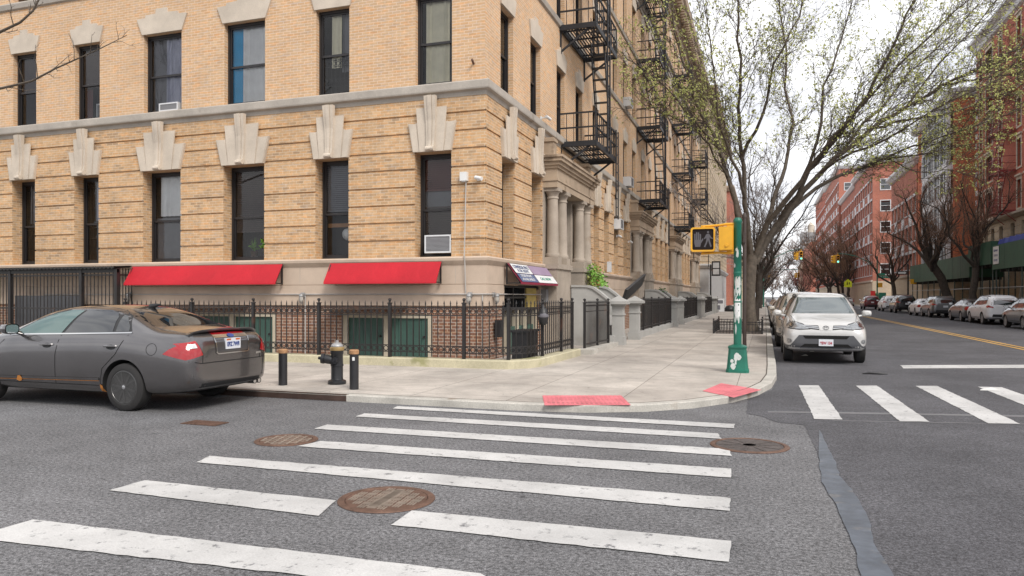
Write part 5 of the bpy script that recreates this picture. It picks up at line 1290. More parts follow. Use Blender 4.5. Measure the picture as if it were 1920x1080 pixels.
def cut_arches(me, axles, r, ymin):
    cu = MB(); cu.mat = 1
    for x in axles:
        for s in (-1, 1): cu.lathe([(r, min(s * ymin, s * 1.2)), (r, max(s * ymin, s * 1.2))], (x, 0, .335), 40, 'y')
    cm = bpy.data.meshes.new('cut'); cm.from_pydata(cu.v, [], cu.f)
    bm = bmesh.new(); bm.from_mesh(cm); bmesh.ops.recalc_face_normals(bm, faces=bm.faces); bm.to_mesh(cm); bm.free()
    for n in ('paint_white', 'well_black'): cm.materials.append(MATS[n])
    for p in cm.polygons: p.material_index = 1
    co = bpy.data.objects.new('cut', cm); COL.objects.link(co)
    def bo(o): m = o.modifiers.new('b', 'BOOLEAN'); m.operation = 'DIFFERENCE'; m.object = co; m.solver = 'EXACT'
    me.materials.clear()
    for n in ('paint_white', 'well_black'): me.materials.append(MATS[n])
    out = eval_mesh(me, [bo]); bpy.data.objects.remove(co); return out
BASES = {}
def base_body(kind, table, axle, r):
    if kind not in BASES:
        me = body_base(table); bm = bmesh.new(); bm.from_mesh(me); bvh = BVHTree.FromBMesh(bm); bm.free()
        cut = cut_arches(me.copy(), (-axle, axle), r, .60); cut.shade_smooth(); cut.set_sharp_from_angle(angle=math.radians(38))
        BASES[kind] = (cut, bvh)
    return BASES[kind]
def decal(mb, bvh, poly, axis, sg, eps, m=0, res=.06, thr=.14):
    bm = bmesh.new(); vs = [bm.verts.new((a, b, 0)) for a, b in poly]; bm.faces.new(vs)
    for ax in (0, 1):
        lo, hi = min(p[ax] for p in poly), max(p[ax] for p in poly); n = int((hi - lo) / res)
        for k in range(1, n + 1):
            c = lo + k * (hi - lo) / (n + 1); no = (1, 0, 0) if ax == 0 else (0, 1, 0); co = (c, 0, 0) if ax == 0 else (0, c, 0)
            bmesh.ops.bisect_plane(bm, geom=bm.verts[:] + bm.edges[:] + bm.faces[:], plane_co=co, plane_no=no)
    bmesh.ops.triangulate(bm, faces=bm.faces[:]); pts = []
    for v in bm.verts:
        a, b = v.co.x, v.co.y
        if axis == 'y': o, d = Vector((a, sg * 3, b)), Vector((0, -sg, 0))
        elif axis == 'x': o, d = Vector((sg * 5, a, b)), Vector((-sg, 0, 0))
        else: o, d = Vector((a, b, 5)), Vector((0, 0, -1))
        h = bvh.ray_cast(o, d)
        pts.append((h[0] - d * eps) if h[0] else None)
    good = [p for p in pts if p]; i = {'y': 1, 'x': 0, 'z': 2}[axis]
    mean = sum(p[i] for p in good) / max(1, len(good)); n0 = len(mb.v)
    for v, p in zip(bm.verts, pts):
        if not p: p = Vector((v.co.x, mean, v.co.y)) if axis == 'y' else (Vector((mean, v.co.x, v.co.y)) if axis == 'x' else Vector((v.co.x, v.co.y, mean)))
        mb.v.append(tuple(p))
    bm.verts.index_update(); out = Vector((0, sg, 0)) if axis == 'y' else (Vector((sg, 0, 0)) if axis == 'x' else Vector((0, 0, 1)))
    for f in bm.faces:
        if any(pts[v.index] is None for v in f.verts): continue
        ids = [n0 + v.index for v in f.verts]; a, b, c = (Vector(mb.v[k]) for k in ids)
        nn = (b - a).cross(c - a)
        if abs(nn.dot(out)) < thr * nn.length: continue
        if (b - a).cross(c - a).dot(out) < 0: ids = ids[::-1]
        mb.face(ids, m)
    bm.free()
def line_poly(pts, w):           # thin strip along a polyline
    L, R = [], []
    for i, p in enumerate(pts):
        a, b = Vector(pts[max(0, i - 1)]), Vector(pts[min(len(pts) - 1, i + 1)]); d = (b - a).normalized(); n = Vector((-d.y, d.x)) * w / 2
        L.append((p[0] + n.x, p[1] + n.y)); R.append((p[0] - n.x, p[1] - n.y))
    return L + R[::-1]
def strip(mb, bvh, pts, w, axis, sg, eps, m=0, res=.08):
    for a, b in zip(pts, pts[1:]): decal(mb, bvh, line_poly([a, b], w), axis, sg, eps, m, res)
def mir(poly): return [(-a, b) for a, b in poly][::-1]
WHEELS = {}
def wheel_meshes(style, r, detail):
    key = (style, r, detail)
    if key in WHEELS: return WHEELS[key]
    n = 40 if detail else 20; rr = r * .70
    t = MB(); t.lathe([(rr, -.10), (rr + .01, -.108), (r - .03, -.105), (r - .006, -.085), (r, -.05), (r, .05), (r - .006, .085), (r - .03, .105), (rr + .01, .108), (rr, .10)], (0, 0, 0), n, 'y')
    tm = t.mesh('tyre', 'tyre', 40)
    m = MB(); m.lathe([(rr + .002, .10), (rr - .012, .104), (rr - .025, .09), (rr - .03, .02), (rr - .03, -.09)], (0, 0, 0), n, 'y')
    m.poly([(.98 * (rr - .03) * math.cos(2 * PI * k / n), .0, .98 * (rr - .03) * math.sin(2 * PI * k / n)) for k in range(n)][::-1], 1)
    ns = 5
    for k in range(ns):
        for off in ((-.13, .13) if style != 'plain' else (0,)):
            a = 2 * PI * k / ns + PI / 2; a2 = a + off * 1.9; w = .015 if style != 'plain' else .035
            p, q = Vector((.035 * math.cos(a + off), .085, .035 * math.sin(a + off))), Vector(((rr - .02) * math.cos(a2), .086, (rr - .02) * math.sin(a2)))
            m.bar(p, q, .035, w * 2, up=(0, 0, 1) if abs(math.sin(a2)) < .7 else (1, 0, 0))
    m.lathe([(.055, .07), (.055, .098), (.03, .105), (0, .105)], (0, 0, 0), 14, 'y')
    m.lathe([(.028, .105), (.024, .1075), (0, .108)], (0, 0, 0), 12, 'y', 2)
    rim = m.mesh('rim', ['rim_dark' if style == 'dark' else 'rim_silver', 'well_black', 'rim_silver'], 40)
    WHEELS[key] = (tm, rim); return WHEELS[key]
def add_wheels(t, axle, r, yout, style, detail, yaw=0):
    tm, rm = wheel_meshes(style, r, detail)
    for x in (axle, -axle):
        for s in (1, -1):
            w = bpy.data.objects.new('wheel', None); COL.objects.link(w); w.parent = t; w.location = (x, s * (yout - .108), r); w.rotation_euler = (0, random.uniform(0, 1.2), 0 if s > 0 else PI); w.empty_display_size = .2
            for nm, me in (('tyre', tm), ('rim', rm)): o = bpy.data.objects.new(nm, me); COL.objects.link(o); o.parent = w
def mirror_part(t, x, z, y, paint, s):
    mb = MB(); mb.tube([(x + .02, s * (y - .04), z - .05), (x, s * (y + .05), z - .03)], [.03, .025], 8)
    n = len(mb.v)
    prof = [(.10, .4), (.06, .9), (-.02, 1.0), (-.06, 1.0)]
    for dx, k in prof:
        for a in range(12): an = a * PI / 6; cy, cz = math.cos(an), math.sin(an); cy = math.copysign(abs(cy) ** .6, cy); cz = math.copysign(abs(cz) ** .6, cz); mb.v.append((x + dx, s * (y + .15) + cy * .11 * k, z + .02 + cz * .075 * k))
    for i in range(3):
        for a in range(12): q = (n + i * 12 + a, n + i * 12 + (a + 1) % 12, n + (i + 1) * 12 + (a + 1) % 12, n + (i + 1) * 12 + a); mb.face(q)
    mb.face([n + a for a in range(12)]); w = mb.build('wing_mirror', paint, t, 50)
    mb = MB(); mb.poly([mbv for mbv in [(x - .061, s * (y + .15) + math.copysign(abs(math.cos(a * PI / 6)) ** .6, math.cos(a * PI / 6)) * .095, z + .02 + math.copysign(abs(math.sin(a * PI / 6)) ** .6, math.sin(a * PI / 6)) * .062) for a in range(12)]]); mb.build('mirror_glass', 'chrome', w)
def plate(t, bvh, sg, z0, txt, col, top, yc=0.0):
    mb = MB(); decal(mb, bvh, [(yc - .155, z0), (yc + .155, z0), (yc + .155, z0 + .155), (yc - .155, z0 + .155)], 'x', sg, .02, 0, .5)
    x = sum(v[0] for v in mb.v) / len(mb.v); mb = MB(); Q = PL((x, yc, z0 + .0775), (0, sg, 0), (0, 0, 1), (sg, 0, 0))
    mb.prism([(-.155, -.077), (.155, -.077), (.155, .077), (-.155, .077)], Q, -.03, .004, 0)
    if txt:
        put_text(mb, txt, .085, PL(Q(0, -.012, .004), (0, sg, 0), (0, 0, 1), (sg, 0, 0)), 1, width=.255, bold=.003)
        if top: mb.prism([(-.14, .045), (-.05, .045), (-.05, .07), (-.14, .07)], Q, .004, .005, 2); mb.prism([(.05, .045), (.14, .045), (.14, .07), (.05, .07)], Q, .004, .005, 2)
    mb.build('number_plate', ['plate_white', col, top or 'plate_white'], t)
def make_car(label, kind, paint, loc, rot, name=None, cat=None, group=None, sx=1.0, sz=1.0, detail=False, wheels='silver', seen='rear', glassm='auto_glass', txt=None, tcol='plate_blue', top=None, lights=True, var='std'):
    suv = kind == 'suv'; t = thing(name or ('parked_suv' if suv else 'parked_sedan'), label, cat or 'car', (0, 0, 0), group)
    table, axle, r, ar = (SUV, 1.33, .35, .40) if suv else (SEDAN, 1.364, .33, .378)
    cut, bvh = base_body(kind, table, axle, ar); res = .05 if detail else .14
    me = cut.copy(); me.materials[0] = MATS[paint]; o = bpy.data.objects.new('body', me); COL.objects.link(o); o.parent = t
    # glass
    if suv:
        side = [[(.80, 1.07), (-.16, 1.10), (-.20, 1.55), (.34, 1.54), (.55, 1.42)], [(-.26, 1.10), (-1.08, 1.12), (-1.14, 1.53), (-.28, 1.56)], [(-1.16, 1.12), (-1.82, 1.20), (-1.66, 1.47), (-1.22, 1.53)]]
        ws = [(-.71, 1.17), (.71, 1.17), (.63, 1.35), (.555, 1.555), (-.555, 1.555), (-.63, 1.35)]; rw = [(-.68, 1.12), (.68, 1.12), (.60, 1.46), (-.60, 1.46)]
    else:
        side = [[(.78, 1.035), (-.16, 1.055), (-.31, 1.375), (-.08, 1.385), (.23, 1.325), (.49, 1.225), (.70, 1.11)], [(-.22, 1.06), (-1.10, 1.085), (-1.03, 1.29), (-.95, 1.345), (-.78, 1.385), (-.36, 1.385)], [(-1.15, 1.09), (-1.38, 1.095), (-1.34, 1.16), (-1.16, 1.30), (-1.08, 1.32)]]
        ws = [(-.70, 1.05), (.70, 1.05), (.64, 1.2), (.54, 1.40), (-.54, 1.40), (-.64, 1.2)]; rw = [(-.62, 1.16), (.62, 1.16), (.56, 1.385), (-.56, 1.385)]
    for s in (1, -1):
        mb = MB()
        outl = [(side[0][0][0] + .05, side[0][0][1] - .012), (side[2][1][0] - .06, side[2][1][1] - .015)] + ([(-1.70, 1.50), (-1.2, 1.565), (-.2, 1.59), (.40, 1.575), (.60, 1.44)] if suv else [(-1.22, 1.30), (-1.02, 1.375), (-.8, 1.412), (-.3, 1.415), (-.06, 1.408), (.25, 1.345), (.52, 1.24), (.73, 1.12)])
        decal(mb, bvh, outl, 'y', s, .003, 0, res); mb.build('window_frame', 'auto_trim', t, 60)
        for k, p in enumerate(side):
            mb = MB(); decal(mb, bvh, p, 'y', s, .008, 0, res, .03); mb.build('side_window', 'auto_glass_teal' if (detail and not suv and k == 0) else glassm, t, 60)
        if detail or seen == 'rear':
            mb = MB(); strip(mb, bvh, [outl[0], ((outl[0][0] + outl[1][0]) / 2, (outl[0][1] + outl[1][1]) / 2 + (0 if suv else -.002)), outl[1]], .02, 'y', s, .009, 0, .2); mb.build('window_trim', 'chrome', t)
        # door seams, handles, sill
        mb = MB(); E = .0025
        if suv: seams = [[(-.2, .42), (-.2, 1.08)], [(.95, .5), (.98, .95), (.82, 1.06)], [(-1.02, .75), (-1.16, 1.0), (-1.14, 1.10)], [(.95, .42), (-.92, .42)]]
        else: seams = [[(-.12, .34), (-.115, .75), (-.18, 1.04)], [(1.0, .36), (1.02, .85), (.86, 1.02)], [(-.94, .34), (-.99, .58), (-1.22, .78), (-1.40, 1.05)], [(.98, .34), (-.92, .34)]]
        for sm in seams: strip(mb, bvh, sm, .010, 'y', s, E, 0, .1)
        mb.build('door_seam', 'well_black', t)
        if detail and not suv:
            mb = MB()
            for k in range(16):
                a, b = 2 * PI * k / 16, 2 * PI * (k + 1) / 16; strip(mb, bvh, [(-1.84 + .085 * math.cos(a), .86 + .08 * math.sin(a)), (-1.84 + .085 * math.cos(b), .86 + .08 * math.sin(b))], .006, 'y', s, E, 0, .2)
            mb.build('fuel_flap', 'well_black', t)
        for hx in ((.05, -1.14) if not suv else (.02, -.98)):
            mb = MB(); hz = .89 if not suv else .97; q = bvh.ray_cast(Vector((hx, s * 3, hz)), Vector((0, -s, 0)))[0]
            decal(mb, bvh, [(hx + .085 * math.cos(k * PI / 6), hz - .012 + .035 * math.sin(k * PI / 6)) for k in range(12)], 'y', s, .003, 1, .2)
            mb.tube([(hx - .11, q.y - s * .005, hz), (hx - .09, q.y + s * .03, hz + .005), (hx + .09, q.y + s * .03, hz), (hx + .11, q.y - s * .005, hz)], .015, 6); mb.build('door_handle', [paint, 'auto_trim'], t, 60)
        mirror_part(t, .62 if not suv else .74, 1.09 if not suv else 1.14, .88, paint if suv or not detail else 'paint_graphite', s)
        if suv:
            mb = MB(); decal(mb, bvh, [(1.0, .30), (-1.0, .30), (-1.0, .40), (1.0, .40)], 'y', s, .004, 0, .2); mb.build('sill_cladding', 'auto_trim', t, 60)
            mb = MB(); q = []
            for i, x in enumerate((-1.72, -1.62, -1.3, -.8, -.3, .1, .38, .46)):
                hh = bvh.ray_cast(Vector((x, s * .585, 3)), Vector((0, 0, -1)))[0]; q.append((x, s * .585, hh.z + (-.01 if i in (0, 7) else .035)))
            mb.tube(q, .018, 6); mb.build('roof_rail', 'auto_trim', t, 60)
        elif detail:
            mb = MB(); strip(mb, bvh, [(1.0, .40), (-.93, .43)], .035, 'y', s, .010, 0, .15); mb.build('side_moulding', paint, t)
            mb = MB(); strip(mb, bvh, [(1.0, .375), (-.93, .405)], .006, 'y', s, .006, 0, .15); mb.build('sill_highlight_rust', 'rust', t)  # paints the tan highlight along the sill, together with its rust
    mb = MB(); decal(mb, bvh, ws, 'x', 1, .010, 0, min(res, .05) if detail else res, .03); mb.build('windscreen', 'windscreen', t, 60)
    mb = MB(); decal(mb, bvh, rw, 'x', -1, .005, 0, res); mb.build('rear_window', 'auto_glass', t, 60)
    # rear
    if suv: tl = [(.56, .93), (.80, .98), (.80, 1.09), (.60, 1.02)]; tls = [(-2.22, .94), (-1.92, 1.03), (-2.02, 1.09), (-2.24, 1.09)]
    else: tl = [(.60, .78), (.835, .72), (.835, .94), (.68, .975)]; tls = [(-2.365, .72), (-2.03, .80), (-2.12, .865), (-2.24, .92), (-2.365, .94)]
    for s in (1, -1):
        mb = MB(); decal(mb, bvh, tls, 'y', s, .010, 0, .03); mb.build('tail_light', 'tail_red', t, 80); mb = MB(); decal(mb, bvh, tl if s > 0 else mir(tl), 'x', -1, .010, 0, .03); lamp = mb.build('tail_light', 'tail_red', t, 80)
        if detail and not suv:
            mb = MB(); wq = [(.69, .88), (.79, .87), (.77, .925), (.70, .94)]; decal(mb, bvh, wq if s > 0 else mir(wq), 'x', -1, .022, 0, .03); mb.build('reverse_light', 'tail_white', lamp, 60)
    mb = MB(); dz = (.34, .60) if suv else (.28, .385); decal(mb, bvh, [(-.66, dz[0]), (.66, dz[0]), (.60, dz[1]), (-.60, dz[1])], 'x', -1, .005, 0, .08); mb.build('rear_valance', 'auto_trim', t, 60)
    if detail and not suv:
        mb = MB(); strip(mb, bvh, [(-.80, .70), (-.62, .665), (.62, .665), (.80, .70)], .012, 'x', -1, .003, 0, .1)
        for s in (1, -1): strip(mb, bvh, [(s * .60, .67), (s * .595, .80), (s * .70, 1.02)], .008, 'x', -1, .003, 0, .1)
        mb.build('boot_seam', 'well_black', t)
        mb = MB(); decal(mb, bvh, [(-.34, .80), (.34, .80), (.36, 1.005), (-.36, 1.005)], 'x', -1, .003, 0, .08); mb.build('plate_recess', 'paint_charcoal', t)
        mb = MB()
        for p, w in (([(-.35, 1.02), (.35, 1.02)], .045), ([(-.345, .80), (-.30, .775), (.30, .775), (.345, .80)], .016), ([(-.35, 1.0), (-.33, .80)], .016), ([(.35, 1.0), (.33, .80)], .016)): strip(mb, bvh, p, w, 'x', -1, .010, 0, .1)
        mb.build('boot_trim', 'chrome', t)
        mb = MB(); strip(mb, bvh, [(-.33, 1.053), (.33, 1.053)], .026, 'x', -1, .009, 0, .1); mb.build('brake_strip', 'tail_red', t)
        mb = MB(); decal(mb, bvh, [(.07 * math.cos(k * PI / 8), 1.022 + .027 * math.sin(k * PI / 8)) for k in range(16)], 'x', -1, .014, 0, .3); mb.build('badge', 'plate_blue', t)
        mb = MB(); n0 = 0; K = 16                             # boot lid spoiler
        for k in range(K + 1):
            y = lerp(-.70, .70, k / K); e = 1 - (abs(y) / .70) ** 6 * .6; h = bvh.ray_cast(Vector((-2.26, y * .98, 3)), Vector((0, 0, -1)))[0]; z = h.z if h else 1.08
            mb.v += [(-2.15 - .0 * e, y, z - .005), (-2.24, y, z + .030 * e), (-2.36 + .07 * (abs(y) / .7) ** 4, y, z + .048 * e), (-2.355 + .07 * (abs(y) / .7) ** 4, y, z + .028 * e), (-2.28, y, z - .012)]
        for k in range(K):
            for i in range(5): q = 5 * k; mb.face((q + i, q + (i + 1) % 5, q + 5 + (i + 1) % 5, q + 5 + i))
        mb.face(range(5)); mb.face([5 * K + i for i in range(5)][::-1]); mb.build('spoiler', 'paint_charcoal', t, 50)
        for y in (-.56, -.66): 
            mb = MB(); mb.tube([(-2.2, y, .30), (-2.39, y, .30)], .04, 12, cap=False); mb.tube([(-2.2, y, .30), (-2.385, y, .30)], .032, 12); mb.build('exhaust_pipe', 'chrome', t, 60)
        mb = MB(); mb.tube([(-.95, .0, 1.42), (-1.05, 0, 1.445), (-1.13, 0, 1.46)], [.05, .03, .006], 8); mb.build('aerial', 'auto_trim', t, 60)
        mb = MB(); decal(mb, bvh, [(.63, .37), (.58, .35), (.53, .36), (.52, .40), (.555, .435), (.60, .43)], 'y', 1, .0135, 0, .1); mb.build('rust_patch', 'rust', t); mb = MB(); decal(mb, bvh, [(-1.0, .24), (-.94, .26), (-.95, .36), (-.99, .34)], 'y', 1, .012, 0, .1); mb.build('rust_patch', 'rust', t)
        mb = MB(); strip(mb, bvh, [(-.50, .735), (-.62, .74)], .03, 'x', -1, .006, 0, .2); mb.build('rear_emblem', 'chrome', t)
    if seen == 'rear' or txt: plate(t, bvh, -1, (.83 if not suv else .78), txt if seen == 'rear' else None, tcol, top if seen == 'rear' else None)
    # front
    if suv:
        hl = [(-.90, .97), (-.76, 1.0), (-.50, .93), (-.36, .83), (-.57, .82), (-.84, .85)]
        if seen == 'front' or detail:
            for s in (1, -1):
                mb = MB(); hb = [(-.93, .985), (-.76, 1.02), (-.49, .945), (-.33, .815), (-.57, .80), (-.86, .83)]; decal(mb, bvh, hb if s > 0 else mir(hb), 'x', 1, .004, 0, .04); mb.build('lamp_surround', 'auto_trim', t, 60); mb = MB(); q = hl if s > 0 else mir(hl); decal(mb, bvh, q, 'x', 1, .008, 0, .03); h = mb.build('headlight', 'lamp_silver', t, 60)
                if detail:
                    mb = MB(); decal(mb, bvh, [(s * -.74 + .055 * math.cos(k * PI / 7), .915 + .052 * math.sin(k * PI / 7)) for k in range(14)], 'x', 1, .010, 0, .1); mb.build('lamp_ring', 'auto_trim', h)
                    mb = MB(); decal(mb, bvh, [(s * -.74 + .036 * math.cos(k * PI / 7), .915 + .034 * math.sin(k * PI / 7)) for k in range(14)], 'x', 1, .014, 0, .1); mb.build('lamp_bulb', 'chrome', h)
            mb = MB(); g = [(-.52, .915), (-.16, .905), (-.14, .80), (-.36, .825), (-.44, .87)]
            for s in (1, -1): decal(mb, bvh, g if s > 0 else mir(g), 'x', 1, .004, 0, .05)
            mb.build('grille', 'auto_trim', t, 60)
            mb = MB()
            for s in (1, -1):
                for a, b in (((-.50, .905), (-.16, .875)), ((-.42, .865), (-.15, .84))): strip(mb, bvh, [(-s * -a[0] * 1 if s > 0 else -a[0], a[1]), (b[0] if s > 0 else -b[0], b[1])], .018, 'x', 1, .010, 0, .1)
            mb.build('grille_bar', 'chrome', t)
            mb = MB(); decal(mb, bvh, [(-.155, .905), (.155, .905), (.12, .79), (-.12, .79)], 'x', 1, .008, 0, .1); mb.build('nose_panel', paint, t)
            mb = MB()
            for rx, rz, th in ((.062, .044, .010), (.026, .042, .008)):
                pp = [(rx * math.cos(k * PI / 10), .853 + rz * math.sin(k * PI / 10)) for k in range(21)]; strip(mb, bvh, pp, th, 'x', 1, .014, 0, .2)
            strip(mb, bvh, [(.05 * math.cos(PI + k * PI / 10) , .885 + .02 * math.sin(PI + k * PI / 10)) for k in range(11)], .009, 'x', 1, .015, 0, .2); mb.build('badge', 'auto_grey', t)
            mb = MB(); decal(mb, bvh, [(-.95, .28), (.95, .28), (.95, .42), (.76, .45), (.58, .68), (-.58, .68), (-.76, .45), (-.95, .42)], 'x', 1, .005, 0, .06, .05)
            for s in (1, -1): decal(mb, bvh, [(1.72, .30), (2.24, .34), (2.24, .43), (1.76, .46)], 'y', s, .007, 0, .06, .05)
            mb.build('bumper_cladding', 'auto_grey', t, 60)
            mb = MB(); decal(mb, bvh, [(-.44, .60), (.44, .60), (.50, .67), (-.50, .67)], 'x', 1, .010, 0, .08); decal(mb, bvh, [(-.55, .41), (.55, .41), (.46, .48), (-.46, .48)], 'x', 1, .010, 0, .08); decal(mb, bvh, [(-.9, .27), (.9, .27), (.75, .35), (-.75, .35)], 'x', 1, .010, 0, .08); mb.build('air_intake', 'well_black', t)
            mb = MB(); strip(mb, bvh, [(-.56, .385), (-.3, .38), (.3, .38), (.56, .385)], .022, 'x', 1, .02, 0, .1); mb.build('skid_bar', 'lamp_silver', t)
            for s in (1, -1):
                mb = MB(); decal(mb, bvh, [(s * .80 + .065 * math.cos(k * PI / 6), .54 + .055 * math.sin(k * PI / 6)) for k in range(12)], 'x', 1, .006, 0, .1); fl = mb.build('fog_light', 'grille_grey', t)
                mb = MB(); decal(mb, bvh, [(s * .80 + .042 * math.cos(k * PI / 6), .54 + .038 * math.sin(k * PI / 6)) for k in range(12)], 'x', 1, .010, 0, .1); mb.build('fog_lens', 'lamp_silver', fl)
                if detail: mb = MB(); strip(mb, bvh, [(s * .60, 1.19), (s * .02, 1.20)], .02, 'x', 1, .012, 0, .1); mb.build('wiper', 'auto_trim', t)
            mb = MB()
            for s in (1, -1): strip(mb, bvh, [(2.08, s * .64), (1.3, s * .74)], .008, 'z', 1, .002, 0, .1)
            mb.build('bonnet_seam', 'well_black', t)
            plate(t, bvh, 1, .435, txt, tcol, top)
    else:
        if seen == 'front' or detail:
            hl = [(-.80, .72), (-.50, .70), (-.46, .62), (-.74, .60), (-.82, .66)]
            for s in (1, -1): mb = MB(); decal(mb, bvh, hl if s > 0 else mir(hl), 'x', 1, .006, 0, .06); mb.build('headlight', 'lamp_silver', t, 60)
            mb = MB(); decal(mb, bvh, [(-.42, .52), (.42, .52), (.45, .64), (-.45, .64)], 'x', 1, .006, 0, .1); decal(mb, bvh, [(-.6, .36), (.6, .36), (.5, .46), (-.5, .46)], 'x', 1, .006, 0, .1); mb.build('grille', 'auto_trim', t, 60)
    add_wheels(t, axle, r, .905, wheels, detail)
    t.location = loc; t.rotation_euler = (0, 0, rot); t.scale = (sx, 1, sz)
    return t
xa = onY(235, 726, 7.93).x - 1.364
make_car('dusty dark grey sedan with a rear spoiler and rusty sills parked on the side street', 'sedan', 'paint_graphite', (xa, 8.80, 0), PI, detail=True, wheels='dark', txt='EBZ 7WB', tcol='plate_blue', top='plate_orange')
make_car('white suv with dark bumper cladding parked facing the crossing, nearest on the avenue', 'suv', 'paint_white', (1.32, 18.45 + 2.26, 0), -PI / 2, detail=True, seen='front', txt='9EW 134', tcol='plate_red')
G = 'cars parked along the building side of the avenue'
make_car('beige suv parked close behind the white suv, mostly hidden by it', 'suv', 'paint_beige', (1.22, 26.3, 0), -PI / 2, seen='front', group=G, sz=1.03)
make_car('dark grey suv third in the line behind the white suv', 'suv', 'paint_charcoal', (1.20, 33.6, 0), -PI / 2, seen='front', group=G, sz=.98)
make_car('silver sedan fourth in the line by the big tree', 'sedan', 'paint_silver', (1.15, 41.5, 0), -PI / 2, seen='front', group=G)
make_car('pale sedan farther along the kerb beyond the big tree', 'sedan', 'paint_white', (1.15, 50, 0), -PI / 2, seen='front', group=G)
make_car('dark sedan far along the kerb on the tan building side', 'sedan', 'paint_slate', (1.15, 59, 0), -PI / 2, seen='front', group=G)
G = 'cars parked along the red building side of the avenue'
XR = 11.45 + .92
for lb, kd, pt, px, sxx, szz in (('dark grey sedan cut off at the right, nearest on the far side', 'suv', 'paint_slate', 1884, 1.0, .93),
        ('white suv with a dark rear window, second from the right end', 'suv', 'paint_bright_white', 1817, 1.0, .99),
        ('dark grey sedan parked in front of the white suv, red tail lights', 'sedan', 'paint_charcoal', 1781, 1.0, 1.0),
        ('dark grey suv between the two small sedans, sloping roof', 'suv', 'paint_slate', 1727, 1.04, .97),
        ('small white sedan parked behind the black suv', 'sedan', 'paint_bright_white', 1704.5, .93, .96),
        ('black suv with tall red tail lights across the avenue', 'suv', 'paint_black', 1668, 1.03, 1.04),
        ('white suv at the far end of the line across the avenue', 'suv', 'paint_bright_white', 1646, 1.0, .98)):
    y = onX(px, 600, 11.45).y - 1.33 * sxx
    make_car(lb, kd, pt, (XR, y, 0), PI / 2, group=G, sx=sxx, sz=szz)
make_car('dark red suv waiting near the far junction, seen from behind', 'suv', 'paint_maroon', (12.0, 99, 0), PI / 2)
for k, (lb, kd, pt, x, y) in enumerate((('grey sedan parked beyond the far junction on the red building side', 'sedan', 'paint_silver', 12.4, 130), ('black suv parked beyond the far junction', 'suv', 'paint_black', 12.4, 137), ('white sedan parked farthest beyond the junction', 'sedan', 'paint_white', 12.4, 144))):
    make_car(lb, kd, pt, (x, y, 0), PI / 2)
# ================================================================ across the avenue and beyond the junction
def simple_window(parent, P, a0, a1, z0, z1, rec=.15, bars=1, frame='white_metal', gm='pane_far', fw=.07, d=0.0):
    mb = MB(); D = d - rec
    for q in ((a0, a0 + fw, z0, z1), (a1 - fw, a1, z0, z1), (a0 + fw, a1 - fw, z1 - fw, z1), (a0 + fw, a1 - fw, z0, z0 + fw), (a0 + fw, a1 - fw, (z0 + z1) / 2 - .03, (z0 + z1) / 2 + .03)): bx(mb, P, *q, D - .08, D, 0)
    for k in range(1, bars): a = lerp(a0, a1, k / bars); bx(mb, P, a - .05, a + .05, z0 + fw, z1 - fw, D - .08, D + .01, 0)
    mb.poly([P(a0, z0, D - .25), P(a1, z0, D - .25), P(a1, z1, D - .25), P(a0, z1, D - .25)], 1)
    w = mb.build('window', [frame, 'room_dark'], parent); mb = MB(); mb.poly([P(a0, z0, D - .05), P(a1, z0, D - .05), P(a1, z1, D - .05), P(a0, z1, D - .05)]); mb.build('pane', gm, w); return w
def block(bld, X, y0, y1, z1, holes, wm, base=None, zb=0, back=18, grooves=None):
    """house on the far side of the avenue; its facade looks towards -X, holes given as (Y0, Y1, z0, z1)"""
    P = PL((X, 0, 0), (0, -1, 0), (0, 0, 1), (-1, 0, 0)); H = [(-b, -a, c, d) for a, b, c, d in holes]
    mb = MB(); facade(mb, P, -y1, -y0, zb, z1, H, .22, 0)
    mb.poly([(X, y0, zb), (X + back, y0, zb), (X + back, y0, z1), (X, y0, z1)], 0); mb.poly([(X + back, y1, 0), (X, y1, 0), (X, y1, z1), (X + back, y1, z1)], 0); mb.poly([(X, y0, z1 - .1), (X + back, y0, z1 - .1), (X + back, y1, z1 - .1), (X, y1, z1 - .1)], 1)
    mb.build('wall', [wm, 'pale_grey'], bld)
    if base:
        mb = MB(); mb2 = [h for h in H]
        if grooves: rustic(mb, P, -y1, -y0, 0, zb, mb2, grooves, .2, 0, proud=.04)
        else: facade(mb, P, -y1, -y0, 0, zb, mb2, .2, 0)
        mb.poly([(X, y0, 0), (X + back, y0, 0), (X + back, y0, zb), (X, y0, zb)], 0); mb.build('ground_floor', base, bld)
    return P
# ---- red brick house with a stone base and red fire escape
XE = 17.0
r1 = thing('apartment_building', 'red brick apartment house with white stone corner blocks above the green shed', 'apartment building', (XE, 60, 0))
y0, y1 = 36.0, 72.6; hol = []
fl = [7.95, 10.85, 13.75, 16.65, 19.5]
cols = [(71.0, .8), (68.6, 1.9), (65.6, .8), (61.2, .9), (58.8, 1.9), (55.5, .9), (52.0, 1.9), (48.0, .9), (44, 1.9)]
for z in fl:
    for y, w_ in cols: hol.append((y - w_ / 2, y + w_ / 2, z, z + 1.9))
lo = [(y - .45, y + .45, 5.2, 6.9) for y in (71.2, 69.4, 67.6, 65.4, 62.6, 60.2, 57.5, 55, 52, 49, 46, 43)]
P1 = block(r1, XE, y0, y1, 22.6, hol + lo, 'red_brick', 'cream_brick', 7.4, grooves=[.6 * k for k in range(1, 12)])
mb = MB()
for k in range(18):
    z = 7.7 + k * .8; L = .55 if k % 2 else .32; bx(mb, P1, -72.62, -72.6 + L, z, z + .42, -.01, .05); mb.box(XE - .05, XE + L, 72.6, 72.64, z, z + .42)
mb.build('quoins', 'white_panel', r1)
mb = MB(); mb.sweep([(0, 7.2), (.15, 7.25), (.35, 7.45), (.35, 7.6), (0, 7.65)], [(XE, y1), (XE, y0)]); mb.build('belt_course', 'limestone', r1)
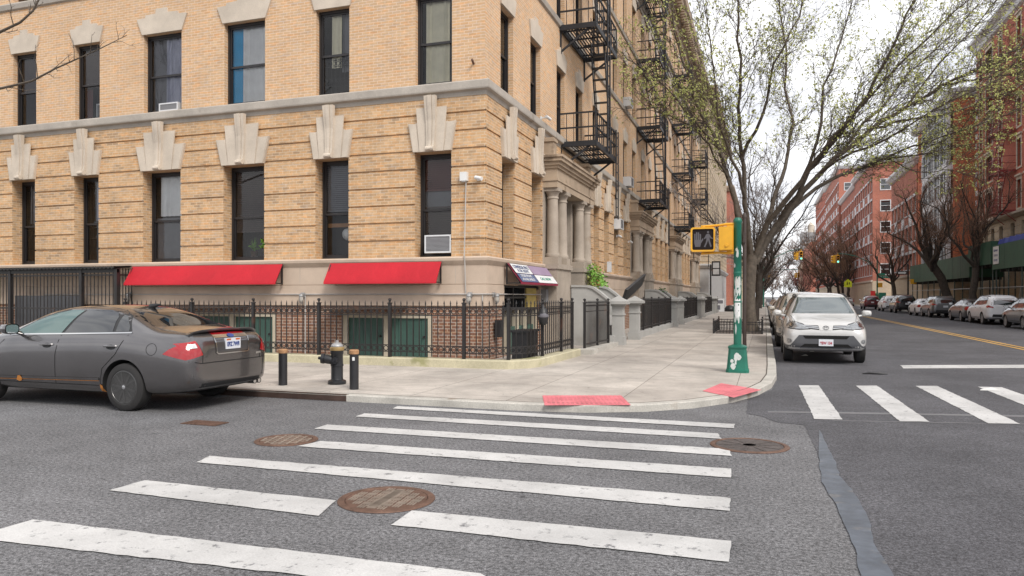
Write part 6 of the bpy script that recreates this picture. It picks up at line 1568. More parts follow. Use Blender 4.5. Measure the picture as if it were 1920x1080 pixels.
mb = MB(); mb.sweep([(0, 22.0), (.2, 22.1), (.3, 22.4), (.7, 22.7), (.7, 22.95), (0, 23.0)], [(XE, y1), (XE, y0)]); mb.build('cornice', 'white_panel', r1)
for (a, b, c, d_) in hol:
    simple_window(r1, P1, -b, -a, c, d_, bars=2 if b - a > 1.2 else 1, frame='frame_dark')
    mb = MB(); e = .12
    for q in ((-b - e, -b, c - .1, d_ + .25), (-a, -a + e, c - .1, d_ + .25), (-b - e, -a + e, c - .22, c - .1), (-b, -a, d_, d_ + .25)): bx(mb, P1, *q, -.02, .05)
    bx(mb, P1, -b - .2, -a + .2, d_ + .25, d_ + .38, -.02, .14); mb.build('stone_surround', 'limestone', r1)
for (a, b, c, d_) in lo: simple_window(r1, P1, -b, -a, c, d_, frame='frame_dark')
fe = thing('fire_escape', 'dark red fire escape on the red brick house above the shed', 'fire escape', (XE, 63, 0))
for i, z in enumerate([7.75, 10.65, 13.55, 16.45]):
    mb = MB(); a0, a1 = -64.6, -61.8
    for d_ in (.1, .4, .7, 1.0): mb.bar(P1(a0, z, d_), P1(a1, z, d_), .12, .04)
    for a in (a0, a1): mb.bar(P1(a, z - .03, 0), P1(a, z - .03, 1.05), .06, .12); mb.bar(P1(a, z - .8, .05), P1(a, z, .95), .05)
    p = mb.build('platform', 'fire_red', fe); mb = MB()
    for h in (.5, 1.0): mb.bar(P1(a0, z + h, 1.03), P1(a1, z + h, 1.03), .04); mb.bar(P1(a0, z + h, 0), P1(a0, z + h, 1.03), .04); mb.bar(P1(a1, z + h, 0), P1(a1, z + h, 1.03), .04)
    for k in range(11): mb.bar(P1(lerp(a0, a1, k / 10), z, 1.03), P1(lerp(a0, a1, k / 10), z + 1, 1.03), .03)
    mb.build('railing', 'fire_red', p)
    mb = MB()
    for d_ in (.55, .95): mb.bar(P1(a0 + .4, z, d_), P1(a1 - .4, z + 2.9, d_), .05, .12)
    for k in range(12): f = k / 12; mb.bar(P1(lerp(a0 + .4, a1 - .4, f), z + 2.9 * f, .55), P1(lerp(a0 + .4, a1 - .4, f), z + 2.9 * f, .95), .14, .03)
    mb.build('stair', 'fire_red', fe)
# ---- orange brick building with white glazed bays
X2 = 15.6
r2 = thing('apartment_building', 'orange brick building with a blank side wall and white glazed bays', 'apartment building', (X2, 83, 0))
y0, y1 = 73.6, 90.0; hol = [(y - .6, y + .6, z, z + 1.8) for z in (4.6, 7.6, 10.6, 13.6, 16.6) for y in (86.5, 88.6)]
P2_ = block(r2, X2, y0, y1, 19.4, hol, 'orange_brick', 'cream_brick', 3.9, grooves=[.5 * k for k in range(1, 8)])
for h in hol: simple_window(r2, P2_, -h[1], -h[0], h[2], h[3], bars=2)
for z in (4.4, 7.3, 10.2, 13.1, 16.0):
    mb = MB(); a0, a1 = -84.9, -74.2
    bx(mb, P2_, a0, a1, z - .45, z + .35, -.05, .5); bx(mb, P2_, a0, a1, z + 2.5, z + 2.55, -.05, .5)
    for k in range(5): a = lerp(a0, a1, k / 4); bx(mb, P2_, a - .12, a + .12, z + .35, z + 2.5, .2, .52)
    bay = mb.build('bay', 'white_panel', r2); mb = MB(); bx(mb, P2_, a0 + .1, a1 - .1, z + .35, z + 2.5, -.05, .38, 0)
    mb.build('glazing', 'auto_glass', bay); mb = MB()
    for k in range(4): a, b = lerp(a0, a1, k / 4) + .12, lerp(a0, a1, (k + 1) / 4) - .12; bx(mb, P2_, a, b, z + 1.6, z + 1.68, .38, .46); m_ = lerp(a, b, .5); bx(mb, P2_, m_ - .04, m_ + .04, z + .35, z + 2.5, .38, .45)
    mb.build('glazing_bars', 'white_panel', bay)
mb = MB(); mb.sweep([(0, 18.8), (.3, 18.9), (.6, 19.3), (.6, 19.6), (0, 19.65)], [(X2 + 10, y1), (X2, y1), (X2, y0), (X2 + 12, y0)]); mb.build('cornice', 'white_panel', r2)
# ---- lower red house with white window strips up to the junction
def strip_house(label, X, y0, y1, z1, wm, pitch, zs, fh, base='cream_brick', zb=3.9, ww=1.5, cornice=True, bl=True):
    t = thing('apartment_building', label, 'apartment building', (X, (y0 + y1) / 2, 0), 'red and white houses down the avenue')
    n = int((y1 - y0) / pitch); ys = [lerp(y0, y1, (k + .5) / n) for k in range(n)]; nf = int((z1 - zs - .4) / fh)
    hol = [(y - ww / 2, y + ww / 2, zs + fh * f, zs + fh * f + 1.75) for f in range(nf) for y in ys]
    P = block(t, X, y0, y1, z1, hol, wm, base, zb, grooves=[.6 * k for k in range(1, int(zb / .6))])
    for h in hol: simple_window(t, P, -h[1], -h[0], h[2], h[3], bars=2, fw=.12)
    PW = PL((0, y0, 0), (1, 0, 0), (0, 0, 1), (0, -1, 0))
    for f in range(nf):
        for k in range(4): simple_window(t, PW, X + 1.0 + 3.1 * k, X + 2.5 + 3.1 * k, zs + fh * f, zs + fh * f + 1.75, rec=-.06, gm='auto_glass', fw=.12)
    mb = MB()
    for k, y in enumerate(ys):
        for f in range(nf):
            z = zs + fh * f; bx(mb, P, -y - ww / 2 - .1, -y + ww / 2 + .1, z + 1.75, z + fh - .12 if k % 2 and f < nf - 1 else z + 2.05, -.02, .06)
            bx(mb, P, -y - ww / 2 - .1, -y + ww / 2 + .1, z - .12, z, -.02, .10)
    mb.build('window_trim', 'white_panel', t)
    mb = MB(); mb.sweep([(0, zb - .2), (.2, zb - .15), (.25, zb + .1), (0, zb + .15)], [(X, y1), (X, y0)]); mb.build('belt_course', 'limestone', t)
    mb = MB(); mb.sweep([(0, z1 - .7), (.25, z1 - .6), (.6, z1 - .1), (.6, z1 + .2), (0, z1 + .25)], [(X + 8, y1), (X, y1), (X, y0), (X + 8, y0)]); mb.build('cornice', 'white_panel', t)
    return t
strip_house('rose brick house with white window strips beside the near corner of the far junction', X2 - .1, 90.05, 107, 16.6, 'hazed_red_brick', 2.4, 4.6, 3.1)
strip_house('tall rose brick house just across the far junction', X2 - .2, 124, 148, 22.5, 'hazed_red_brick', 3.0, 4.8, 3.2, ww=1.8)
strip_house('rose brick house second beyond the far junction', X2, 148.1, 176, 22, 'hazed_red_brick', 3.0, 4.8, 3.2)
strip_house('tall rose brick house with wide windows at the far end of the red side', X2 - .4, 176.1, 215, 30, 'hazed_red_brick', 3.4, 4.8, 3.3, ww=1.9)
strip_house('farthest red house on the right of the avenue', X2, 215.1, 262, 31.5, 'red_brick', 3.6, 4.8, 3.3, ww=1.9)
t = thing('apartment_building', 'rose brick house across the far junction on the tan building side', 'apartment building', (-5.4, 145, 0))
mb = MB(); P = PL((-5.4, 0, 0), (0, 1, 0), (0, 0, 1), (1, 0, 0)); hol = [(y, y + 1.2, z, z + 1.9) for z in (1.4, 4.9, 8.2, 11.5, 14.8) for y in [126 + 3.4 * k for k in range(15)]]
facade(mb, P, 124, 178, 0, 19, hol, .2, 0); PSo = PL((0, 124, 0), (1, 0, 0), (0, 0, 1), (0, -1, 0)); facade(mb, PSo, -22, -5.4, 0, 19, [], m=0); mb.poly([(-22, 124, 19), (-5.4, 124, 19), (-5.4, 178, 19), (-22, 178, 19)], 0); mb.build('wall', 'hazed_red_brick', t)
for h in hol: simple_window(t, P, *h, bars=1)
mb = MB(); mb.sweep([(0, 18.4), (.3, 18.5), (.7, 19.0), (.7, 19.3), (0, 19.3)], [(-22, 124), (-5.4, 124), (-5.4, 178)]); mb.build('cornice', 'brown_stone', t)
t = thing('tower', 'grey apartment tower with a pale water tank far away over the avenue', 'tower', (33, 645, 0))
mb = MB(); P = PL((0, 640, 0), (1, 0, 0), (0, 0, 1), (0, -1, 0)); hh = [(27.6 + 1.7 * k, 28.6 + 1.7 * k, z, z + 1.6) for z in range(6, 50, 3) for k in range(7)]
facade(mb, P, 27, 40, 0, 53, hh, .6, 0); mb.box(27, 40, 640.7, 655, 0, 53, 0); mb.build('body', 'tower_grey', t)
mb = MB(); mb.lathe([(2.6, 53), (2.6, 59), (.3, 61.5), (0, 61.5)], (35, 646, 0), 14); mb.build('water_tank', 'limestone', t, 40)
t = thing('tower', 'pale low block right of the grey tower in the distance', 'tower', (45, 520, 0)); mb = MB(); P = PL((0, 520, 0), (1, 0, 0), (0, 0, 1), (0, -1, 0)); facade(mb, P, 31, 50, 0, 36, [(32 + 2.2 * k, 33.3 + 2.2 * k, z, z + 1.6) for z in range(6, 33, 3) for k in range(8)], .6, 0); mb.box(31, 50, 520.7, 540, 0, 36); mb.sweep([(0, 35.2), (.6, 35.4), (.6, 36.3), (0, 36.4)], [(31, 540), (31, 520), (50, 520)]); mb.build('body', 'cream_brick', t)
for k, (x, y, wd, h, m_, lb) in enumerate(((-30, 300, 24, 17, 'cream_brick', 'pale apartment block far down the tan side'), (-34, 390, 28, 20, 'hazed_red_brick', 'rose block farthest down the tan side'), (16, 300, 20, 22, 'hazed_red_brick', 'rose block far down the red side'), (17, 380, 22, 18, 'cream_brick', 'cream block farthest down the red side'))):
    t = thing('apartment_building', lb, 'apartment building', (x, y, 0)); mb = MB(); P = PL((0, y, 0), (1, 0, 0), (0, 0, 1), (0, -1, 0))
    facade(mb, P, x, x + wd, 0, h, [(x + 1 + 2.4 * i, x + 2.2 + 2.4 * i, z, z + 1.7) for z in [2 + 3.2 * q for q in range(int(h / 3.2) - 0)] if z + 1.7 < h for i in range(int(wd / 2.4) - 1)], .4, 0); mb.box(x, x + wd, y + .5, y + 60, 0, h - .02); mb.build('wall', m_, t)
# ---- sidewalk shed
def shed(label, y0, y1, zb, zt, x0=14.35, x1=16.7, step=2.6):
    t = thing('sidewalk_shed', label, 'scaffold', (x0, y0, SW), 'green sidewalk sheds'); P = PL((x0, 0, 0), (0, -1, 0), (0, 0, 1), (-1, 0, 0))
    mb = MB(); n = max(1, int((y1 - y0) / 2.45))
    for k in range(n):
        a, b = lerp(-y1, -y0, k / n), lerp(-y1, -y0, (k + 1) / n); bx(mb, P, a + .012, b - .012, zb, zt, -.04, random.uniform(-.005, .015))
    mb.box(x0 + .05, x1, y0, y0 + .05, zb, zt); mb.build('parapet', 'shed_green', t)
    mb = MB(); mb.box(x0 + .06, x1, y0 + .06, y1, zb + .02, zb + .3)
    for k in range(int((y1 - y0) / 1.2)): mb.box(x0 + .06, x1, y0 + .4 + 1.2 * k, y0 + .5 + 1.2 * k, zb - .18, zb + .02)
    mb.build('deck', 'shed_under', t)
    k = 0; y = y0 + .1
    while y < y1:
        for x in (x0 + .15, x1 - .2): mb = MB(); mb.lathe([(.045, SW), (.045, zb)], (x, y, 0), 8); mb.box(x - .1, x + .1, y - .1, y + .1, SW, SW + .02); mb.build('post', 'shed_steel', t)
        y += step
    mb = MB()
    for x in (x0 + .15, x1 - .2):
        mb.tube([(x - .05, y0, 2.15), (x - .05, y1, 2.15)], .024, 6)
        q = y0 + .1
        while q + step < y1: mb.tube([(x - .05, q, 2.2), (x - .05, q + .9, .3)], .022, 6); q += step * 2
    mb.build('brace', 'galvanised', t); return t
s1 = shed('tall green sidewalk shed with a white notice, nearest on the right', 36, 57.3, 3.35, 4.95)
shed('short green sidewalk shed bay set a little higher, beside the blue tarpaulin', 57.6, 63.5, 3.75, 5.3)
shed('long green sidewalk shed stretching away behind the street trees', 63.8, 88, 3.0, 4.75, 14.5)
P = PL((14.35, 0, 0), (0, -1, 0), (0, 0, 1), (-1, 0, 0)); mb = MB(); bx(mb, P, -56.9, -55.7, 3.7, 4.85, .02, .045); nb = mb.build('notice', 'sign_white', s1)
mb = MB()
for k, (tx, sz_) in enumerate((('SIDEWALK', .2), ('SHED', .2), ('PERMIT', .2))): put_text(mb, tx, sz_, PL(P(-56.3, 4.58 - k * .32, .047), (0, -1, 0), (0, 0, 1), (-1, 0, 0)), 0, width=.85)
mb.build('notice_print', 'plate_blue', nb)
mb = MB(); n = 20
for k in range(n + 1): y = lerp(49.5, 57.2, k / n); mb.v += [(14.6, y, 4.9), (14.75, y, 5.35 + .06 * math.sin(k * 1.9)), (15.6, y, 5.45 + .05 * math.sin(k * 1.3)), (15.6, y, 5.40), (14.7, y, 4.85)]
for k in range(n):
    for i in range(4): q = 5 * k + i; mb.face((q, q + 1, q + 6, q + 5))
tag(mb.build('tarpaulin', 'tarp_blue', smooth=60, base=(15, 53, 4.9)), 'dark blue tarpaulin lying on top of the green shed', 'tarpaulin')
# ---- signals, signs and small things at the far junction
def traffic_light(label, c, s=1.0, lit=True, face=-1):
    t = thing('traffic_light', label, 'traffic light', c, 'yellow traffic lights over the avenue'); x, y, z = c
    mb = MB(); mb.box(x - .17 * s, x + .17 * s, y - .12 * s, y + .12 * s, z - .53 * s, z + .53 * s); mb.box(x - .62 * s, x - .28 * s, y - .17 * s, y + .17 * s, z - .53 * s, z + .53 * s); mb.bar((x, y, z + .53 * s), (x, y, z + .85 * s), .06); mb.bar((x - .45 * s, y, z + .5 * s), (x, y, z + .6 * s), .05)
    for k in range(3):
        zz = z + .34 * s - k * .34 * s
        mb.tube([(x, y + face * .12 * s, zz), (x, y + face * .34 * s, zz - .02)], [.15 * s, .14 * s], 12, cap=False); mb.tube([(x - .62 * s, y, zz), (x - .86 * s, y, zz - .02)], [.15 * s, .14 * s], 12, cap=False)
    mb.build('housing', 'signal_yellow', t, 40)
    for k in range(3):
        zz = z + .34 * s - k * .34 * s; mb = MB(); mb.poly([(x + .135 * s * math.cos(a * PI / 7), y + face * (.125 * s), zz + .135 * s * math.sin(a * PI / 7)) for a in range(14)]); mb.build('lens', 'lit_green' if (k == 2 and lit) else 'signal_black', t)
m_, nt_, b_ = nodes_of('lit_green'); b_.inputs['Base Color'].default_value = (.02, .3, .2, 1); b_.inputs['Emission Color'].default_value = (.25, 1, .75, 1); b_.inputs['Emission Strength'].default_value = 1.2
jx = thing('signal_pole', 'tall green signal pole with a curved arm and street sign at the far junction', 'signal pole', (13.95, 108, SW))
mb = MB(); mb.lathe([(.13, SW), (.12, .6), (.09, .65), (.08, 6.6), (.1, 6.65), (.1, 6.8), (0, 6.85)], (13.95, 108, 0), 14); mb.build('pole', 'pole_green_plain', jx, 40)
mb = MB(); mb.tube([(13.95, 108, 5.0), (12.8, 108, 6.2), (11.4, 108, 6.9), (10.2, 108, 7.2), (9.2, 108, 7.3)], [.07, .065, .06, .05, .045], 8); mb.build('arm', 'pole_green_plain', jx, 40)
mb = MB(); mb.box(14.05, 15.6, 107.97, 108.0, 3.95, 4.32); mb.box(14.0, 14.9, 107.92, 107.95, 4.35, 4.62); ss = mb.build('street_sign', 'street_sign', jx); mb = MB(); put_text(mb, 'W 138 ST', .24, PL((14.83, 107.965, 4.13), (1, 0, 0), (0, 0, 1), (0, -1, 0)), 0, width=1.2); mb.build('street_name', 'sign_white', ss)
traffic_light('yellow traffic light hanging over the right lanes below the green arm', (9.2, 108, 6.55))
p = thing('signal_pole', 'green signal pole and arm on the tan side of the far junction, behind the tree', 'signal pole', (-.25, 108, SW)); mb = MB(); mb.lathe([(.12, SW), (.08, .7), (.08, 6.6), (0, 6.7)], (-.25, 108, 0), 10); mb.build('pole', 'pole_green_plain', p, 40); mb = MB(); mb.tube([(-.25, 108, 5.4), (1.2, 108, 6.9), (3, 108, 7.75), (4.7, 108, 8.1)], [.07, .06, .055, .05], 8); mb.build('arm', 'pole_green_plain', p, 40)
traffic_light('yellow traffic light with a green lamp hanging over the middle of the avenue', (4.6, 108, 7.1), 1.1)
traffic_light('small distant yellow traffic light over the middle of the avenue', (7.5, 190, 6.6), 1.1, False); traffic_light('small distant yellow traffic light left of the middle, beside the tree trunk', (1.4, 190, 6.7), 1.1, False)
mb = MB(); mb.tube([(-.4, 190, SW), (-.4, 190, 7.6), (1.4, 190, 8.0), (7.5, 190, 8.0)], .07, 8); tag(mb.build('signal_mast', 'pole_green_plain', base=(-.4, 190, SW)), 'thin green mast carrying the two distant traffic lights', 'signal pole')
ps = thing('pedestrian_signal', 'orange pedestrian signal on the green pole under the street sign', 'pedestrian signal', (14.3, 108, 2.9)); mb = MB(); mb.box(14.05, 14.55, 107.8, 108.1, 2.75, 3.35); mb.bar((13.95, 108, 3.2), (14.2, 108, 3.2), .06); mb.build('housing', 'signal_yellow', ps)
np_ = thing('signal_pole', 'black pole with a one way sign near the leaning tree across the avenue', 'signal pole', (14.0, 86, SW)); mb = MB(); mb.lathe([(.14, SW), (.10, .6), (.085, .7), (.08, 4.9), (0, 4.95)], (14.0, 86, 0), 12); mb.build('pole', 'black_plastic', np_, 40)
mb = MB(); mb.box(13.0, 13.9, 85.93, 85.96, 3.82, 4.2); ow = mb.build('one_way_sign', 'black_plastic', np_); mb = MB(); mb.prism([(-.38, -.1), (.2, -.1), (.2, -.16), (.4, 0), (.2, .16), (.2, .1), (-.38, .1)], PL((13.45, 85.925, 4.01), (1, 0, 0), (0, 0, 1), (0, -1, 0)), 0, .003); mb.build('arrow', 'sign_white', ow)
ps = thing('pedestrian_signal', 'orange pedestrian signal on the black one way pole', 'pedestrian signal', (14.5, 86, 2.7)); mb = MB(); mb.box(14.2, 14.75, 85.75, 86.05, 2.85, 3.35); mb.box(14.78, 15.05, 85.8, 86.1, 2.85, 3.35); mb.bar((14, 86, 3.2), (14.4, 86, 3.2), .06); mb.build('housing', 'signal_yellow', ps)
q = 131; c = atT(1590, 531, 128); sg = thing('school_sign', 'bright yellow green pentagon school sign on a pole beyond the junction', 'road sign', (c.x, c.y, SW)); mb = MB(); mb.prism([(-.62, -.68), (.62, -.68), (.62, .2), (0, .72), (-.62, .2)], PL((c.x, c.y, c.z), (1, 0, 0), (0, 0, 1), (0, -1, 0)), 0, .03); bd = mb.build('board', 'school_yellow', sg)
mb = MB(); Q = PL((c.x, c.y - .032, c.z), (1, 0, 0), (0, 0, 1), (0, -1, 0))
for ox, sc_ in ((-.12, 1.0), (.2, .8)):
    mb.poly([Q(ox + .07 * sc_ * math.cos(k * PI / 5), .18 * sc_ + .07 * sc_ * math.sin(k * PI / 5), .001) for k in range(10)]); mb.poly([Q(ox - .09 * sc_, -.02), Q(ox + .09 * sc_, -.02), Q(ox + .07 * sc_, .11 * sc_), Q(ox - .07 * sc_, .11 * sc_)]); mb.poly([Q(ox - .08 * sc_, -.3 * sc_, .001), Q(ox - .02, -.3 * sc_, .001), Q(ox, -.02, .001), Q(ox - .08 * sc_, -.02, .001)]); mb.poly([Q(ox + .03, -.3 * sc_, .001), Q(ox + .1 * sc_, -.3 * sc_, .001), Q(ox + .08 * sc_, -.02, .001), Q(ox, -.02, .001)])
mb.build('symbol', 'signal_black', bd); mb = MB(); mb.box(c.x - .04, c.x + .04, c.y + .03, c.y + .1, SW, c.z + .6); mb.build('post', 'pole_brown', sg)
c = atT(1644, 563, 106); t = thing('street_cabinet', 'dark green street cabinet beside the green pole at the junction', 'cabinet', (c.x, c.y, SW)); mb = MB(); mb.box(c.x + .3, c.x + 1.2, c.y, c.y + .8, SW, 2.1); mb.build('cabinet', 'mail_green', t); mb = MB(); mb.box(c.x + .35, c.x + 1.15, c.y - .03, c.y, .4, 1.9); mb.build('door', 'pole_green_plain', t)
c = atT(1632, 568, 104); mb = MB(); mb.lathe([(.28, 0), (.28, .05), (.20, .07), (.15, .6), (.14, 1.25), (.05, 1.3), (0, 1.3)], (c.x, c.y, SW), 12); tag(mb.build('traffic_barrel', 'safety_red', smooth=40, base=(c.x, c.y, SW)), 'orange red traffic barrel at the junction corner', 'barrel')
c = atT(1637, 560, 106.5); mb = MB(); mb.box(c.x - .3, c.x + .3, c.y, c.y + .4, SW, 2.2); mb.sweep([(0, 2.2), (.05, 2.25), (0, 2.35)], [(c.x + .3, c.y), (c.x - .3, c.y), (c.x - .3, c.y + .4)]); tag(mb.build('call_box', 'safety_red', base=(c.x, c.y, SW)), 'narrow red street box beside the green pole', 'street box')
c = atT(1625, 556, 112); mb = MB(); mb.lathe([(.42 + .16 * math.cos(k * PI / 6), .16 * math.sin(k * PI / 6)) for k in range(13)], (c.x + 1.2, c.y, c.z), 18, 'y'); tag(mb.build('wreath', 'leaf_dark', smooth=180, base=tuple(c)), 'dark ring shaped wreath hanging near the junction', 'wreath')
c = atT(1640, 575, 104); mb = MB(); mb.lathe([(.3, 0), (.36, .9), (.38, .95), (.33, .95), (.3, .1)], (c.x + .3, c.y, SW), 14); tag(mb.build('litter_bin', 'black_plastic', smooth=40, base=(c.x, c.y, SW)), 'dark mesh litter bin at the foot of the green pole', 'bin')
# ================================================================ trees
class Tree:
    """tapered limbs drawn as tubes, twigs and leaves grown from them"""
    def __init__(s, seed): s.wood = MB(); s.crown = MB(); s.r = random.Random(seed); s.tips = []
    def limb(s, pts, r0, r1, n=8, fine=False):
        m = s.crown if fine else s.wood; L = len(pts); m.tube(pts, [lerp(r0, r1, (i / (L - 1)) ** .8) for i in range(L)], n, cap=False)
    def wobble(s, a, b, k, amp, droop=0.0):
        out = []; a = Vector(a); b = Vector(b); l = (b - a).length; off = Vector()
        for i in range(k + 1):
            f = i / k
            if 0 < i < k: off = off * .6 + Vector((s.r.gauss(0, 1), s.r.gauss(0, 1), s.r.gauss(0, 1))) * amp * l
            out.append(a.lerp(b, f) + off * (1 if i < k else 0) + Vector((0, 0, -droop * l * f * f)))
        return out
    def side(s, d, spread):
        o = d.orthogonal().normalized(); o.rotate(Matrix.Rotation(s.r.random() * 2 * PI, 3, d)); return (d * math.cos(spread) + o * math.sin(spread)).normalized()
    def grow(s, path, r, lv, cfg):
        """spawn children along a path"""
        c = cfg[lv]; L = sum((b - a).length for a, b in zip(path, path[1:]))
        cnt = max(1, int(L * c['per'] + s.r.random()))
        for i in range(cnt):
            f = c.get('from', .15) + (1 - c.get('from', .15)) * (i + s.r.random()) / cnt; k = min(len(path) - 2, int(f * (len(path) - 1))); g = f * (len(path) - 1) - k
            p = path[k].lerp(path[k + 1], min(1, g)); d = (path[k + 1] - path[k]).normalized(); v = s.side(d, s.r.uniform(*c['ang'])); v = (v + Vector((c.get('bx', 0), c.get('by', 0), c['up']))).normalized()
            ln = s.r.uniform(*c['len']) * (1 - .45 * f); q = s.wobble(p, p + v * ln, c['seg'], c['amp'], c.get('droop', 0)); rr = max(c['rmin'], r * c['rk'] * (1 - .5 * f))
            s.limb(q, rr, rr * .35 if lv < len(cfg) - 1 else rr * .5, c['n'], lv >= c.get('fine', 1) or True if lv > 0 else False)
            if lv + 1 < len(cfg): s.grow(q, rr, lv + 1, cfg)
            else: s.tips.append(q)
    def leaf(s, per, size, spread, m=1):
        R = s.r
        for q in s.tips:
            if R.random() < .35: continue
            for _ in range(int(per * 1.55 + R.random())):
                k = len(q) - 1; p = q[k].lerp(q[k - 1], R.random() ** 2 * .5) + Vector((R.gauss(0, spread), R.gauss(0, spread), R.gauss(0, spread)))
                a = Vector((R.gauss(0, 1), R.gauss(0, 1), R.gauss(0, 1))).normalized(); b = a.orthogonal(); z = size * R.uniform(.5, 1.4)
                s.crown.poly([p, p + a * z * .5 + b * z * .33, p + a * z, p + a * z * .5 - b * z * .33], m)
    def done(s, name, label, base, bark, mats, group=None):
        t = thing(name, label, 'tree', base, group); s.wood.build('trunk', bark, t, 60); s.crown.build('crown', mats, t, None); return t
# ---- the big budding street tree; limbs follow the photograph, at their own depths
T = Tree(11); D0 = 31.5
def tp(px, py, dd=0.0): return atT(px, py, D0 + dd)
base = tp(1408, 620); base.z = SW
trunk = [base + Vector((0, 0, -.05)), base + Vector((0, 0, .25)), tp(1405, 585), tp(1405, 545), tp(1407, 505), tp(1411, 478)]
T.wood.tube(trunk, [.36, .285, .255, .24, .245, .23], 16, cap=False)
LIMBS = [([(1408, 500, 0), (1398, 450, .3), (1382, 400, .8), (1366, 335, 1.4), (1350, 280, 2.0), (1328, 235, 2.4), (1300, 180, 2.6), (1278, 110, 2.6), (1262, 40, 2.4), (1250, -40, 2.2)], .15, .025),
         ([(1410, 485, 0), (1402, 420, -.3), (1396, 360, -.8), (1390, 290, -1.2), (1384, 200, -1.6), (1390, 110, -2.0), (1384, 10, -2.2), (1380, -90, -2.2)], .13, .025),
         ([(1413, 490, 0), (1438, 420, -.5), (1486, 360, -1.4), (1535, 300, -2.2), (1590, 228, -3.0), (1640, 150, -3.6), (1680, 75, -4.0), (1715, 0, -4.3), (1735, -80, -4.4)], .14, .022),
         ([(1415, 495, 0), (1455, 425, .2), (1506, 358, .2), (1565, 296, 0), (1636, 240, -.4), (1700, 200, -.9), (1766, 160, -1.6), (1840, 125, -2.2), (1925, 86, -3.0), (1990, 50, -3.6)], .155, .022),
         ([(1430, 465, .2), (1480, 396, .8), (1562, 335, 1.4), (1607, 318, 1.8), (1650, 299, 2.2), (1740, 288, 3.0), (1840, 268, 3.6)], .12, .018),
         ([(1420, 470, 0), (1446, 395, 1.2), (1472, 315, 2.6), (1488, 230, 3.8), (1474, 130, 4.8), (1462, 20, 5.4), (1455, -70, 5.6)], .12, .022),
         ([(1462, 412, -.4), (1510, 335, -1.8), (1560, 258, -3.0), (1640, 172, -4.0), (1740, 72, -5.0), (1830, -10, -5.8)], .10, .018),
         ([(1352, 285, 2), (1300, 222, 1.4), (1250, 165, 1.0), (1205, 128, .6), (1172, 108, .2)], .06, .012),
         ([(1366, 335, 1.4), (1330, 270, .2), (1300, 235, -.6), (1250, 215, -1.2), (1205, 205, -1.6)], .055, .012),
         ([(1396, 370, -.8), (1372, 300, -2), (1345, 210, -3), (1335, 110, -3.6), (1320, 10, -4)], .075, .014),
         ([(1390, 300, -1.2), (1430, 215, -2.4), (1450, 120, -3), (1500, 30, -3.4), (1520, -60, -3.6)], .075, .014),
         ([(1500, 345, -1.6), (1540, 230, -1.2), (1560, 130, -.8), (1590, 30, -.6), (1600, -60, -.6)], .075, .014),
         ([(1575, 288, 0), (1650, 205, .8), (1700, 140, 1.4), (1790, 60, 1.8), (1850, -10, 2)], .07, .013),
         ([(1636, 240, -.4), (1700, 225, 0), (1790, 210, .6), (1870, 180, 1), (1940, 170, 1.2)], .065, .012),
         ([(1607, 318, 1.8), (1690, 282, 1.2), (1760, 258, .8), (1840, 232, .4), (1910, 205, 0)], .06, .012),
         ([(1530, 330, .2), (1600, 285, -1.2), (1690, 245, -2.2), (1780, 190, -3.2), (1870, 150, -4)], .07, .012),
         ([(1700, 200, -.9), (1760, 120, -1.4), (1820, 60, -2), (1870, 0, -2.4)], .05, .012),
         ([(1766, 160, -1.6), (1830, 150, -2), (1890, 140, -2.2), (1950, 145, -2.4)], .045, .010),
         ([(1665, 298, 2.3), (1720, 322, 3.0), (1770, 318, 3.4), (1820, 326, 3.6)], .035, .01)]
CF = [dict(per=3.2, len=(1.0, 3.4), ang=(.3, .9), up=.36, seg=5, amp=.05, rk=.33, rmin=.015, n=4), dict(per=4.2, len=(.5, 1.5), ang=(.35, 1.0), up=.18, seg=3, amp=.06, rk=.45, rmin=.009, n=3, droop=.05), dict(per=4.6, len=(.25, .75), ang=(.4, 1.1), up=.05, seg=2, amp=.06, rk=.6, rmin=.0072, n=3)]
for pts, r0, r1 in LIMBS:
    P_ = [tp(*p) for p in pts]; path = []
    for a, b in zip(P_, P_[1:]): path += T.wobble(a, b, 3, .025)[:-1]
    path.append(P_[-1]); T.limb(path, r0, r1, 8); cut = path[4:] if r0 > .1 else path[1:]
    cf = [dict(c) for c in CF]; cf[0]['bx'] = max(-.2, min(.35, (P_[-1].x - P_[0].x) * .06)); T.grow(cut, r0 * .7, 0, cf)
    T.tips.append(cut[-3:])
T.leaf(2.2, .088, .035)
T.done('street_tree', 'big street tree with many bending limbs and sparse yellow green spring leaves', tuple(base), 'bark', ['twig', 'spring_leaf'])
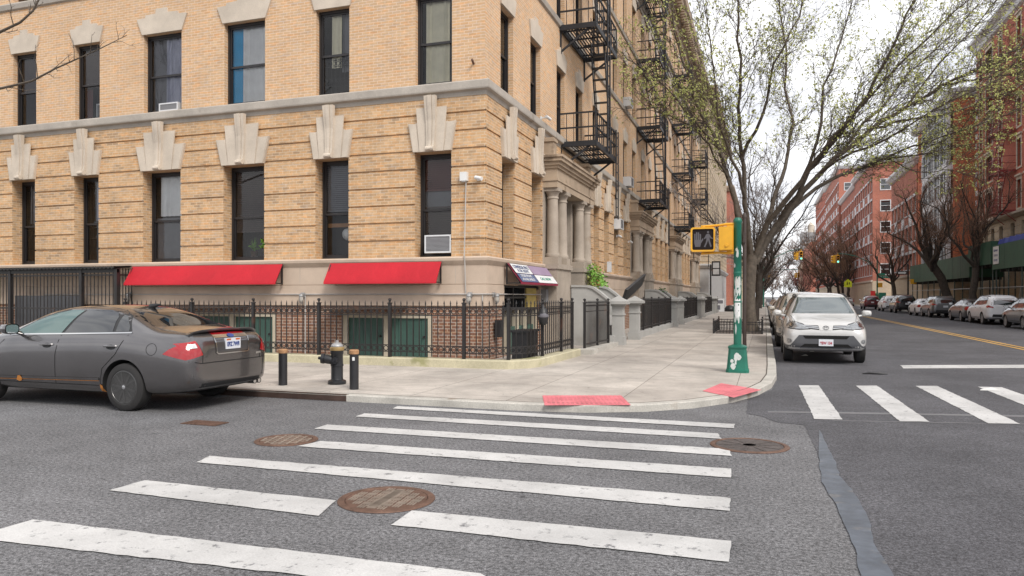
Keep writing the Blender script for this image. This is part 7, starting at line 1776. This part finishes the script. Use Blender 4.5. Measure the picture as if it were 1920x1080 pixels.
# ---- bare trees
BC = [dict(per=1.9, len=(1.2, 2.8), ang=(.3, .8), up=.3, seg=4, amp=.05, rk=.4, rmin=.024, n=4), dict(per=2.8, len=(.6, 1.6), ang=(.3, .9), up=.2, seg=3, amp=.06, rk=.45, rmin=.016, n=3), dict(per=3.4, len=(.3, .9), ang=(.3, .9), up=.1, seg=2, amp=.05, rk=.5, rmin=.012, n=3)]
def bare_tree(label, base, h, spread, bark, tw, seed, lean=(0, 0), r=.28, fork=.33, cf=BC, nl=8, group='bare street trees', leaf=None, buds=0):
    t = Tree(seed); b = Vector(base); f = b + Vector((lean[0], lean[1], h * fork)); tk = t.wobble(b, f, 4, .02); t.wood.tube(tk, [r * 1.15, r, r * .92, r * .88, r * .85], 10, cap=False)
    for k in range(nl):
        a = 2 * PI * (k + t.r.random() * .6) / nl; el = t.r.uniform(.75, 1.25) if k % 3 else 1.4; ln = h * (1 - fork) * t.r.uniform(.85, 1.1)
        v = Vector((math.cos(a) * math.cos(el) * spread, math.sin(a) * math.cos(el) * spread, math.sin(el))); q = t.wobble(tk[-1] - Vector((0, 0, t.r.uniform(0, .5))), tk[-1] + v * ln, 6, .035)
        t.limb(q, r * .45, r * .08, 6); t.grow(q, r * .4, 0, cf)
    if buds: t.leaf(buds, .06, .05)
    return t.done('bare_tree', label, tuple(base), bark, [tw, leaf or tw], group)
bare_tree('bare tree with a thick leaning trunk in front of the white glazed bays', (14.1, 66, SW), 9.5, 1.25, 'bark_dark', 'twig_brown', 3, (-1.6, .3), .36, .42, nl=10)
bare_tree('bare tree with an upright forked trunk beside the green shed', (14.1, 60.5, SW), 9.8, .95, 'bark_dark', 'twig_brown', 5, (.1, .1), .27, .36, nl=8)
bare_tree('bare brown tree near the far junction behind the white car', (14.3, 96, SW), 10, 1.1, 'bark_dark', 'twig_brown', 8, (-.3, 0), .25)
FCF = [dict(per=1.3, len=(1.6, 3.4), ang=(.3, .9), up=.25, seg=3, amp=.05, rk=.4, rmin=.045, n=3), dict(per=2.2, len=(.8, 2.0), ang=(.3, .9), up=.15, seg=2, amp=.05, rk=.5, rmin=.035, n=3), dict(per=2.4, len=(.5, 1.2), ang=(.3, .9), up=.1, seg=2, amp=.05, rk=.5, rmin=.028, n=3)]
PLC = ['first past the far junction', 'second past the far junction', 'third past the far junction', 'fourth past the far junction', 'fifth past the far junction', 'last one seen']
for k, (y, h) in enumerate(((146, 14), (152, 15), (164, 15), (180, 15), (196, 16), (222, 16))):
    bare_tree('hazy brown bare tree on the red side, ' + PLC[k], (14.3 - (k % 2) * .3, y, SW), h, 1.35, 'bark_dark', 'twig_far', 20 + k, (random.uniform(-.5, 0), 0), .28, .25, FCF, 9)
bare_tree('reddish bare tree far down the avenue above the white suv roof', (11.5, 262, SW), 13, 1.5, 'bark_dark', 'twig_red', 31, (0, 0), .3, .2, FCF, 12)
bare_tree('grey bare tree behind the big budding tree on the tan side', (-.6, 47, SW), 9.5, 1.05, 'bark_dark', 'twig_grey', 41, (.3, 0), .22, .3, BC, 9)
for k, y in enumerate((96,)): bare_tree('grey bare tree on the tan side at the far junction', (-.6, y, SW), 8, 1.2, 'bark_dark', 'twig_grey', 50 + k, (.2, 0), .2, .3, FCF, 8)
for k, y in enumerate((134, 165, 205, 250)): bare_tree('distant grey brown tree on the tan side past the junction, ' + ['nearest', 'second', 'third', 'farthest'][k], (-.6, y, SW), 11, 1.3, 'bark_dark', 'twig_far', 60 + k, (.2, 0), .25, .25, FCF, 8)
for k in range(6): bare_tree('faint brown tree closing the far end of the avenue, ' + ['leftmost', 'second from the left', 'third from the left', 'fourth from the left', 'fifth from the left', 'rightmost'][k], (-6 + 5 * k, 426 + (k % 3) * 7, SW), 15 + (k % 2) * 2, 1.4, 'bark_dark', 'twig_far', 90 + k, (0, 0), .3, .15, FCF, 8)
# ---- bare tree standing left of the picture; two of its branches reach in
T = Tree(77); b = Vector((-19.6, 11.0, SW)); tk = T.wobble(b, b + Vector((.3, .2, 4.2)), 5, .01); T.wood.tube(tk, [.22, .19, .18, .17, .165, .16], 10, cap=False)
TW = [dict(per=5.0, len=(.25, .9), ang=(.5, 1.1), up=.12, seg=3, amp=.06, rk=.3, rmin=.006, n=4), dict(per=4.5, len=(.08, .28), ang=(.5, 1.1), up=.1, seg=2, amp=.06, rk=.6, rmin=.004, n=3)]
for pts, r0, r1 in (([(-40, 180, 15.6), (0, 166, 15.4), (60, 152, 15.2), (105, 128, 15.1), (150, 108, 15.0), (190, 90, 14.9), (238, 66, 14.8)], .042, .006), ([(-60, 110, 15.5), (0, 60, 15.4), (38, 42, 15.3), (62, 20, 15.3), (75, -5, 15.2), (80, -60, 15.1)], .045, .015), ([(75, -5, 15.2), (105, -25, 15.2), (160, -60, 15.1)], .02, .006)):
    P_ = [atT(*p) for p in pts]
    if pts[0][0] < 0: P_ = [tk[-1], tk[-1].lerp(P_[0], .5) + Vector((0, 0, .35))] + P_
    T.limb(P_, r0, r1, 6); T.grow(P_[2:] if pts[0][0] < 0 else P_, r0, 0, TW)
q = T.wobble(tk[-1], tk[-1] + Vector((-.5, .3, 6)), 6, .03); T.limb(q, .12, .02, 8); T.grow(q, .08, 0, BC)
T.done('bare_tree', 'bare thin branches reaching across the upper floor from a tree at the left edge', tuple(b), 'bark', ['twig'])
# ================================================================ light, sky and camera
cam = bpy.data.cameras.new('camera'); co = bpy.data.objects.new('camera', cam); COL.objects.link(co); scene.camera = co
co.location = (0, 0, EYE); co.rotation_euler = (PI / 2, 0, YAW)
cam.sensor_width = 36; cam.lens = 36 * FPX / 1920; cam.shift_y = (HY - 540) / 1920; cam.clip_start = .05; cam.clip_end = 3000
w = bpy.data.worlds.new('World'); scene.world = w; w.use_nodes = True; nt = w.node_tree
bg = nt.nodes['Background']; sky = N(nt, 'ShaderNodeTexSky', sky_type='NISHITA'); sky.sun_disc = False
SUN_EL, SUN_AZ = math.radians(43), math.radians(132)      # azimuth clockwise from +Y
sky.sun_elevation = SUN_EL; sky.sun_rotation = SUN_AZ; sky.dust_density = 2.0; sky.air_density = 1.0
tc = N(nt, 'ShaderNodeTexCoord'); mp = N(nt, 'ShaderNodeMapping'); mp.inputs['Scale'].default_value = (1, 1, 2.2)
nz = N(nt, 'ShaderNodeTexNoise'); nz.inputs['Scale'].default_value = 2.2; nz.inputs['Detail'].default_value = 7; nz.inputs['Roughness'].default_value = .55
nt.links.new(tc.outputs['Generated'], mp.inputs['Vector']); nt.links.new(mp.outputs['Vector'], nz.inputs['Vector'])
mr = N(nt, 'ShaderNodeMapRange'); mr.inputs['From Min'].default_value = .30; mr.inputs['From Max'].default_value = .62; mr.inputs['To Min'].default_value = .85; mr.inputs['To Max'].default_value = 1.0
nt.links.new(nz.outputs['Fac'], mr.inputs['Value'])
mx = N(nt, 'ShaderNodeMix', data_type='RGBA'); cr = N(nt, 'ShaderNodeMix', data_type='RGBA'); cr.inputs[6].default_value = (5.2, 5.3, 5.75, 1); cr.inputs[7].default_value = (8.2, 8.2, 8.3, 1)   # cloud cover
n2 = N(nt, 'ShaderNodeTexNoise'); n2.inputs['Scale'].default_value = 5; n2.inputs['Detail'].default_value = 6; nt.links.new(mp.outputs['Vector'], n2.inputs['Vector'])
m2 = N(nt, 'ShaderNodeMapRange'); m2.inputs['From Min'].default_value = .38; m2.inputs['From Max'].default_value = .6; nt.links.new(n2.outputs['Fac'], m2.inputs['Value']); nt.links.new(m2.outputs['Result'], cr.inputs['Factor']); nt.links.new(cr.outputs[2], mx.inputs[7])
nt.links.new(mr.outputs['Result'], mx.inputs['Factor']); nt.links.new(sky.outputs['Color'], mx.inputs[6])
nt.links.new(mx.outputs[2], bg.inputs['Color']); bg.inputs['Strength'].default_value = .112
sun = bpy.data.lights.new('sun', 'SUN'); sun.energy = 1.9; sun.angle = math.radians(22); sun.color = (1, .95, .88)
so = bpy.data.objects.new('sun', sun); COL.objects.link(so)
d = Vector((math.sin(SUN_AZ) * math.cos(SUN_EL), math.cos(SUN_AZ) * math.cos(SUN_EL), math.sin(SUN_EL)))
so.rotation_euler = (-d).to_track_quat('-Z', 'Y').to_euler(); so.location = d * 60
scene.view_settings.view_transform = 'Standard'; scene.view_settings.look = 'None'; scene.view_settings.gamma = 1; scene.view_settings.exposure = .60
scene.cycles.max_bounces = 8; scene.cycles.transparent_max_bounces = 24; scene.cycles.diffuse_bounces = 3; scene.cycles.glossy_bounces = 3
scene.cycles.caustics_reflective = False; scene.cycles.caustics_refractive = False; scene.cycles.use_denoising = True
